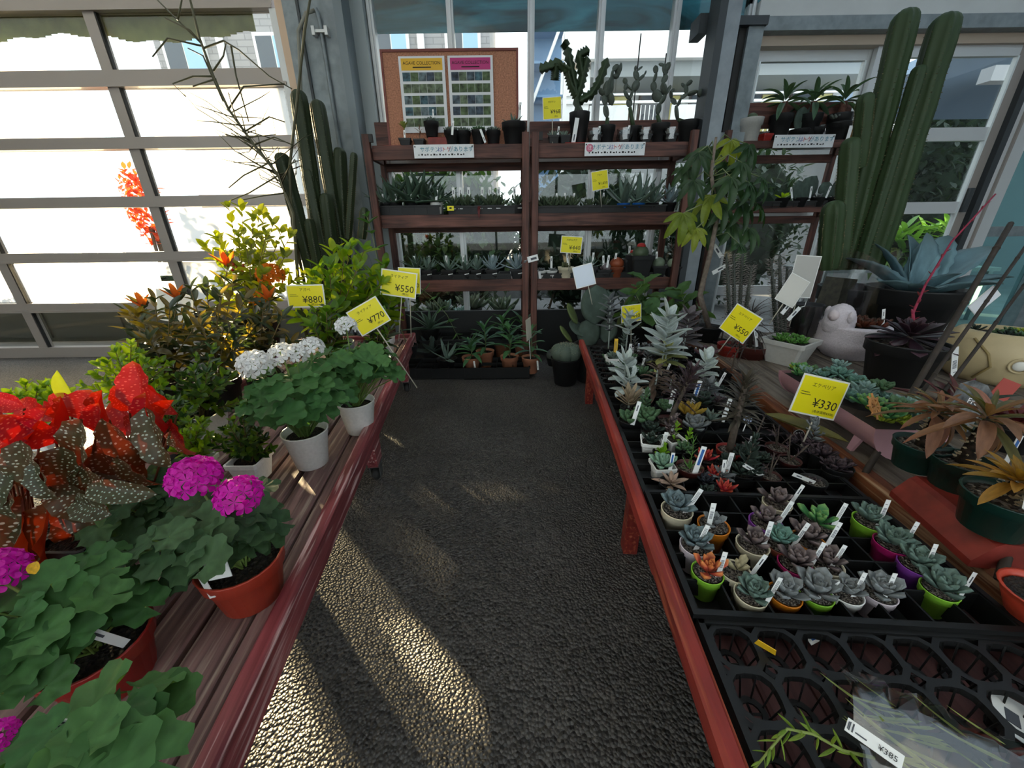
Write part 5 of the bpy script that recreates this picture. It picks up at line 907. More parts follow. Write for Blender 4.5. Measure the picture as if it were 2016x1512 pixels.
# ================================================================== left bench: geraniums
GER = leafmat('geranium leaf', '#406839', .22, None, .6, .18, spec=.25); GERD = leafmat('dark geranium leaf', '#3a5537', .2, None, .6, .18, spec=.25)
def petalmesh(m, key):
    if key in LM: return LM[key]
    mb = MB(); uv = []
    for i in range(5):
        a = i * R(72); v = [(0, 0, 0)]; uv.append((.5, .5))
        for j in range(7): b = -1 + j / 3; r_ = 1 - .3 * b * b; w_ = .52 * b; v.append((r_ * math.cos(a + w_), r_ * math.sin(a + w_), .16 + .05 * math.sin(j * 1.7 + i))); uv.append((.5 + .5 * math.cos(a + w_), .5 + .5 * math.sin(a + w_)))
        o = len(mb.v); mb.add(v, [(0, j + 1, j + 2) for j in range(6)])
    LM[key] = mb.mesh('floret', m, True, uv); return LM[key]
FL_W = petalmesh(leafmat('white petal', '#eceef2', .3, '#f5f5f5', .5, .04), 'flw'); FL_M = petalmesh(leafmat('magenta petal', '#d012ac', .35, '#f01fd0', .5, .1), 'flm'); FL_P = petalmesh(leafmat('pink violet petal', '#b055b0', .35, '#d070d0', .5, .1), 'flp')
def flowerhead(t, base, c, r, me, n, mst, flat=.8):
    mb = MB().tube([base, Vector(base).lerp(Vector(c), .5) + Vector((.006, 0, .01)), Vector(c) - Vector((0, 0, r * .3))], .0032, 6); mb.ball(c, r * .25, 8, 6); hd = part('flower_head', t, mb, mst, True)
    for i in range(n):
        z = 1 - 1.55 * (i + .5) / n; q = math.sqrt(max(0, 1 - z * z)); a = i * GA; d = Vector((q * math.cos(a), q * math.sin(a), z)); s_ = r * rnd(.34, .42)
        obj('floret', me, hd, T(Vector(c) + Vector((d.x, d.y, d.z * flat)) * r * .78) @ frame((d + Vector((0, 0, .15))).normalized()) @ Rz(rnd(0, 6)) @ S(s_))
def geranium(lab, px, py, rp, pc, kind, cpx, cpy, Rpx, n, lpx, heads, hr=1.6, m_=None, flat=.62, grp='potted geraniums', dy=0):
    t, r, h = potted('potted_geranium', lab, 'geranium', px, py, ZL, rp, hr, pc, kind, grp, None, None, 0); y0 = t.matrix_basis.translation.y; inv = t.matrix_basis.inverted(); m = r / rp
    c = inv @ aty(cpx, cpy, y0 + dy); Rr = Rpx * m; lm = [ruffled(m_ or GER, k) for k in range(4)]; st = MB()
    for i in range(n):
        z = 1 - 1.45 * (i + .5) / n; q = math.sqrt(max(0, 1 - z * z)); a = i * GA + .3; d = Vector((q * math.cos(a), q * math.sin(a), z)); k = rnd(.5, 1.06)
        p = c + Vector((d.x * Rr * k, d.y * Rr * k, d.z * Rr * k * flat)); nrm = (d * .6 + Vector((0, -.2, .8)) + Vector((rnd(-.4, .4), rnd(-.4, .4), 0))).normalized()
        obj('leaf', random.choice(lm), t, T(p) @ frame(nrm) @ Rz(a + rnd(-.6, .6)) @ S(lpx * m * rnd(.7, 1.1))); b0 = Vector((rnd(-.2, .2) * r, rnd(-.2, .2) * r, h)); st.tube([b0, b0.lerp(p, .5) + Vector((0, 0, Rr * .1)), p], .0026, 5, False)
    part('stems', t, st, MATS['geranium stem'], True)
    for hx, hy, hr_, me, nf, oy in heads: flowerhead(t, (0, 0, h), inv @ aty(hx, hy, y0 + oy), hr_ * m, me, nf, MATS['geranium stem'])
    return t, r, h, m, inv, y0
leafmat('geranium stem', '#6f8a44', .1)
geranium('white flowered geranium in a white slit pot with three flower heads', 600, 848, 43, 'white', 'slit', 585, 778, 98, 58, 29, [(502, 716, 32, FL_W, 24, -.05), (556, 697, 27, FL_W, 16, .0), (582, 696, 24, FL_W, 14, .02), (613, 683, 25, FL_W, 18, .06)], 1.75)
geranium('white flowered geranium in a white pot with one flower head', 700, 790, 36, 'white', 'slit', 703, 728, 74, 52, 24, [(681, 641, 22, FL_W, 18, .02)], 1.8)
t, r, h, m, inv, y0 = geranium('magenta geranium in a red orange pot at the bench edge', 473, 1098, 76, 'redor', 'round', 430, 1045, 112, 48, 38, [(382, 938, 47, FL_M, 30, .02), (470, 974, 42, FL_M, 22, -.02)], 1.35, GERD)
tg = part('care_card', t, MB().bx(-.028, .028, 0, .002, -.03, .045), TAGW, mtx=inv @ T(aty(425, 1115, y0 - .1)) @ Ry(R(-14)) @ Rx(R(-15)), label='white care card with pink corner'); part('pink_corner', tg, MB().bx(-.028, .0, -.001, 0, .02, .045), mat('pink print', '#d43a86', .5)); part('text', tg, MB().bx(-.018, .01, -.001, 0, .0, .006).bx(-.018, .018, -.001, 0, -.012, -.009), TAGP)
tag(t, (-.15 * r, -.92 * r, h + .12 * r), r * .75, -18, -10, 0, 'plain')
geranium('dark leaved geranium without flowers behind the magenta one', 330, 1040, 52, 'black', 'round', 325, 990, 95, 42, 34, [], 1.3, GERD)
t, r, h, m, inv, y0 = geranium('large geranium in a red pot at the left of the slats', 182, 1262, 92, 'red', 'round', 110, 1220, 150, 46, 50, [(-12, 1128, 50, FL_M, 26, .0)], 1.25); tag(t, (.72 * r, -.1 * r, h + .3 * r), r * .75, -22, 0, 1.2, 'plain')
for px, py in ((70, 1130), (70, 1282)): obj('yellow_bract', leafmesh('ovate', .6, leafmat('yellow faded leaf', '#c9a41c', .3), -.5, .3), t, inv @ T(aty(px, py, y0 - .05)) @ Rz(rnd(0, 6)) @ Rx(R(40)) @ S(24 * m))
t, r, h, m, inv, y0 = geranium('nearest geranium cut off by the bottom left corner', 150, 1640, 95, 'red', 'round', 165, 1510, 120, 18, 66, [(-8, 1450, 32, FL_M, 20, .03)], 1.2); tg = part('barcode_tag', t, MB().bx(-.012, .012, 0, .002, -.05, .045), TAGW, mtx=inv @ T(aty(124, 1475, y0 + .02)) @ Ry(R(14)) @ Rx(R(-15))); part('barcode', tg, MB().bx(-.010, .010, -.001, 0, .02, .022).bx(-.008, .008, -.001, 0, .026, .03).bx(-.010, .010, -.001, 0, .034, .036).bx(-.010, .010, -.001, 0, .04, .042), TAGP)
# ================================================================== spotted begonias
BEG = leafmat('spotted begonia leaf', '#323c24', .2, '#d84010', .4, .15, back='#6a1a1c', spots='#b4b3a2', spec=.35); BEGR = leafmat('backlit red begonia leaf', '#7a1810', .42, '#f02208', .4, .3, back='#8a1216', spots='#d0705a', spec=.35, tip='#b06a20', tipw=.15)  # red copy carries the sun's backlit glow in its colour
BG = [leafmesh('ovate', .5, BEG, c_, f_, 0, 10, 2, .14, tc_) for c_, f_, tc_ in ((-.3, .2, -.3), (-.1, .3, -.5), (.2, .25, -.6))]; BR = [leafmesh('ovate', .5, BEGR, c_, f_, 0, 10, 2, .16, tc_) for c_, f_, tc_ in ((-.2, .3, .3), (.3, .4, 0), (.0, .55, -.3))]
YB = leafmesh('lance', .5, leafmat('yellow green young leaf', '#a8b428', .55, '#d8e020', .4, .1), .2, .4)
BSTEM = leafmat('begonia stem', '#6a3a22', .1)
RED = [(280, 803, 262, 727, 46), (350, 815, 290, 757, 26), (160, 825, 172, 777, 44), (150, 885, 118, 800, 36), (110, 870, 20, 820, 50), (38, 872, -15, 852, 50), (85, 832, 45, 795, 42), (48, 804, -10, 787, 28), (215, 827, 198, 780, 30), (255, 808, 228, 768, 28), (275, 852, 238, 803, 38), (332, 840, 288, 788, 44), (333, 828, 357, 870, 24), (139, 794, 106, 782, 22), (121, 826, 86, 804, 26), (20, 850, -20, 820, 40), (190, 850, 205, 800, 34), (310, 850, 330, 800, 34), (60, 860, 80, 815, 34), (250, 850, 300, 820, 30)]
DRK = [(40, 868, 52, 958, 84), (120, 880, 114, 955, 54), (160, 826, 166, 910, 62), (200, 862, 256, 946, 54), (200, 825, 286, 906, 36), (285, 803, 326, 902, 46), (262, 858, 326, 901, 30), (335, 850, 369, 892, 28), (98, 958, 190, 1006, 48), (172, 962, 268, 973, 34), (45, 977, 55, 1090, 60), (97, 990, 101, 1100, 44), (113, 973, 166, 1042, 48), (-8, 992, 54, 961, 32), (133, 1004, 171, 1078, 48), (185, 876, 226, 951, 50), (148, 985, 192, 1010, 36), (5, 900, -12, 985, 54), (20, 930, 2, 1015, 50), (75, 905, 92, 975, 50), (150, 920, 200, 965, 46), (230, 900, 290, 960, 44), (70, 940, 20, 1000, 48), (240, 935, 300, 990, 40)]
def begonia(lab, px, py, rp, x0, x1, yl=False):
    t, r, h = potted('spotted_begonia', lab, 'begonia', px, py, ZL, rp, 1.2, 'black', 'square', 'spotted begonias', None, None, 0); y0 = t.matrix_basis.translation.y; inv = t.matrix_basis.inverted(); st = MB()
    for k, L_ in enumerate((RED, DRK)):
        for j, q in enumerate(L_):
            if not x0 <= q[0] < x1: continue
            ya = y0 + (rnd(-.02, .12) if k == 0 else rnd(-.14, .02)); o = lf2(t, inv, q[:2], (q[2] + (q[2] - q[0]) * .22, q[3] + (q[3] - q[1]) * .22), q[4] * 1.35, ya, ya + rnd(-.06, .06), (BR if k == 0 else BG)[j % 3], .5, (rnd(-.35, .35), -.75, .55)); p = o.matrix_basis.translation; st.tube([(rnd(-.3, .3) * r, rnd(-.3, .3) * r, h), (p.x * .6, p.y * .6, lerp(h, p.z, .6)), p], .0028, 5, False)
    if yl: lf2(t, inv, (150, 795), (121, 727), 30, y0 + .1, y0 + .12, YB)
    part('stems', t, st, BSTEM, True)
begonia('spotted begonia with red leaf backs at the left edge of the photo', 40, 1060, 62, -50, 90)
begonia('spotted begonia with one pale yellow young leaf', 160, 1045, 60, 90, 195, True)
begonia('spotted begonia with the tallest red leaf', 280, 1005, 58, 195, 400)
# ================================================================== shrubs
def shrub(name, lab, cat, px, py, rp, pc, cpx, cpy, Wpx, Hpx, ns, nl, me, L, grp=None, kind='round', zs=ZL, el=(0, 55), y=None, ms=None, hr=1.5, dep=.7, pairs=False, whorl=0, r0=.004, top=None):
    t, r, h = potted(name, lab, cat, px, py, zs, rp, hr, pc, kind, grp, None, y, 0); y0 = t.matrix_basis.translation.y; inv = t.matrix_basis.inverted(); m = mpx(t.matrix_basis.translation + Vector((0, 0, .3)))
    for i in range(ns):
        a = i * GA; q = math.sqrt((i + .5) / ns); tx, ty = cpx + math.cos(a) * q * Wpx, cpy - (1 - q * q) * Hpx * .7 - rnd(0, .3) * Hpx; e = inv @ aty(tx, ty, y0 + math.sin(a) * q * Wpx * m * dep); b = Vector((rnd(-.3, .3) * r, rnd(-.3, .3) * r, h)); k = b.lerp(e, .5); k.x *= .7; k.y *= .7
        stemleaf(t, [b, k, e], r0, me, nl, L * m, el, .3, ms or MATS['shrub stem'], .25, pairs, .3, 3, whorl=whorl)
    return t, r, h, inv, y0, m
mat('shrub stem', '#6a5a34', .7); LF = leafmat
AZ = [leafmesh('ovate', .5, LF('bright azalea leaf', '#5f8a1f', .45, '#b8d420', .3, .25, spec=.6), .1, .25, 0, 5), leafmesh('ovate', .5, LF('azalea leaf', '#3f6420', .4, '#9cc020', .3, .25, spec=.6), .1, .25, 0, 5)]; AZD = [leafmesh('ovate', .48, LF('dark azalea leaf', '#2e4a24', .3, None, .25, .25, spec=.6), .1, .25, 0, 5), AZ[1]]
GA_ = 'small leaved azaleas on the slatted bench'
shrub('azalea', 'bright yellow green azalea behind the tallest begonia leaf', 'shrub', 262, 792, 34, 'white', 255, 785, 95, 125, 20, 17, AZ, 24, GA_, 'square', r0=.003); shrub('azalea', 'bright green azalea at the left edge behind the begonias', 'shrub', 70, 830, 36, 'white', 70, 820, 90, 85, 16, 14, AZ, 26, GA_, 'square', r0=.003); shrub('azalea', 'green azalea in the middle of the left bench', 'shrub', 400, 812, 34, 'white', 405, 815, 80, 130, 18, 16, AZD, 24, GA_, 'square', r0=.003); shrub('azalea', 'dark green azalea in a white square pot beside the white geranium', 'shrub', 490, 900, 34, 'white', 475, 895, 66, 95, 16, 15, AZD, 22, GA_, 'square', r0=.003); shrub('azalea', 'small azalea between the begonias and the square pot', 'shrub', 385, 905, 30, 'white', 385, 895, 50, 75, 13, 13, AZ, 22, GA_, 'square', r0=.003); shrub('azalea', 'low azalea behind the dark leaved geranium', 'shrub', 335, 862, 30, 'black', 335, 850, 65, 80, 14, 14, AZD, 24, GA_, 'square', r0=.003)
IX = [leafmesh('lance', .3, LF('dark ixora leaf', '#2c3a22', .3, None, .3, .25, spec=.55), -.3, .25, 0, 6), leafmesh('lance', .3, LF('brown green ixora leaf', '#4a4426', .35, '#a08a20', .3, .25, spec=.55), -.3, .25, 0, 6)]; IXO = leafmesh('lance', .32, LF('orange young leaf', '#b0582a', .45, '#f08020', .35, .15), .1, .3, 0, 6)
GI = 'dark leaved ixoras'
for lab, a in (('dark leaved ixora with orange shoot tips nearest the sectional door', (335, 745, 36, 'black', 330, 690, 85, 120, 9, 13, IX, 46)), ('tall dark leaved ixora with orange tip above the azalea', (295, 735, 30, 'black', 270, 690, 40, 110, 4, 11, IX, 46)), ('dark leaved ixora in the middle of the back row', (430, 745, 38, 'black', 430, 690, 90, 170, 12, 14, IX, 42)), ('dark leaved ixora beside the 880 yen card', (520, 735, 34, 'black', 515, 690, 65, 130, 10, 13, IX, 38))):
    t, r, h, inv, y0, m = shrub('ixora', lab, 'shrub', *a, GI, el=(-10, 45))
    for ch in [c for c in t.children if c.name.startswith('stem')][:1]:
        v = ch.data.vertices[-1].co
        for j in range(5): obj('young_leaf', IXO, t, T(v) @ Rz(j * GA) @ Rx(R(35 + j * 9)) @ S(34 * m))
YG = [leafmesh('ovate', .48, LF('yellow green leaf', '#7d8c1c', .5, '#d4d820', .3, .25, spec=.5), -.1, .25, 0, 5), leafmesh('ovate', .48, LF('olive green leaf', '#4c5a1e', .45, '#a8b820', .3, .25, spec=.5), -.1, .25, 0, 5)]
t, r, h, inv, y0, m = shrub('flowering_shrub', 'yellow green sunlit shrub with an orange flower cluster', 'shrub', 510, 650, 40, 'black', 495, 595, 105, 225, 24, 15, YG, 27, None, y=2.95, el=(-10, 50))
OF = petalmesh(LF('orange petal', '#e07a10', .45, '#ff9a10', .5, .1), 'flo'); RB_ = mat('red berry', '#a01510', .35)
flowerhead(t, (0, 0, h), inv @ aty(532, 540, y0 - .15), 26 * m, OF, 24, MATS['geranium stem']); flowerhead(t, (0, 0, h), inv @ aty(505, 590, y0 - .15), 16 * m, OF, 12, MATS['geranium stem'])
for i in range(7): p = inv @ aty(470 + rnd(-14, 14), 525 + rnd(-10, 10), y0 - .1 + rnd(-.03, .03)); part('berry', t, MB().ball(p, .011, 8, 6), RB_, True)
GY = [leafmesh('ovate', .46, LF('fresh yellow green leaf', '#5f8420', .5, '#c4d820', .35, .2, spec=.4), -.1, .2, 0, 6), leafmesh('ovate', .46, LF('fresh green leaf', '#3f6a24', .45, '#98c020', .35, .2, spec=.4), -.1, .2, 0, 6)]
shrub('gardenia', 'glossy yellow green shrub above the price cards', 'shrub', 665, 665, 30, 'bluew', 675, 625, 90, 170, 18, 12, GY, 38, 'glossy shrubs at the bench end', y=2.6, el=(-5, 50)); shrub('gardenia', 'green shrub in a white pot at the far bench end', 'shrub', 752, 672, 26, 'white', 745, 620, 60, 110, 11, 11, GY, 36, 'glossy shrubs at the bench end', y=2.75); shrub('gardenia', 'darker green shrub behind the white geraniums', 'shrub', 645, 690, 26, 'bluew', 640, 660, 50, 70, 8, 10, [GY[1], IX[0]], 36, 'glossy shrubs at the bench end', y=2.25); shrub('gardenia', 'dense green plant beside the upper white geranium', 'shrub', 745, 700, 24, 'white', 742, 670, 36, 50, 7, 10, [GY[1], IX[0]], 30, 'glossy shrubs at the bench end', y=2.35)
t, r, h = potted('pot_cactus', 'brown round cactus in a broad red clay bowl', 'cactus', 580, 668, ZL, 36, .7, 'terra', 'bowl', None, GRIT, 2.15); part('body', t, MB().ball((0, 0, h + r * .35), r * .55, 24, 10, (1, 1, .9), lambda d: 1 - .1 * abs(math.sin(math.atan2(d.y, d.x) * 6))), leafmat('brown cactus skin', '#6a4a24', .02), True); flowerhead(t, (0, 0, h), (-.13, -.02, h + .14), .055, FL_P, 10, MATS['geranium stem'])
# twining vine with paired leaves
t, r, h = potted('hoya_vine', 'twining vine with paired green leaves at the bench corner', 'plant', 800, 655, ZL - .1, 20, 1.2, 'black', 'round', None, None, 3.05); inv = t.matrix_basis.inverted(); HL = leafmesh('ovate', .5, leafmat('hoya leaf', '#3f6a34', .3, None, .4, .15), -.2, .2)
stemleaf(t, [(0, 0, h)] + [inv @ aty(a, b, 3.02) for a, b in ((770, 600), (745, 520), (730, 450), (720, 420))], .004, HL, 7, .13, (-10, 40), .2, GST, pairs=True, shrink=.5); stemleaf(t, [inv @ aty(a, b, 3.0) for a, b in ((820, 560), (850, 585), (880, 620), (905, 670))], .003, HL, 5, .085, (0, 40), .05, GST, pairs=True)
# ================================================================== cacti by the steel column
CG2 = leafmat('dark column cactus', '#2b3620', .02, None, .5, .1, spec=.35); t = thing('cactus_cluster', 'cluster of tall dark green column cacti beside the steel column', 'cactus', aty(640, 600, 3.62) * 1, 0); t.matrix_basis = T(aty(640, 600, 3.62).x, 3.62, 0); obj('pot', potmesh('round', 1.9, 'black'), t, S(.2)); soil(t, .17, .34)
for b, tp, y, rr_, rb_ in (((648, 600), (586, 176), 3.6, 15, 6), ((690, 600), (623, 196), 3.66, 14, 6), ((632, 600), (552, 300), 3.5, 14, 5), ((668, 600), (641, 380), 3.55, 13, 5), ((640, 600), (608, 430), 3.48, 10, 5), ((660, 600), (605, 330), 3.58, 13, 6), ((684, 600), (668, 290), 3.7, 12, 5)): column(t, b, tp, y, y, rr_, rb_, CG2)
column(t, (686, 470), (697, 300), 3.6, 3.62, 7, 5, CG2); column(t, (712, 470), (718, 408), 3.55, 3.55, 9, 5, CG2)
# bare pencil-stemmed euphorbia
PT = leafmat('pencil stem', '#4a4a34', .05); t = thing('pencil_euphorbia', 'bare twiggy pencil euphorbia rising in front of the sectional door', 'plant', (aty(590, 600, 3.4).x, 3.4, 0), 0); obj('pot', potmesh('round', 1.7, 'black'), t, S(.13)); soil(t, .11, .19); inv = t.matrix_basis.inverted()
main = [(590, 600), (578, 420), (548, 345), (500, 285), (450, 215), (420, 150), (393, 75), (372, -10)]; P = [Vector((0, 0, .18))] + [inv @ aty(a, b, 3.4) for a, b in main]; part('stem', t, MB().tube(P, [.016, .015, .014, .012, .011, .01, .009, .008, .007], 7), PT, True)
tw = [[(396, 85), (350, 40), (305, -5)], [(396, 85), (375, 60), (325, 35)], [(350, 40), (358, 0)], [(396, 90), (330, 75), (300, 112)], [(400, 95), (440, 80), (470, 98), (530, 150), (575, 175)], [(455, 90), (465, 150), (490, 240)], [(420, 150), (380, 150), (340, 165), (365, 190)], [(425, 155), (380, 170)], [(420, 140), (440, 110), (445, 85)], [(450, 215), (480, 170), (560, 165)], [(440, 200), (400, 110), (370, 95)], [(500, 285), (470, 270), (455, 262)], [(530, 320), (480, 345), (450, 370)], [(540, 340), (500, 320), (470, 300)], [(548, 345), (490, 380), (440, 400)], [(560, 380), (520, 385), (470, 395)], [(500, 285), (540, 270), (575, 285)], [(480, 260), (530, 230), (560, 240)]]
for i, q in enumerate(tw): y = 3.4 + rnd(-.12, .12); part('twig', t, MB().tube([inv @ aty(a, b, lerp(3.4, y, k / len(q))) for k, (a, b) in enumerate(q)], [lerp(.007, .003, k / len(q)) for k in range(len(q))], 5), PT, True)
for i in range(46): f = rnd(.3, .62); p, d = path_pt(P, f); a = rnd(0, 6.28); e = p + Vector((math.cos(a) * rnd(.1, .34), math.sin(a) * .2, rnd(-.05, .2))); e2 = e + Vector((math.cos(a) * .1 + rnd(-.08, .08), 0, rnd(-.05, .15))); part('twig', t, MB().tube([p, e, e2], [.005, .0035, .002], 4), PT, True)
part('stem', t, MB().tube([inv @ aty(a, b, 3.45) for a, b in ((600, 560), (575, 440), (570, 330), (585, 200), (600, 60), (612, -10))], [.014, .012, .011, .01, .009, .008], 7), PT, True)
# ================================================================== price cards on the left bench
pricecard('yellow price card for 880 yen among the shrubs', 602, 583, 2.3, 72, 44, 0, 4, -8, '¥880', 'アガベ', .25, .2); pricecard('yellow price card for 770 yen leaning beside the white geranium', 726, 623, 2.05, 66, 54, -27, 10, -8, '¥770', 'ライティア', .4); pricecard('yellow price card half covered by a leaf, front one of two', 785, 559, 2.6, 70, 50, 9, 2, -8, '¥550', 'ライティア', .3, .1); pricecard('yellow price card hidden behind another one', 806, 553, 2.68, 44, 50, 3, 0, -8, '¥550', 'ライティア', .3); pricecard('yellow price card seen from behind near the sectional door', 345, 605, 2.5, 72, 60, -10, 178, 8, '¥880', 'アガベ', .85)
# ================================================================== things on the racks
def shelfpot(lab, px, tier, rp, hr, pc, y=3.92, kind='round', nm='potted_succulent', cat='succulent', grp=None, sm=None, dz=0):
    z = zt[tier] + dz; h = .1; zs = z
    q = aty(px, 300 if tier == 0 else (400 if tier == 1 else 520), y)
    for _ in range(3):
        lo, hi = 0, 1500
        for _ in range(30):
            mid = (lo + hi) / 2
            if aty(px, mid, y).z > z: lo = mid
            else: hi = mid
        q = aty(px, lo, y)
    r = rp * mpx(q); h = r * hr; t = thing(nm, lab, cat, (q.x, y, z), rnd(-.3, .3), grp); obj('pot', potmesh(kind, hr, pc), t, S(r)); soil(t, r * (.86 if kind == 'round' else .8), h * .88, sm); return t, r, h * .9, r / rp
# --- cork board with two posters
p = aty(880, 190, 3.98); m = mpx(p); t = obj('cork_board', None, None, T(0, 3.98, zt[0]) @ Rx(R(-4)), None, 'cork board with a red brown frame and two posters on the left rack', 'notice board')
x0, x1 = aty(760, 200, 3.98).x, aty(1017, 200, 3.98).x; H = aty(880, 96, 3.98).z - zt[0]; CK = mat('cork', '#a8765e', .85, .2, 0, .35, 90); FRM = mat('red brown frame', '#6e2f24', .5)
part('board', t, MB().bx(x0, x1, .0, .012, 0, H), CK)
for nm, a in (('frame', (x0, x1, -.008, .014, H, H + .02)), ('frame', (x0, x1, -.008, .014, -.0, .03)), ('frame', (x0 - .018, x0, -.008, .014, 0, H + .02)), ('frame', (x1, x1 + .018, -.008, .014, 0, H + .02))): part(nm, t, MB().bx(*a), FRM)
THUMB = [mat('plant photo %d' % i, c, .6, .3, 0, .75, 26) for i, c in enumerate(('#3f5a63', '#46525a', '#5a6650', '#3a4450', '#5f6e73', '#4a5a3c'))]
for i, (a, b, hc) in enumerate(((787, 877, '#d8a81c'), (883, 971, '#b3246e'))):
    xa, xb = aty(a, 170, 3.97).x, aty(b, 170, 3.97).x; W = xb - xa; zt_, zb_ = H * .955, H * .19; ps = obj('poster', None, None, T(0, 3.965, zt[0]) @ Rx(R(-4)), None, ['poster with a mustard heading and rows of plant photos', 'poster with a magenta heading and rows of plant photos'][i], 'poster', 'posters on the cork board')
    part('sheet', ps, MB().bx(xa, xb, 0, .002, zb_, zt_), mat('poster paper', '#d5d6d8', .5)); part('heading', ps, MB().bx(xa + .02, xb - .02, -.001, 0, zt_ - .10, zt_ - .015), mat('heading %d' % i, hc, .5)); obj('title', TX['AGAVE COLLECTION'], ps, T((xa + xb) / 2, -.002, zt_ - .05) @ Rx(R(90)) @ S(W * .085)); part('subtitle', ps, MB().bx(xa + W * .3, xb - W * .3, -.002, -.001, zt_ - .083, zt_ - .075), INK)
    rh = (zt_ - .11 - zb_ - .03) / 5
    for k in range(5):
        for j in range(5): c_ = (W - .05) / 5; part('photo', ps, MB().bx(xa + .025 + j * c_, xa + .025 + (j + .97) * c_, -.001, 0, zt_ - .11 - (k + 1) * rh + rh * .2, zt_ - .11 - k * rh - .004), THUMB[(i * 3 + k * 2 + j * 5 + k * j) % 6])
# --- warning signs on the lips
def lipsign(lab, px0, px1, z, y, stain=0):
    a, b = aty(px0, 300, y).x, aty(px1, 300, y).x; W = b - a; H_ = .1; t = thing('warning_sign', lab, 'sign', (a, y, z - H_ / 2), 0, 'cactus thorn warning signs'); part('plate', t, MB().bx(0, W, 0, .003, 0, H_), mat('white laminated plate', '#dcdee0', .35, .5, 0, .08, 12)); s_ = W * .083
    if not stain: part('badge', t, MB().lathe([(.001, .002), (.028, .002), (.03, 0)], 20), mat('pink badge', '#c96a86', .5), mtx=T(W * .08, -.0005, H_ * .6) @ Rx(R(90))); obj('badge_letter', TX['注'], t, T(W * .08, -.004, H_ * .6) @ Rx(R(90)) @ S(.035))
    x = W * .27
    for s0, k in (('サボテン', 2), ('は', 4.5), ('トゲ', 6), ('があります', 9.5)): obj('lettering', TX[s0], t, T(W * .13 + (k) * s_ * .83, -.002, H_ * .62) @ Rx(R(90)) @ S(s_))
    mb = MB()
    for i in range(16): mb.bx(W * .07 + i * W * .05, W * .07 + i * W * .05 + W * (.018 + .008 * (i % 3)), -.001, 0, H_ * .2, H_ * (.28 + .05 * (i % 2)))
    part('small_print', t, mb, INK)
    for x_ in (.012, W - .012): part('pin', t, MB().lathe([(.001, .004), (.005, .003), (.006, 0)], 8), GASKET, mtx=T(x_, 0, H_ * .85) @ Rx(R(90)))
lipsign('white warning sign in coloured letters on the lip of the left rack', 815, 933, TIER[0] - .055, YR - .006, 1); lipsign('white warning sign with a pink badge on the lip of the middle rack', 1151, 1269, TIER[0] - .055, YR - .006); lipsign('white warning sign on the lip of the smaller right rack', 1519, 1636, 2.03, 3.923, 1)
# --- top shelf of the left rack
SG = suc('small grey rosette', '#6f7d74', .42); HAW = suc('dark haworthia', '#46543f', .3, 'lance', thick=.12); AGG = leafmesh('agave', .2, leafmat('grey green agave', '#6f857a', .06, None, .55, .12, tip='#4a5a50', spec=.3), .3, .35, .02, 7); AGD = leafmesh('agave', .2, leafmat('dark green agave', '#4c6252', .06, None, .55, .12, spec=.25), -.2, .35, .02, 7); AGB = leafmesh('agave', .22, leafmat('blue grey agave', '#8fa2a8', .05, None, .6, .1, spec=.2), .3, .35, .02, 7)
GT = 'small pots on the top shelf of the left rack'
t, r, h, m = shelfpot('yellow green rosette on a stalk in a square black pot below the cork board', 800, 0, 13, 1.4, 'black', grp=GT, kind='square'); stemleaf(t, [(0, 0, h), (0, 0, h + .09)], .006, leafmesh('spat', .3, leafmat('yellow green aeonium', '#7d8a4a', .2), .1, .2), 4, .08, (30, 60), .8, BARK, tuft=14); tag(t, (0, -r * .6, h), .07, 0, -6, 0, 'plain')
t, r, h, m = shelfpot('wispy pink stemmed seedling in a square black pot', 828, 0, 12, 1.4, 'black', grp=GT, kind='square'); stemleaf(t, [(0, 0, h), (.01, 0, h + .1)], .003, leafmesh('lance', .2, leafmat('pinkish thin leaf', '#7d5a4e', .2), -.4, .2), 8, .06, (10, 60), .3, BARK)
t, r, h, m = shelfpot('grey bushy succulent in a round pot raised on a red block', 851, 0, 15, 1.7, 'black', grp=GT, dz=.09); [rosette(t, (math.cos(a) * r * .6, math.sin(a) * r * .6, h + .01), r * .65, SG, 16) for a in (0, 1.2, 2.5, 3.7, 5)]; tag(t, (.3 * r, .2 * r, h + .05), .06, 0, -6, 0, 'plain')
for i, (px, lab) in enumerate(((890, 'grey clustered succulent, left of a close pair'), (914, 'grey clustered succulent, right of a close pair'), (943, 'green grey clustered succulent beside a curled white tag'), (972, 'grey clustered succulent right of the curled white tag'))):
    t, r, h, m = shelfpot(lab + ' on the top shelf', px, 0, 14.5, 1.75, 'black', grp=GT, y=3.9 + .03 * (i % 2), dz=.02); [rosette(t, (math.cos(a) * r * .55, math.sin(a) * r * .55, h + .01), r * .62, [SG, S_JADE][i == 2], 16) for a in (0, 1.3, 2.6, 3.9, 5.1)]
    if i in (0, 2): tag(t, (.5 * r, -.9 * r, h - .01), .085, 8 + 150 * (i == 2), -4, 0, 'plain')
t, r, h, m = shelfpot('flat green agave in the largest black pot at the right end', 1012, 0, 24, 1.75, 'black', grp=GT); rosette(t, (0, 0, h), r * 1.15, AGG, 10, 5, 70, .5); tag(t, (.05, 0, h + .06), .11, 4, 0, 0, 'plain')
for i, (px, w_, lab) in enumerate(((870, 24, 'red clay block under the raised pot'), (957, 28, 'red clay slab under the clustered pots'), (775, 18, 'dusty red slab at the left end of the top shelf'))): p = aty(px, 272, 3.95); t = obj('shelf_block', None, None, T(p.x, 3.93, zt[0]), None, lab, 'clay block', 'clay blocks on the racks'); part('block', t, MB().plank(w_ * 2 * m, .12, .085 if i == 0 else .03, .004), mat('red clay', '#7a2a22', .5), mtx=T(-w_ * m, 0, .085 if i == 0 else .03))
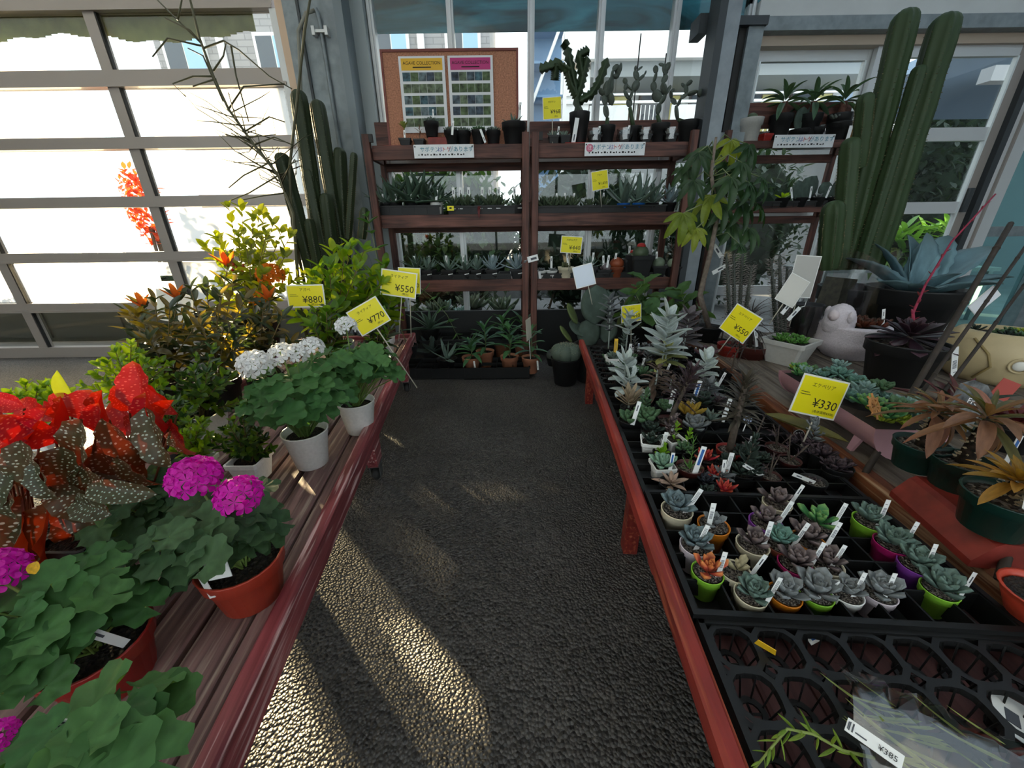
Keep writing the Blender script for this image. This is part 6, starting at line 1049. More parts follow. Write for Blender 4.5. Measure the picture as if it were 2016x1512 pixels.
# --- top shelf of the middle rack
DRG = leafmat('dragon stem green', '#33442c', .02, None, .5, .15, spec=.3); GX = 'branching cacti on the top shelf of the middle rack'
def zig(t, pts, r, m_, teeth=True):            # winged toothed branch
    mb = MB(); N = len(pts)
    mb.ribbed(pts, [r * (1 + (.25 if i % 2 else -.2)) for i in range(N - 1)] + [r * .4], 3, .55); part('branch', t, mb, m_, True)
def dense(pts, n):
    return [path_pt(pts, i / n)[0] for i in range(n + 1)]
t, r, h, m = shelfpot('tall toothed candelabra euphorbia in a deep black pot', 1138, 0, 20, 2.9, 'black', nm='branching_cactus', cat='cactus', grp=GX, y=3.95); inv = t.matrix_basis.inverted(); P = lambda *q: dense([inv @ aty(a, b, 3.95 + c) for a, b, c in q], 16)
for q in (((1140, 226, 0), (1135, 180, 0), (1124, 130, 0), (1116, 92, 0)), ((1136, 195, 0), (1148, 150, 0), (1156, 112, 0)), ((1124, 140, 0), (1100, 125, 0), (1062, 138, 0)), ((1095, 126, 0), (1092, 158, 0)), ((1140, 200, 0), (1165, 185, 0), (1180, 160, 0), (1196, 115, 0)), ((1148, 155, 0), (1140, 110, 0), (1160, 98, 0)), ((1116, 92, 0), (1110, 82, 0)), ((1136, 190, 0), (1124, 165, 0), (1118, 140, 0))): zig(t, P(*q), 8.5 * m, DRG)
tag(t, (-.06, -r * 1.0, h * .7), .16, -172, 0, 0, 'plain')
SEG = leafmesh('round', .74, leafmat('grey padded cactus', '#4c554d', .02, None, .6, .15), 0, 0, .2, 6)
def pads(t, chain, y0, L, inv):
    for q in chain:
        for a, b in zip(q, q[1:]):
            A, B = inv @ aty(*a, y0), inv @ aty(*b, y0); d = B - A; obj('pad', SEG, t, T(A) @ frame(d) @ Rz(rnd(0, 3)) @ Rx(R(90)) @ S(d.length * 1.12))
for i, (px, lab, ch, pot) in enumerate(((1192, 'jointed pad cactus right of the toothed euphorbia', [[(1196, 232), (1192, 208), (1190, 188), (1180, 176)], [(1192, 190), (1202, 160), (1206, 140), (1216, 128), (1222, 140), (1222, 125)], [(1206, 150), (1200, 182), (1205, 205)], [(1206, 150), (1218, 150), (1215, 130)]], 17), (1244, 'jointed pad cactus tied to the tall black stick', [[(1240, 212), (1238, 195), (1230, 178), (1234, 165), (1228, 155)], [(1238, 200), (1246, 180), (1256, 160), (1268, 148), (1272, 140)], [(1246, 178), (1236, 168)], [(1256, 158), (1250, 140), (1252, 130)], [(1254, 140), (1264, 132)]], 16), (1296, 'jointed pad cactus with a short black stick', [[(1294, 226), (1298, 205), (1310, 188), (1304, 165), (1312, 148), (1308, 128), (1298, 126)], [(1310, 140), (1318, 124)], [(1300, 200), (1288, 180), (1286, 162), (1292, 145), (1290, 130)], [(1310, 188), (1320, 170)]], 18), (1350, 'jointed pad cactus leaning against the steel post', [[(1335, 236), (1332, 210), (1340, 195), (1352, 185), (1350, 168), (1362, 160)], [(1352, 185), (1372, 180), (1388, 186)], [(1332, 205), (1322, 195), (1320, 180), (1328, 176)], [(1350, 172), (1342, 165)]], 20))):
    t, r, h, m = shelfpot(lab, px, 0, pot, 2.1, 'black', nm='pad_cactus', cat='cactus', grp=GX, y=3.93); inv = t.matrix_basis.inverted(); pads(t, ch, 3.93, .06, inv); part('stem', t, MB().tube([(0, 0, h), inv @ aty(*ch[0][0], 3.93)], [.02, .016], 8), DRG, True)
    if i in (1, 2): a, b = ((1245, 235), (1262, 66)) if i == 1 else ((1298, 215), (1312, 105)); part('support_stick', t, MB().tube([inv @ aty(*a, 3.95), inv @ aty(*b, 3.95)], .005, 6), GASKET, True)
for i, (px, lab, me) in enumerate(((1090, 'small spiky cactus behind the 968 yen card', S_FING), (1110, 'upright thin cactus beside the 968 yen card', S_FING), (1170, 'silvery foil-wrapped succulent right of the tall euphorbia', S_BLUE), (1228, 'silver leaved succulent in front of the black pots', S_BLUE), (1268, 'small foil-wrapped succulent in the middle of the shelf', S_GREY), (1318, 'plastic-wrapped succulent before the leaning cactus', S_GREY))):
    t, r, h, m = shelfpot(lab, px, 0, 12, 1.4, 'black', grp='small pots on the top shelf of the middle rack', y=3.84, kind='square'); rosette(t, (0, 0, h), r * 1.2, me, 16, 20, 85, .5)
    if i in (0, 2, 3, 5): tag(t, (r * .6, -.3 * r, h), .075, (6, -60, 0, 0)[i % 4], 0, 0, 'plain')
    if i >= 2:
        mb = MB(); v = []
        for a in range(4):
            for j in range(10): w_ = j * R(36); k = 1.15 + .18 * math.sin(j * 2.6 + a * 2) + .1 * a / 3; v.append((math.cos(w_) * r * k, math.sin(w_) * r * k, h * .5 + a * r * .55))
        mb.add(v, [(a * 10 + j, a * 10 + (j + 1) % 10, (a + 1) * 10 + (j + 1) % 10, (a + 1) * 10 + j) for a in range(3) for j in range(10)]); part('clear_wrap', t, mb, PLAS, True)
pricecard('yellow price card for 968 yen on the top shelf', 1087, 213, 3.8, 37, 37, -3, 0, 0, '¥968', 'サボテン ', .2)
p = aty(1132, 278, 3.9); t = obj('shelf_block', None, None, T(p.x, 3.9, zt[0]), None, 'bright red clay slab under the tall toothed euphorbia', 'clay block', 'clay blocks on the racks'); part('block', t, MB().plank(.2, .2, .02, .004), mat('bright red clay', '#9c2a22', .5), mtx=T(-.1, 0, .02))
# --- middle shelves
gridtray('shallow black tray on the middle shelf of the left rack, left one', (aty(738, 400, 3.8).x, 3.82, 0), 0, 5, 2, .115, .12, zt[1], .09, .01, 'black trays on the racks'); gridtray('shallow black tray on the middle shelf of the left rack, right one', (aty(882, 400, 3.8).x, 3.82, 0), 0, 6, 2, .1, .12, zt[1], .08, .01, 'black trays on the racks'); gridtray('long black tray on the middle shelf of the middle rack', (aty(1060, 400, 3.8).x, 3.82, 0), 0, 10, 2, .117, .12, zt[1], .07, .01, 'black trays on the racks'); gridtray('long black tray on the lowest shelf of the left rack', (aty(790, 530, 3.8).x, 3.82, 0), 0, 9, 2, .117, .12, zt[2], .055, .01, 'black trays on the racks'); gridtray('long black tray on the lowest shelf of the middle rack', (aty(1064, 530, 3.8).x, 3.82, 0), 0, 10, 2, .112, .12, zt[2], .055, .01, 'black trays on the racks')
GM = 'agaves on the middle shelf of the left rack'
for i, (px, lab, n, L, me, pc) in enumerate(((762, 'blue grey agave at the left end of the middle shelf', 11, 23, AGG, 'black'), (782, 'dark green agave with folded blades', 12, 30, AGD, 'black'), (812, 'tall bladed green agave beside the white pot', 13, 36, AGD, 'black'), (836, 'arching dark agave behind the white pot', 10, 36, AGD, 'black'), (861, 'dark rosette in the only white pot of the middle shelf', 8, 22, AGD, 'white'))):
    t, r, h, m = shelfpot(lab, px, 1, 12.5, 1.7, pc, nm='potted_agave', cat='agave', grp=GM, y=3.88 + .06 * (i == 3), dz=.02); rosette(t, (0, 0, h), L * m * 2.1, me, n + 3, 12, 80, .6); tag(t, (.2 * r, -.9 * r, h + .02), .06 if i < 4 else .09, (0, 0, 10, -5, 8)[i], -8, 0, 'plain')
for i, (px, lab) in enumerate(((893, 'dark haworthia at the left of the right-hand tray'), (908, 'dark haworthia second in the right-hand tray'), (923, 'dark haworthia in the middle of the right-hand tray'), (946, 'haworthia with a red drooping leaf'), (964, 'dark haworthia right of the red drooping leaf'), (982, 'small dark haworthia near the rack post'), (1018, 'dark haworthia with the tallest tag at the rack post'))):
    t, r, h, m = shelfpot(lab + ', left rack', px, 1, 11, 1.5, 'black', nm='haworthia', grp='haworthias in the right-hand tray', y=3.87, kind='square', dz=.01); rosette(t, (0, 0, h), 26 * m, [HAW, AGD], 18, 15, 80, .6); tag(t, (rnd(-.4, .4) * r, .1 * r, h + .05), .11, rnd(-4, 4), 0, 0, 'plain'); tag(t, (rnd(-.3, .3) * r, -1.0 * r, h - .02), .03, 90, 0, 0, 'plain')
    if i == 3: obj('leaf', leafmesh('strap', .2, leafmat('dark red strap', '#5a2320', .1), -1.2, .3), t, T(0, -r, h) @ Rz(R(180)) @ Rx(R(-20)) @ S(.13))
GN = 'plants on the middle shelf of the middle rack'
for i, (px, lab, me, n, L) in enumerate(((1072, 'variegated low haworthia at the left end of the long tray', HAW, 20, 12), (1090, 'variegated low haworthia second from the left', HAW, 20, 12), (1107, 'variegated low haworthia third from the left', HAW, 20, 12), (1126, 'low haworthia with a grey leaning tag', HAW, 20, 12), (1160, 'low dark seedlings left of the 1650 yen card', HAW, 12, 9), (1186, 'small dark succulent under the 1650 yen card', HAW, 12, 12), (1226, 'long curling grey tillandsia-like agave', AGG, 10, 34), (1255, 'grey agave with upright long blades', AGG, 11, 34), (1282, 'grey broad agave right of the blue pot', AGG, 11, 26), (1316, 'spiky grey agave at the right end of the long tray', AGB, 13, 22))):
    t, r, h, m = shelfpot(lab, px, 1, 11 if i < 6 else 13, 1.3, 'black' if i not in (6, 7) else 'blue', nm='shelf_succulent', grp=GN, y=3.87, kind='square' if i < 6 else 'round', dz=.01); rosette(t, (0, 0, h), L * m * 1.9, me, n + 3, 15, 82, .6)
    if i in (1, 2, 3, 5, 7, 9): tag(t, (rnd(-.4, .4) * r, -.2 * r, h + .04), .07, rnd(-12, 12), -5, 0, 'plain')
    if i in (6, 7): obj('leaf', leafmesh('agave', .09, MATS['grey green agave'] if False else leafmat('grey green agave', '#566a60'), .9, .3, 0, 9), t, T(0, 0, h) @ Rz(R(60 if i == 6 else -50)) @ Rx(R(50)) @ S(.32))
pricecard('yellow price card for 1650 yen on the middle shelf', 1181, 355, 3.78, 34, 34, -9, 8, 0, '¥1,650', 'アガベ', .14); pricecard('yellow price card for 440 yen on the lowest shelf', 1125, 482, 3.72, 42, 32, 4, 0, 0, '¥440', 'ハオルチア', .16)
p = aty(887, 410, 3.76); t = obj('shelf_ticket', None, None, T(p), None, 'tiny yellow ticket tucked under the right-hand tray', 'ticket'); part('card', t, MB().bx(-.03, .03, 0, .002, -.02, .02), YEL); part('print', t, MB().bx(-.01, .01, -.001, 0, -.005, .008), INK)
# --- lowest shelves
GL_ = 'agaves on the lowest shelf of the left rack'
for i, (px, lab, me, n, L) in enumerate(((822, 'dark many-leaved agave at the left of the lowest shelf', AGD, 16, 28), (845, 'grey agave with two white tags on the lowest shelf', AGG, 11, 24), (885, 'grey agave with a broad white tag on the lowest shelf', AGG, 10, 24), (917, 'agave with one drooping pale leaf on the lowest shelf', AGG, 9, 26), (940, 'agave under an arching dark leaf on the lowest shelf', AGG, 10, 24), (970, 'blue grey agave with a tall tag on the lowest shelf', AGB, 13, 24), (1018, 'pale blue agave at the rack post on the lowest shelf', AGB, 12, 26))):
    t, r, h, m = shelfpot(lab, px, 2, 14, 1.3, 'black', nm='potted_agave', cat='agave', grp=GL_, y=3.87, kind='square', dz=.01); rosette(t, (0, 0, h), L * m * 1.55, me, n + 3, 12, 80, .6); tag(t, (rnd(-.4, .4) * r, .1 * r, h + .05), .09, rnd(-8, 8), 0, 0, 'plain'); tag(t, (.3 * r, -1.02 * r, h - .03), .035, 80, 0, 0, 'plain')
GR = 'small cacti on the lowest shelf of the middle rack'; BALL = lambda r, h, k=7: MB().ball((0, 0, h + r * .5), r * .9, 28, 10, (1, 1, .9), lambda d: 1 - .1 * abs(math.sin(math.atan2(d.y, d.x) * k)))
for i, (px, lab, kind, col, rp) in enumerate(((1065, 'small white pebble pot with a hanging tag', 'ros', 'white', 11), (1086, 'small white wrapped cactus pot', 'ros', 'white', 11), (1113, 'finger cactus in a white oval dish under the 440 yen card', 'fing', 'cream', 16), (1160, 'grey agave behind the white picture card', 'aga', 'black', 16), (1192, 'pale mauve cactus with a long curled tag', 'ball', 'black', 12), (1212, 'orange red grafted cactus in a clay pot', 'red', 'terra', 15), (1256, 'grafted cactus with a bright red cap in a black pot', 'cap', 'black', 24), (1240, 'grafted cactus with a dark red cap behind', 'cap', 'black', 18), (1293, 'pale green ribbed ball cactus with a white tag', 'ball', 'black', 16), (1322, 'pale green ball cactus with a bent white tag at the rack end', 'ball', 'black', 15), (1185, 'brown small succulent between white tags', 'ros', 'black', 11))):
    t, r, h, m = shelfpot(lab, px, 2, rp, 1.3 if kind != 'cap' else 1.7, col, nm='small_cactus', cat='cactus', grp=GR, y=3.86 if i != 7 else 4.0, kind='square' if col == 'black' else 'round', dz=.01)
    if kind == 'ros': rosette(t, (0, 0, h), r * .9, S_GREY if col == 'white' else S_BRN, 14)
    elif kind == 'fing':
        for j in range(14): a = rnd(0, 6); q = rnd(0, .6) * r; part('finger', t, MB().tube([(math.cos(a) * q, math.sin(a) * q, h), (math.cos(a) * q, math.sin(a) * q, h + .05)], [.008, .006], 6), leafmat('finger cactus', '#5a6040', .02), True)
    elif kind == 'aga': rosette(t, (0, 0, h), 28 * m, AGG, 12, 12, 80, .6)
    elif kind == 'red': part('body', t, BALL(r, h), leafmat('orange cactus', '#8a4024', .02), True)
    elif kind == 'cap': part('body', t, BALL(r * .7, h), leafmat('green ball cactus', '#5c6a50', .02), True); part('red_cap', t, MB().ball((0, 0, h + r * .85), r * .34, 14, 8, (1, 1, .7)), mat('red graft', '#a8201c' if i == 6 else '#6a1614', .5), True, label='red grafted cap')
    else: part('body', t, BALL(r * .85, h), leafmat('pale ball cactus' if i > 5 else 'mauve ball cactus', '#7d8a74' if i > 5 else '#7d7478', .02), True)
    if i not in (6,): tag(t, (rnd(-.5, .5) * r, (-1.02 if i in (0, 4, 9) else -.2) * r, h + (.05 if i not in (0, 9) else -.02)), .09, (rnd(-8, 8) if i not in (0, 9) else 170), 0, 0, 'plain')
t, r, h, m = shelfpot('dark leafy succulents crowding the right end of the lowest shelf', 1325, 2, 17, 1.2, 'black', nm='leafy_succulent', grp=None, y=4.0)
for j in range(5): a = j * 1.3; stemleaf(t, [(0, 0, h), (math.cos(a) * .05, math.sin(a) * .05, h + .12), (math.cos(a) * .1, math.sin(a) * .08, h + .26)], .006, leafmesh('spat', .6, leafmat('dark jade leaf', '#2c3a26', .1), .1, .2, .04), 12, .06, (10, 50), .2, BARK)
p = aty(1049, 509, 3.72); t = obj('hanging_tag', None, None, T(p) @ Ry(R(-14)), None, 'rounded white tag hanging on the middle rack post', 'plant tag', 'hanging tag strips'); part('card', t, MB().bx(-.05, .05, 0, .002, -.027, .027), TAGW); part('print', t, MB().bx(-.02, .035, -.001, 0, -.012, .008), TAGP); part('string', t, MB().tube([(-.05, .001, 0), (-.09, .01, .0)], .002, 4), TAGW)
# --- small right rack
GS = 'plants on the small right rack'
BRO = leafmesh('lance', .2, leafmat('arching green leaf', '#44604a', .15, None, .45, .15), -.8, .3, 0, 9)
for i, (px, lab, n) in enumerate(((1527, 'arching agave-like plant in a tall grey pot, leftmost of three', 14), (1583, 'arching agave-like plant behind the pad cactus', 15), (1640, 'arching agave-like plant at the right end of the small rack', 13))):
    t, r, h, m = shelfpot(lab, px, 0, 21, 2.3, 'black', nm='arching_agave', cat='agave', grp=GS, y=4.07, dz=.03); part('trunk', t, MB().tube([(0, 0, h), (0, 0, h + .12)], [.035, .025], 8), mat('shaggy trunk', '#6a4a40', .9, .2, 0, .4, 60), True)
    rosette(t, (0, 0, h + .11), .27, BRO, n, -15, 75, .7)
    for j in range(6): obj('dry_leaf', KBRN, t, T(0, 0, h + .1) @ Rz(j * 1.05) @ Rx(R(-60)) @ S(.1))
for i, (px, rp, hr, pc, lab, kd) in enumerate(((1470, 22, 2.0, 'greyw', 'grey pot with a small orange and green cactus', 'ball'), (1503, 11, 1.7, 'red', 'tiny red square pot in front of the tall pot', 'ros'), (1567, 18, 1.4, 'black', 'two-padded prickly pear in a black pot', 'pad'), (1597, 17, 1.6, 'black', 'short grey succulent in a black pot', 'ros'), (1642, 21, 1.7, 'black', 'crested grey cactus in a black pot with a long tag', 'crest'), (1677, 15, 1.5, 'yellow', 'mustard yellow printed pot beside the tall cactus', 'ros'))):
    t, r, h, m = shelfpot(lab, px, 0, rp, hr, pc, nm='rack_cactus', cat='cactus', grp=GS, y=4.05, dz=.02, kind='square' if i == 1 else 'round')
    if kd == 'ball': part('body', t, BALL(r * .5, h), leafmat('green ball cactus', '#5c6a50', .02), True)
    elif kd == 'ros': rosette(t, (0, 0, h), r * .9, S_GREY, 12)
    elif kd == 'pad': obj('pad', PAD, t, T(0, 0, h - .01) @ Rx(R(86)) @ S(.2)); obj('pad', PAD, t, T(.06, .0, h + .1) @ Ry(R(35)) @ Rx(R(86)) @ S(.13))
    else:
        for j in range(16): a = j * .4 - 3; part('crest', t, MB().tube([(0, 0, h), (math.cos(a) * r * .8, math.sin(a) * r * .4, h + .05), (math.cos(a) * r * 1.2, math.sin(a) * r * .5, h + .07)], [.012, .012, .008], 6), leafmat('grey crest', '#565e58', .02), True)
        tag(t, (.2 * r, -1.05 * r, h - .06), .14, 180, 0, 0, 'plain')
def tierpot(lab, px, py, rp, hr, pc, y, z, **k): return shelfpot(lab, px, 1, rp, hr, pc, y=y, dz=z - zt[1], **k)
z3 = 1.51 - .012
for i, (px, lab, kd) in enumerate(((1537, 'black pot with a yellow green tipped plant on the lower tier', 'yel'), (1572, 'grey prickly pear with three tall pads on the lower tier', 'pad3'), (1606, 'black pot with white tags on the lower tier', 'ros'), (1632, 'grey prickly pear with two ear-like pads on the lower tier', 'pad2'))):
    t, r, h, m = tierpot(lab, px, 400, 13, 1.3, 'black', 3.99, z3, nm='rack_cactus', cat='cactus', grp=GS)
    if kd == 'pad3': [obj('pad', PAD, t, T(x, 0, h - .01) @ Ry(R(q)) @ Rx(R(86)) @ S(s_)) for x, q, s_ in ((-.03, -14, .17), (.03, 8, .2), (.06, 20, .22))]
    elif kd == 'pad2': [obj('pad', PAD, t, T(x, 0, h - .01) @ Ry(R(q)) @ Rx(R(86)) @ S(s_)) for x, q, s_ in ((-.03, -30, .17), (.03, 14, .19))]
    elif kd == 'yel': rosette(t, (0, 0, h), .09, AZ[0], 8, 20, 80)
    else: rosette(t, (0, 0, h), r, S_GREY, 10)
    tag(t, (.6 * r, -.9 * r, h + .02), .08, -20 + 15 * i, 0, 0, 'plain')
gridtray('black tray on the lower tier of the small right rack', (aty(1500, 400, 3.97).x, 3.955, 0), 0, 6, 1, .1, .14, z3, .05, .008, 'black trays on the racks')
# ================================================================== leafy tree in front of the steel post
PAL = leafmat('hand shaped leaf', '#2f4a2a', .3, None, .4, .2); PALY = leafmat('yellowing hand leaf', '#7a8a2c', .4, None, .4, .2); 
def hand(m_):
    mb = MB(); uv = []; base = leafmesh('lance', .3, m_, -.7, .25, 0, 6)
    for k in range(5):
        M_ = Rz(R(-72 + 36 * k)); s_ = (.62, .9, 1, .9, .62)[k]; vs_ = [M_ @ (v.co * s_) for v in base.vertices]; mb.add(vs_, [tuple(p.vertices) for p in base.polygons]); uv += [(.5, i / len(vs_)) for i in range(len(vs_))]
    return mb.mesh('leaf', m_, True, uv)
HND, HNDY = hand(PAL), hand(PALY); q = at(1372, 690, Z5); t = thing('hand_leaf_tree', 'slender tree with drooping hand-shaped leaves in front of the steel post', 'tree', (aty(1385, 640, 2.9).x + .05, 2.9, ZD), 0); obj('pot', potmesh('round', 1.2, 'black'), t, S(.1)); soil(t, .086, .1); inv = t.matrix_basis.inverted()
P = [Vector((0, 0, .1))] + [inv @ aty(a, b, 2.9) for a, b in ((1378, 580), (1398, 500), (1412, 430), (1400, 340), (1410, 270))]; part('trunk', t, MB().tube(P, [.022, .02, .018, .015, .012, .008], 8), mat('pale bark', '#7a6e64', .8, .3, 0, .3, 40), True)
for i, (px, py, s_, y_, el, az) in enumerate(((1395, 290, 62, 0, -62, 170), (1440, 275, 60, 1, -65, 200), (1475, 285, 62, 0, -70, 190), (1375, 300, 50, 0, -66, 160), (1345, 420, 62, 1, -66, 175), (1400, 385, 60, 1, -55, 150), (1440, 350, 60, 0, -60, 190), (1475, 360, 56, 0, -58, 210), (1365, 355, 50, 0, -62, 150), (1420, 400, 60, 0, -55, 180), (1460, 400, 60, 0, -50, 200), (1490, 400, 52, 0, -45, 230), (1400, 440, 56, 0, -55, 170), (1440, 440, 60, 0, -55, 190), (1475, 450, 56, 0, -50, 210), (1430, 320, 50, 0, -60, 180), (1380, 400, 52, 0, -62, 160), (1350, 330, 46, 0, -66, 150), (1500, 350, 50, 0, -55, 220), (1460, 320, 50, 0, -60, 195), (1410, 350, 50, 0, -50, 180), (1455, 480, 50, 0, -50, 200), (1370, 450, 46, 1, -60, 150))):
    e = inv @ aty(px, py, 2.9 + rnd(-.12, .12)); b, d_ = path_pt(P, lerp(.5, .98, min(1, (480 - py) / 220))); part('leaf_stalk', t, MB().tube([b, b.lerp(e, .5) + Vector((0, 0, .05)), e], .004, 5), GST, True); obj('leaf', [HND, HNDY][y_], t, T(e) @ Rz(R(az + rnd(-20, 20))) @ Rx(R(el)) @ S(s_ * mpx((0, 2.9, 1.5))))
# ================================================================== floor trays and pots under the left rack
def floorpot(lab, px, py, rp, hr, pc, z, nm='floor_plant', cat='plant', grp=None, kind='round', sm=None): t, r, h = potted(nm, lab, cat, px, py, z, rp, hr, pc, kind, grp, sm); return t, r, h, r / rp
gridtray('black tray of clay pots on the asphalt', (at(915, 748, 0).x, at(915, 748, 0).y, 0), 0, 4, 2, .155, .15, .0, .12, .012, 'black floor trays'); gridtray('black tray with shadowed agaves on the asphalt beside the bench end', (at(800, 748, 0).x - .06, at(800, 748, 0).y, 0), 0, 4, 2, .155, .16, .0, .11, .012, 'black floor trays'); gridtray('black raised tray of dark plants under the left rack', (-.95, 3.82, 0), 0, 6, 2, .17, .17, .22, .05, .012, 'black floor trays')
KLM = [leafmesh('lance', .22, leafmat('green kalanchoe leaf', '#46734a', .2, None, .5, .2), -.5, .25), leafmesh('lance', .22, leafmat('grey green kalanchoe leaf', '#5d8070', .2, None, .5, .2), -.5, .25)]; GC = 'clay pots in the floor tray'
for i, (px, py, lab, hp) in enumerate(((927, 702, 'clay potted green plant at the left of the floor tray', 30), (1003, 700, 'clay potted plant with one tall shoot in the middle of the floor tray', 55), (1045, 702, 'clay potted green plant with a hanging tag at the right of the floor tray', 50), (955, 690, 'clay potted plant in the back row, left', 45), (990, 672, 'clay potted plant in the back row, middle', 45), (1030, 675, 'clay potted plant in the back row, right', 45))):
    t, r, h, m = floorpot(lab, px, py, 18.5, 1.75, 'clay', .03, 'clay_pot_plant', 'plant', GC); stemleaf(t, [(0, 0, h), (.01, 0, h + hp * m * .5), (.0, .01, h + hp * m)], .006, KLM, 14, 44 * m, (-10, 60), .15, GST, shrink=.3, tuft=4)
    if i in (0, 2): tag(t, (.5 * r, -1.03 * r, h - .01), .075, 175, 0, 0, 'plain')
p = aty(1041, 648, 3.35); t = obj('plant_card', None, None, T(p) @ Rz(R(62)) @ Ry(R(-8)), None, 'cream card seen edge-on standing in the right clay pot', 'card'); part('sheet', t, MB().bx(-.05, .05, 0, .003, -.1, .1), mat('cream card', '#c9c3b2', .6)); part('stick', t, MB().tube([(0, .001, -.1), (0, .001, -.3)], .003, 5), TAGW)
GD = 'dark plants in the shade under the left rack'
for i, (px, py, lab, L, me, n) in enumerate(((850, 690, 'broad grey green agave on the asphalt beside the bench end', 48, leafmesh('agave', .45, leafmat('broad dark agave', '#3e4c46', .05, None, .6, .1), .3, .35, .03), 9), (832, 665, 'spiky grey agave with a white tag', 26, AGB, 12), (880, 705, 'low grey agave with long flat blades', 52, AGG, 8), (905, 622, 'grey spoon-leaved rosette with a pale centre under the rack', 30, S_SIL, 14), (866, 622, 'dark shaggy rosette left of the spoon-leaved one', 46, HAW, 22), (846, 645, 'large dark drooping rosette behind the bench end', 60, AGD, 18), (990, 610, 'dark spiky rosette right of the spoon-leaved one', 40, HAW, 18), (930, 605, 'dark shaggy rosette at the back under the rack', 40, HAW, 20), (880, 610, 'two-leaved grey plant under the rack', 30, S_SIL, 6))):
    t, r, h, m = floorpot(lab, px, py, 20, 1.2, 'black', .03 if i < 3 else .24, 'shade_plant', 'plant', GD); rosette(t, (0, 0, h), L * m, me, n, 10, 75, .5)
    if i in (1, 3, 4, 6): tag(t, (.3 * r, -.5 * r, h + .05), .09, (0, 75, 85, 10)[(1, 3, 4, 6).index(i)], 0, 0, 'plain')
part('trim_3', None, MB().bx(-1.2, 1.6, 4.2, 4.25, 0, .5), mat('dark skirting', '#1c1e20', .6), kind='structure', label='dark skirting board under the glass front')
# ================================================================== greenery outside
def hedge(name, lab, cat, x0, x1, y0, y1, z0, z1, n, me, L, grp=None, core=True):
    t = thing(name, lab, cat, ((x0 + x1) / 2, (y0 + y1) / 2, 0), 0, grp); mb = MB(); cx, cy = (x0 + x1) / 2, (y0 + y1) / 2; sx, sy = (x1 - x0) / 2, (y1 - y0) / 2
    src = me; vs_ = [v.co.copy() for v in src.vertices]; fs = [tuple(p.vertices) for p in src.polygons]; uv = []
    for i in range(n):
        a = rnd(0, 6.28); z = rnd(-1, 1); q = math.sqrt(1 - z * z); d = Vector((math.cos(a) * q, math.sin(a) * q, z)); k = rnd(.55, 1.0); p = Vector((d.x * sx * k, d.y * sy * k, (z0 + z1) / 2 + d.z * (z1 - z0) / 2 * k)); p.x += rnd(-.1, .1) * sx
        M_ = T(p) @ Rz(rnd(0, 6.28)) @ Rx(R(rnd(-60, 70))) @ S(L * rnd(.7, 1.3)); mb.add([M_ @ v for v in vs_], fs); uv += [(.5, .5)] * len(vs_)
    if core: part('dark_core', t, MB().ball((0, 0, (z0 + z1) / 2), 1, 18, 10, (sx * .8, sy * .8, (z1 - z0) / 2 * .82), lambda d: 1 + .06 * math.sin(d.x * 9) * math.cos(d.z * 11)), mat('shrub depth green', '#1c2a1e', .9, .1, 0, .4, 9))  # solid dark core added behind the leaves, coloured as shaded depth
    o = obj('foliage', mb.mesh('foliage', src.materials[0], True, uv), t, None, 'stuff')
    st = MB()
    for i in range(5): st.tube([(rnd(-.5, .5) * sx, rnd(-.3, .3) * sy, 0), (rnd(-.5, .5) * sx, rnd(-.3, .3) * sy, z1 * .6)], .02, 5)
    part('stems', t, st, BARK); return t
OUTL = leafmesh('ovate', .5, leafmat('outdoor green leaf', '#3f5a38', .25, None, .5, .3), .1, .2, 0, 3, 1); OUTD = leafmesh('ovate', .5, leafmat('outdoor dark leaf', '#2c4034', .2, None, .5, .3), .1, .2, 0, 3, 1); OUTY = leafmesh('lance', .2, leafmat('outdoor grass leaf', '#5f8a3c', .3, None, .5, .3), -.5, .2, 0, 4, 1); OUTR = leafmesh('ovate', .5, leafmat('autumn leaf', '#a0522a', .4, None, .5, .3), .1, .2, 0, 3, 1)
HG = 'hedge shrubs beyond the glass front'
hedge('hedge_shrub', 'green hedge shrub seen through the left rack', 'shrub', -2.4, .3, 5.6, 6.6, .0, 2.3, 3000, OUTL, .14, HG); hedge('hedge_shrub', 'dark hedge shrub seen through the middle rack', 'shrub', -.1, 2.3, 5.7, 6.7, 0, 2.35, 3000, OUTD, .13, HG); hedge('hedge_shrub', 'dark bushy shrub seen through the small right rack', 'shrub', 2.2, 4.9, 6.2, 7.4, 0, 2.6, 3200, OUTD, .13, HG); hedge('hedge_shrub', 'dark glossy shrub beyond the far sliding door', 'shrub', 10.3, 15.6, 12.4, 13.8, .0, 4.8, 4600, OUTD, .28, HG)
hedge('grass_plant', 'striped grassy plant on the table beyond the sliding door', 'plant', 5.2, 6.6, 5.6, 6.1, .75, 1.3, 420, OUTY, .3); hedge('autumn_shrub', 'orange brown autumn shrub beyond the sectional door', 'shrub', -6.6, -6.05, 7.0, 7.5, 1.1, 2.4, 420, OUTR, .12, None, False)
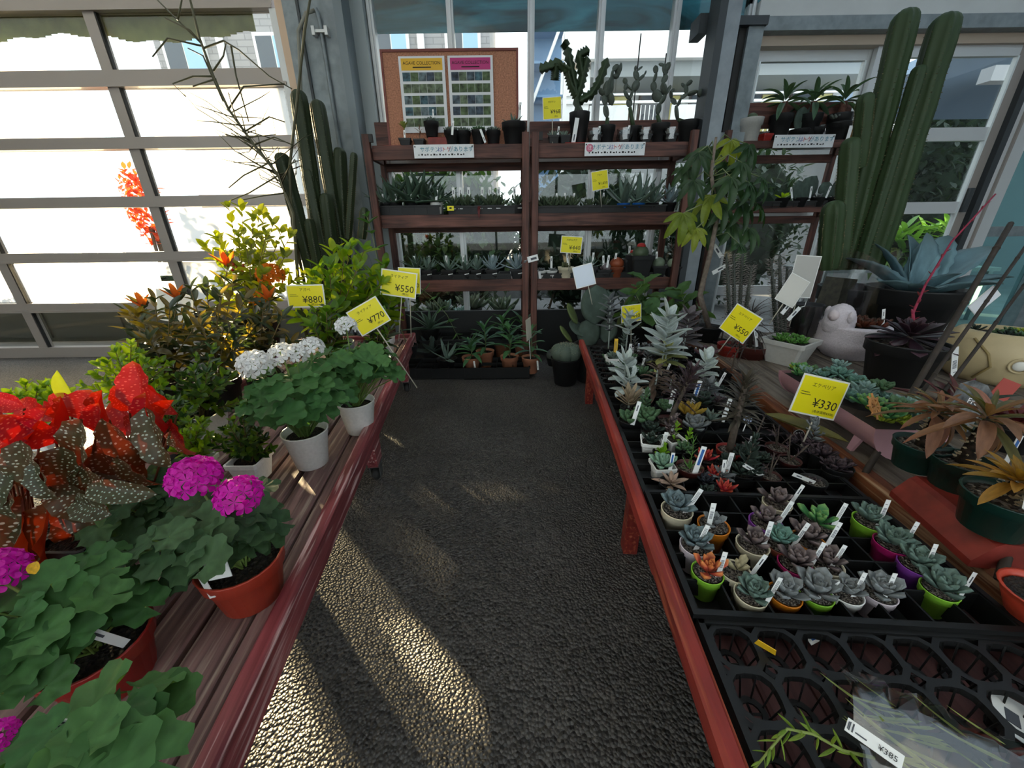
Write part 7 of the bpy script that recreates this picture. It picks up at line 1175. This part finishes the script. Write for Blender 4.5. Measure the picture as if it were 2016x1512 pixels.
t = thing('long_planter_box', 'long dark planter box outside at the foot of the sectional door', 'planter', (-5.6, 5.2, 0)); part('box', t, MB().bx(-3.6, 3.5, -.2, .3, 0, .62), mat('dark planter', '#33372f', .7, .3, 0, .25, 4)); part('soil', t, MB().bx(-3.55, 3.45, -.15, .25, .62, .64), SOIL)
for i in range(7): part('panel', t, MB().bx(-3.55 + i * 1.01, -2.6 + i * 1.01, -.22, -.2, .06, .58), mat('dark planter board', '#2b2f2a', .7))
GO = 'shrubs outside at the foot of the sectional door'
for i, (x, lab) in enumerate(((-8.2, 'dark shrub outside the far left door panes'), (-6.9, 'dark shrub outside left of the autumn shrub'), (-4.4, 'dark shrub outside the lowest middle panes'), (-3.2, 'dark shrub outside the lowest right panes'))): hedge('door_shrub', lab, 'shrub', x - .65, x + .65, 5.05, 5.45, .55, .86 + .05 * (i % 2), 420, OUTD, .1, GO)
t = thing('nursery_table', 'grey metal table outside the sliding door', 'table', (5.6, 5.85, 0)); part('top', t, MB().bx(-1.3, 1.3, -.35, .35, .7, .75), STEEL)
for x in (-1.2, 1.2):
    for y in (-.3, .3): part('leg', t, MB().bx(x - .03, x + .03, y - .03, y + .03, 0, .7), STEEL)
t = thing('outdoor_sign', 'white sign with a green border outside the sliding door', 'sign', (5.25, 6.25, 0)); part('border', t, MB().bx(-.34, .34, 0, .03, 1.42, 2.0), mat('lime border', '#8fae4c', .5)); part('face', t, MB().bx(-.29, .29, -.006, 0, 1.47, 1.95), WS); part('square_mark', t, MB().bx(-.02, .1, -.01, -.006, 1.52, 1.54).bx(-.02, .1, -.01, -.006, 1.63, 1.65).bx(-.02, 0, -.01, -.006, 1.54, 1.63).bx(.08, .1, -.01, -.006, 1.54, 1.63), INK)
for x in (-.2, .2): part('leg', t, MB().bx(x - .02, x + .02, 0, .03, 0, 1.42), STEEL)
t = thing('planter_wall', 'low dark planter wall beyond the doors', 'wall', (1.6, 7.9, 0)); part('wall', t, MB().bx(-2.6, 3.2, 0, .2, 0, .7), mat('dark stone', '#4a4d4f', .7, .3, 0, .3, 5)); part('cap', t, MB().bx(-2.65, 3.25, -.03, .23, .7, .76), mat('stone cap', '#7d7f80', .7))
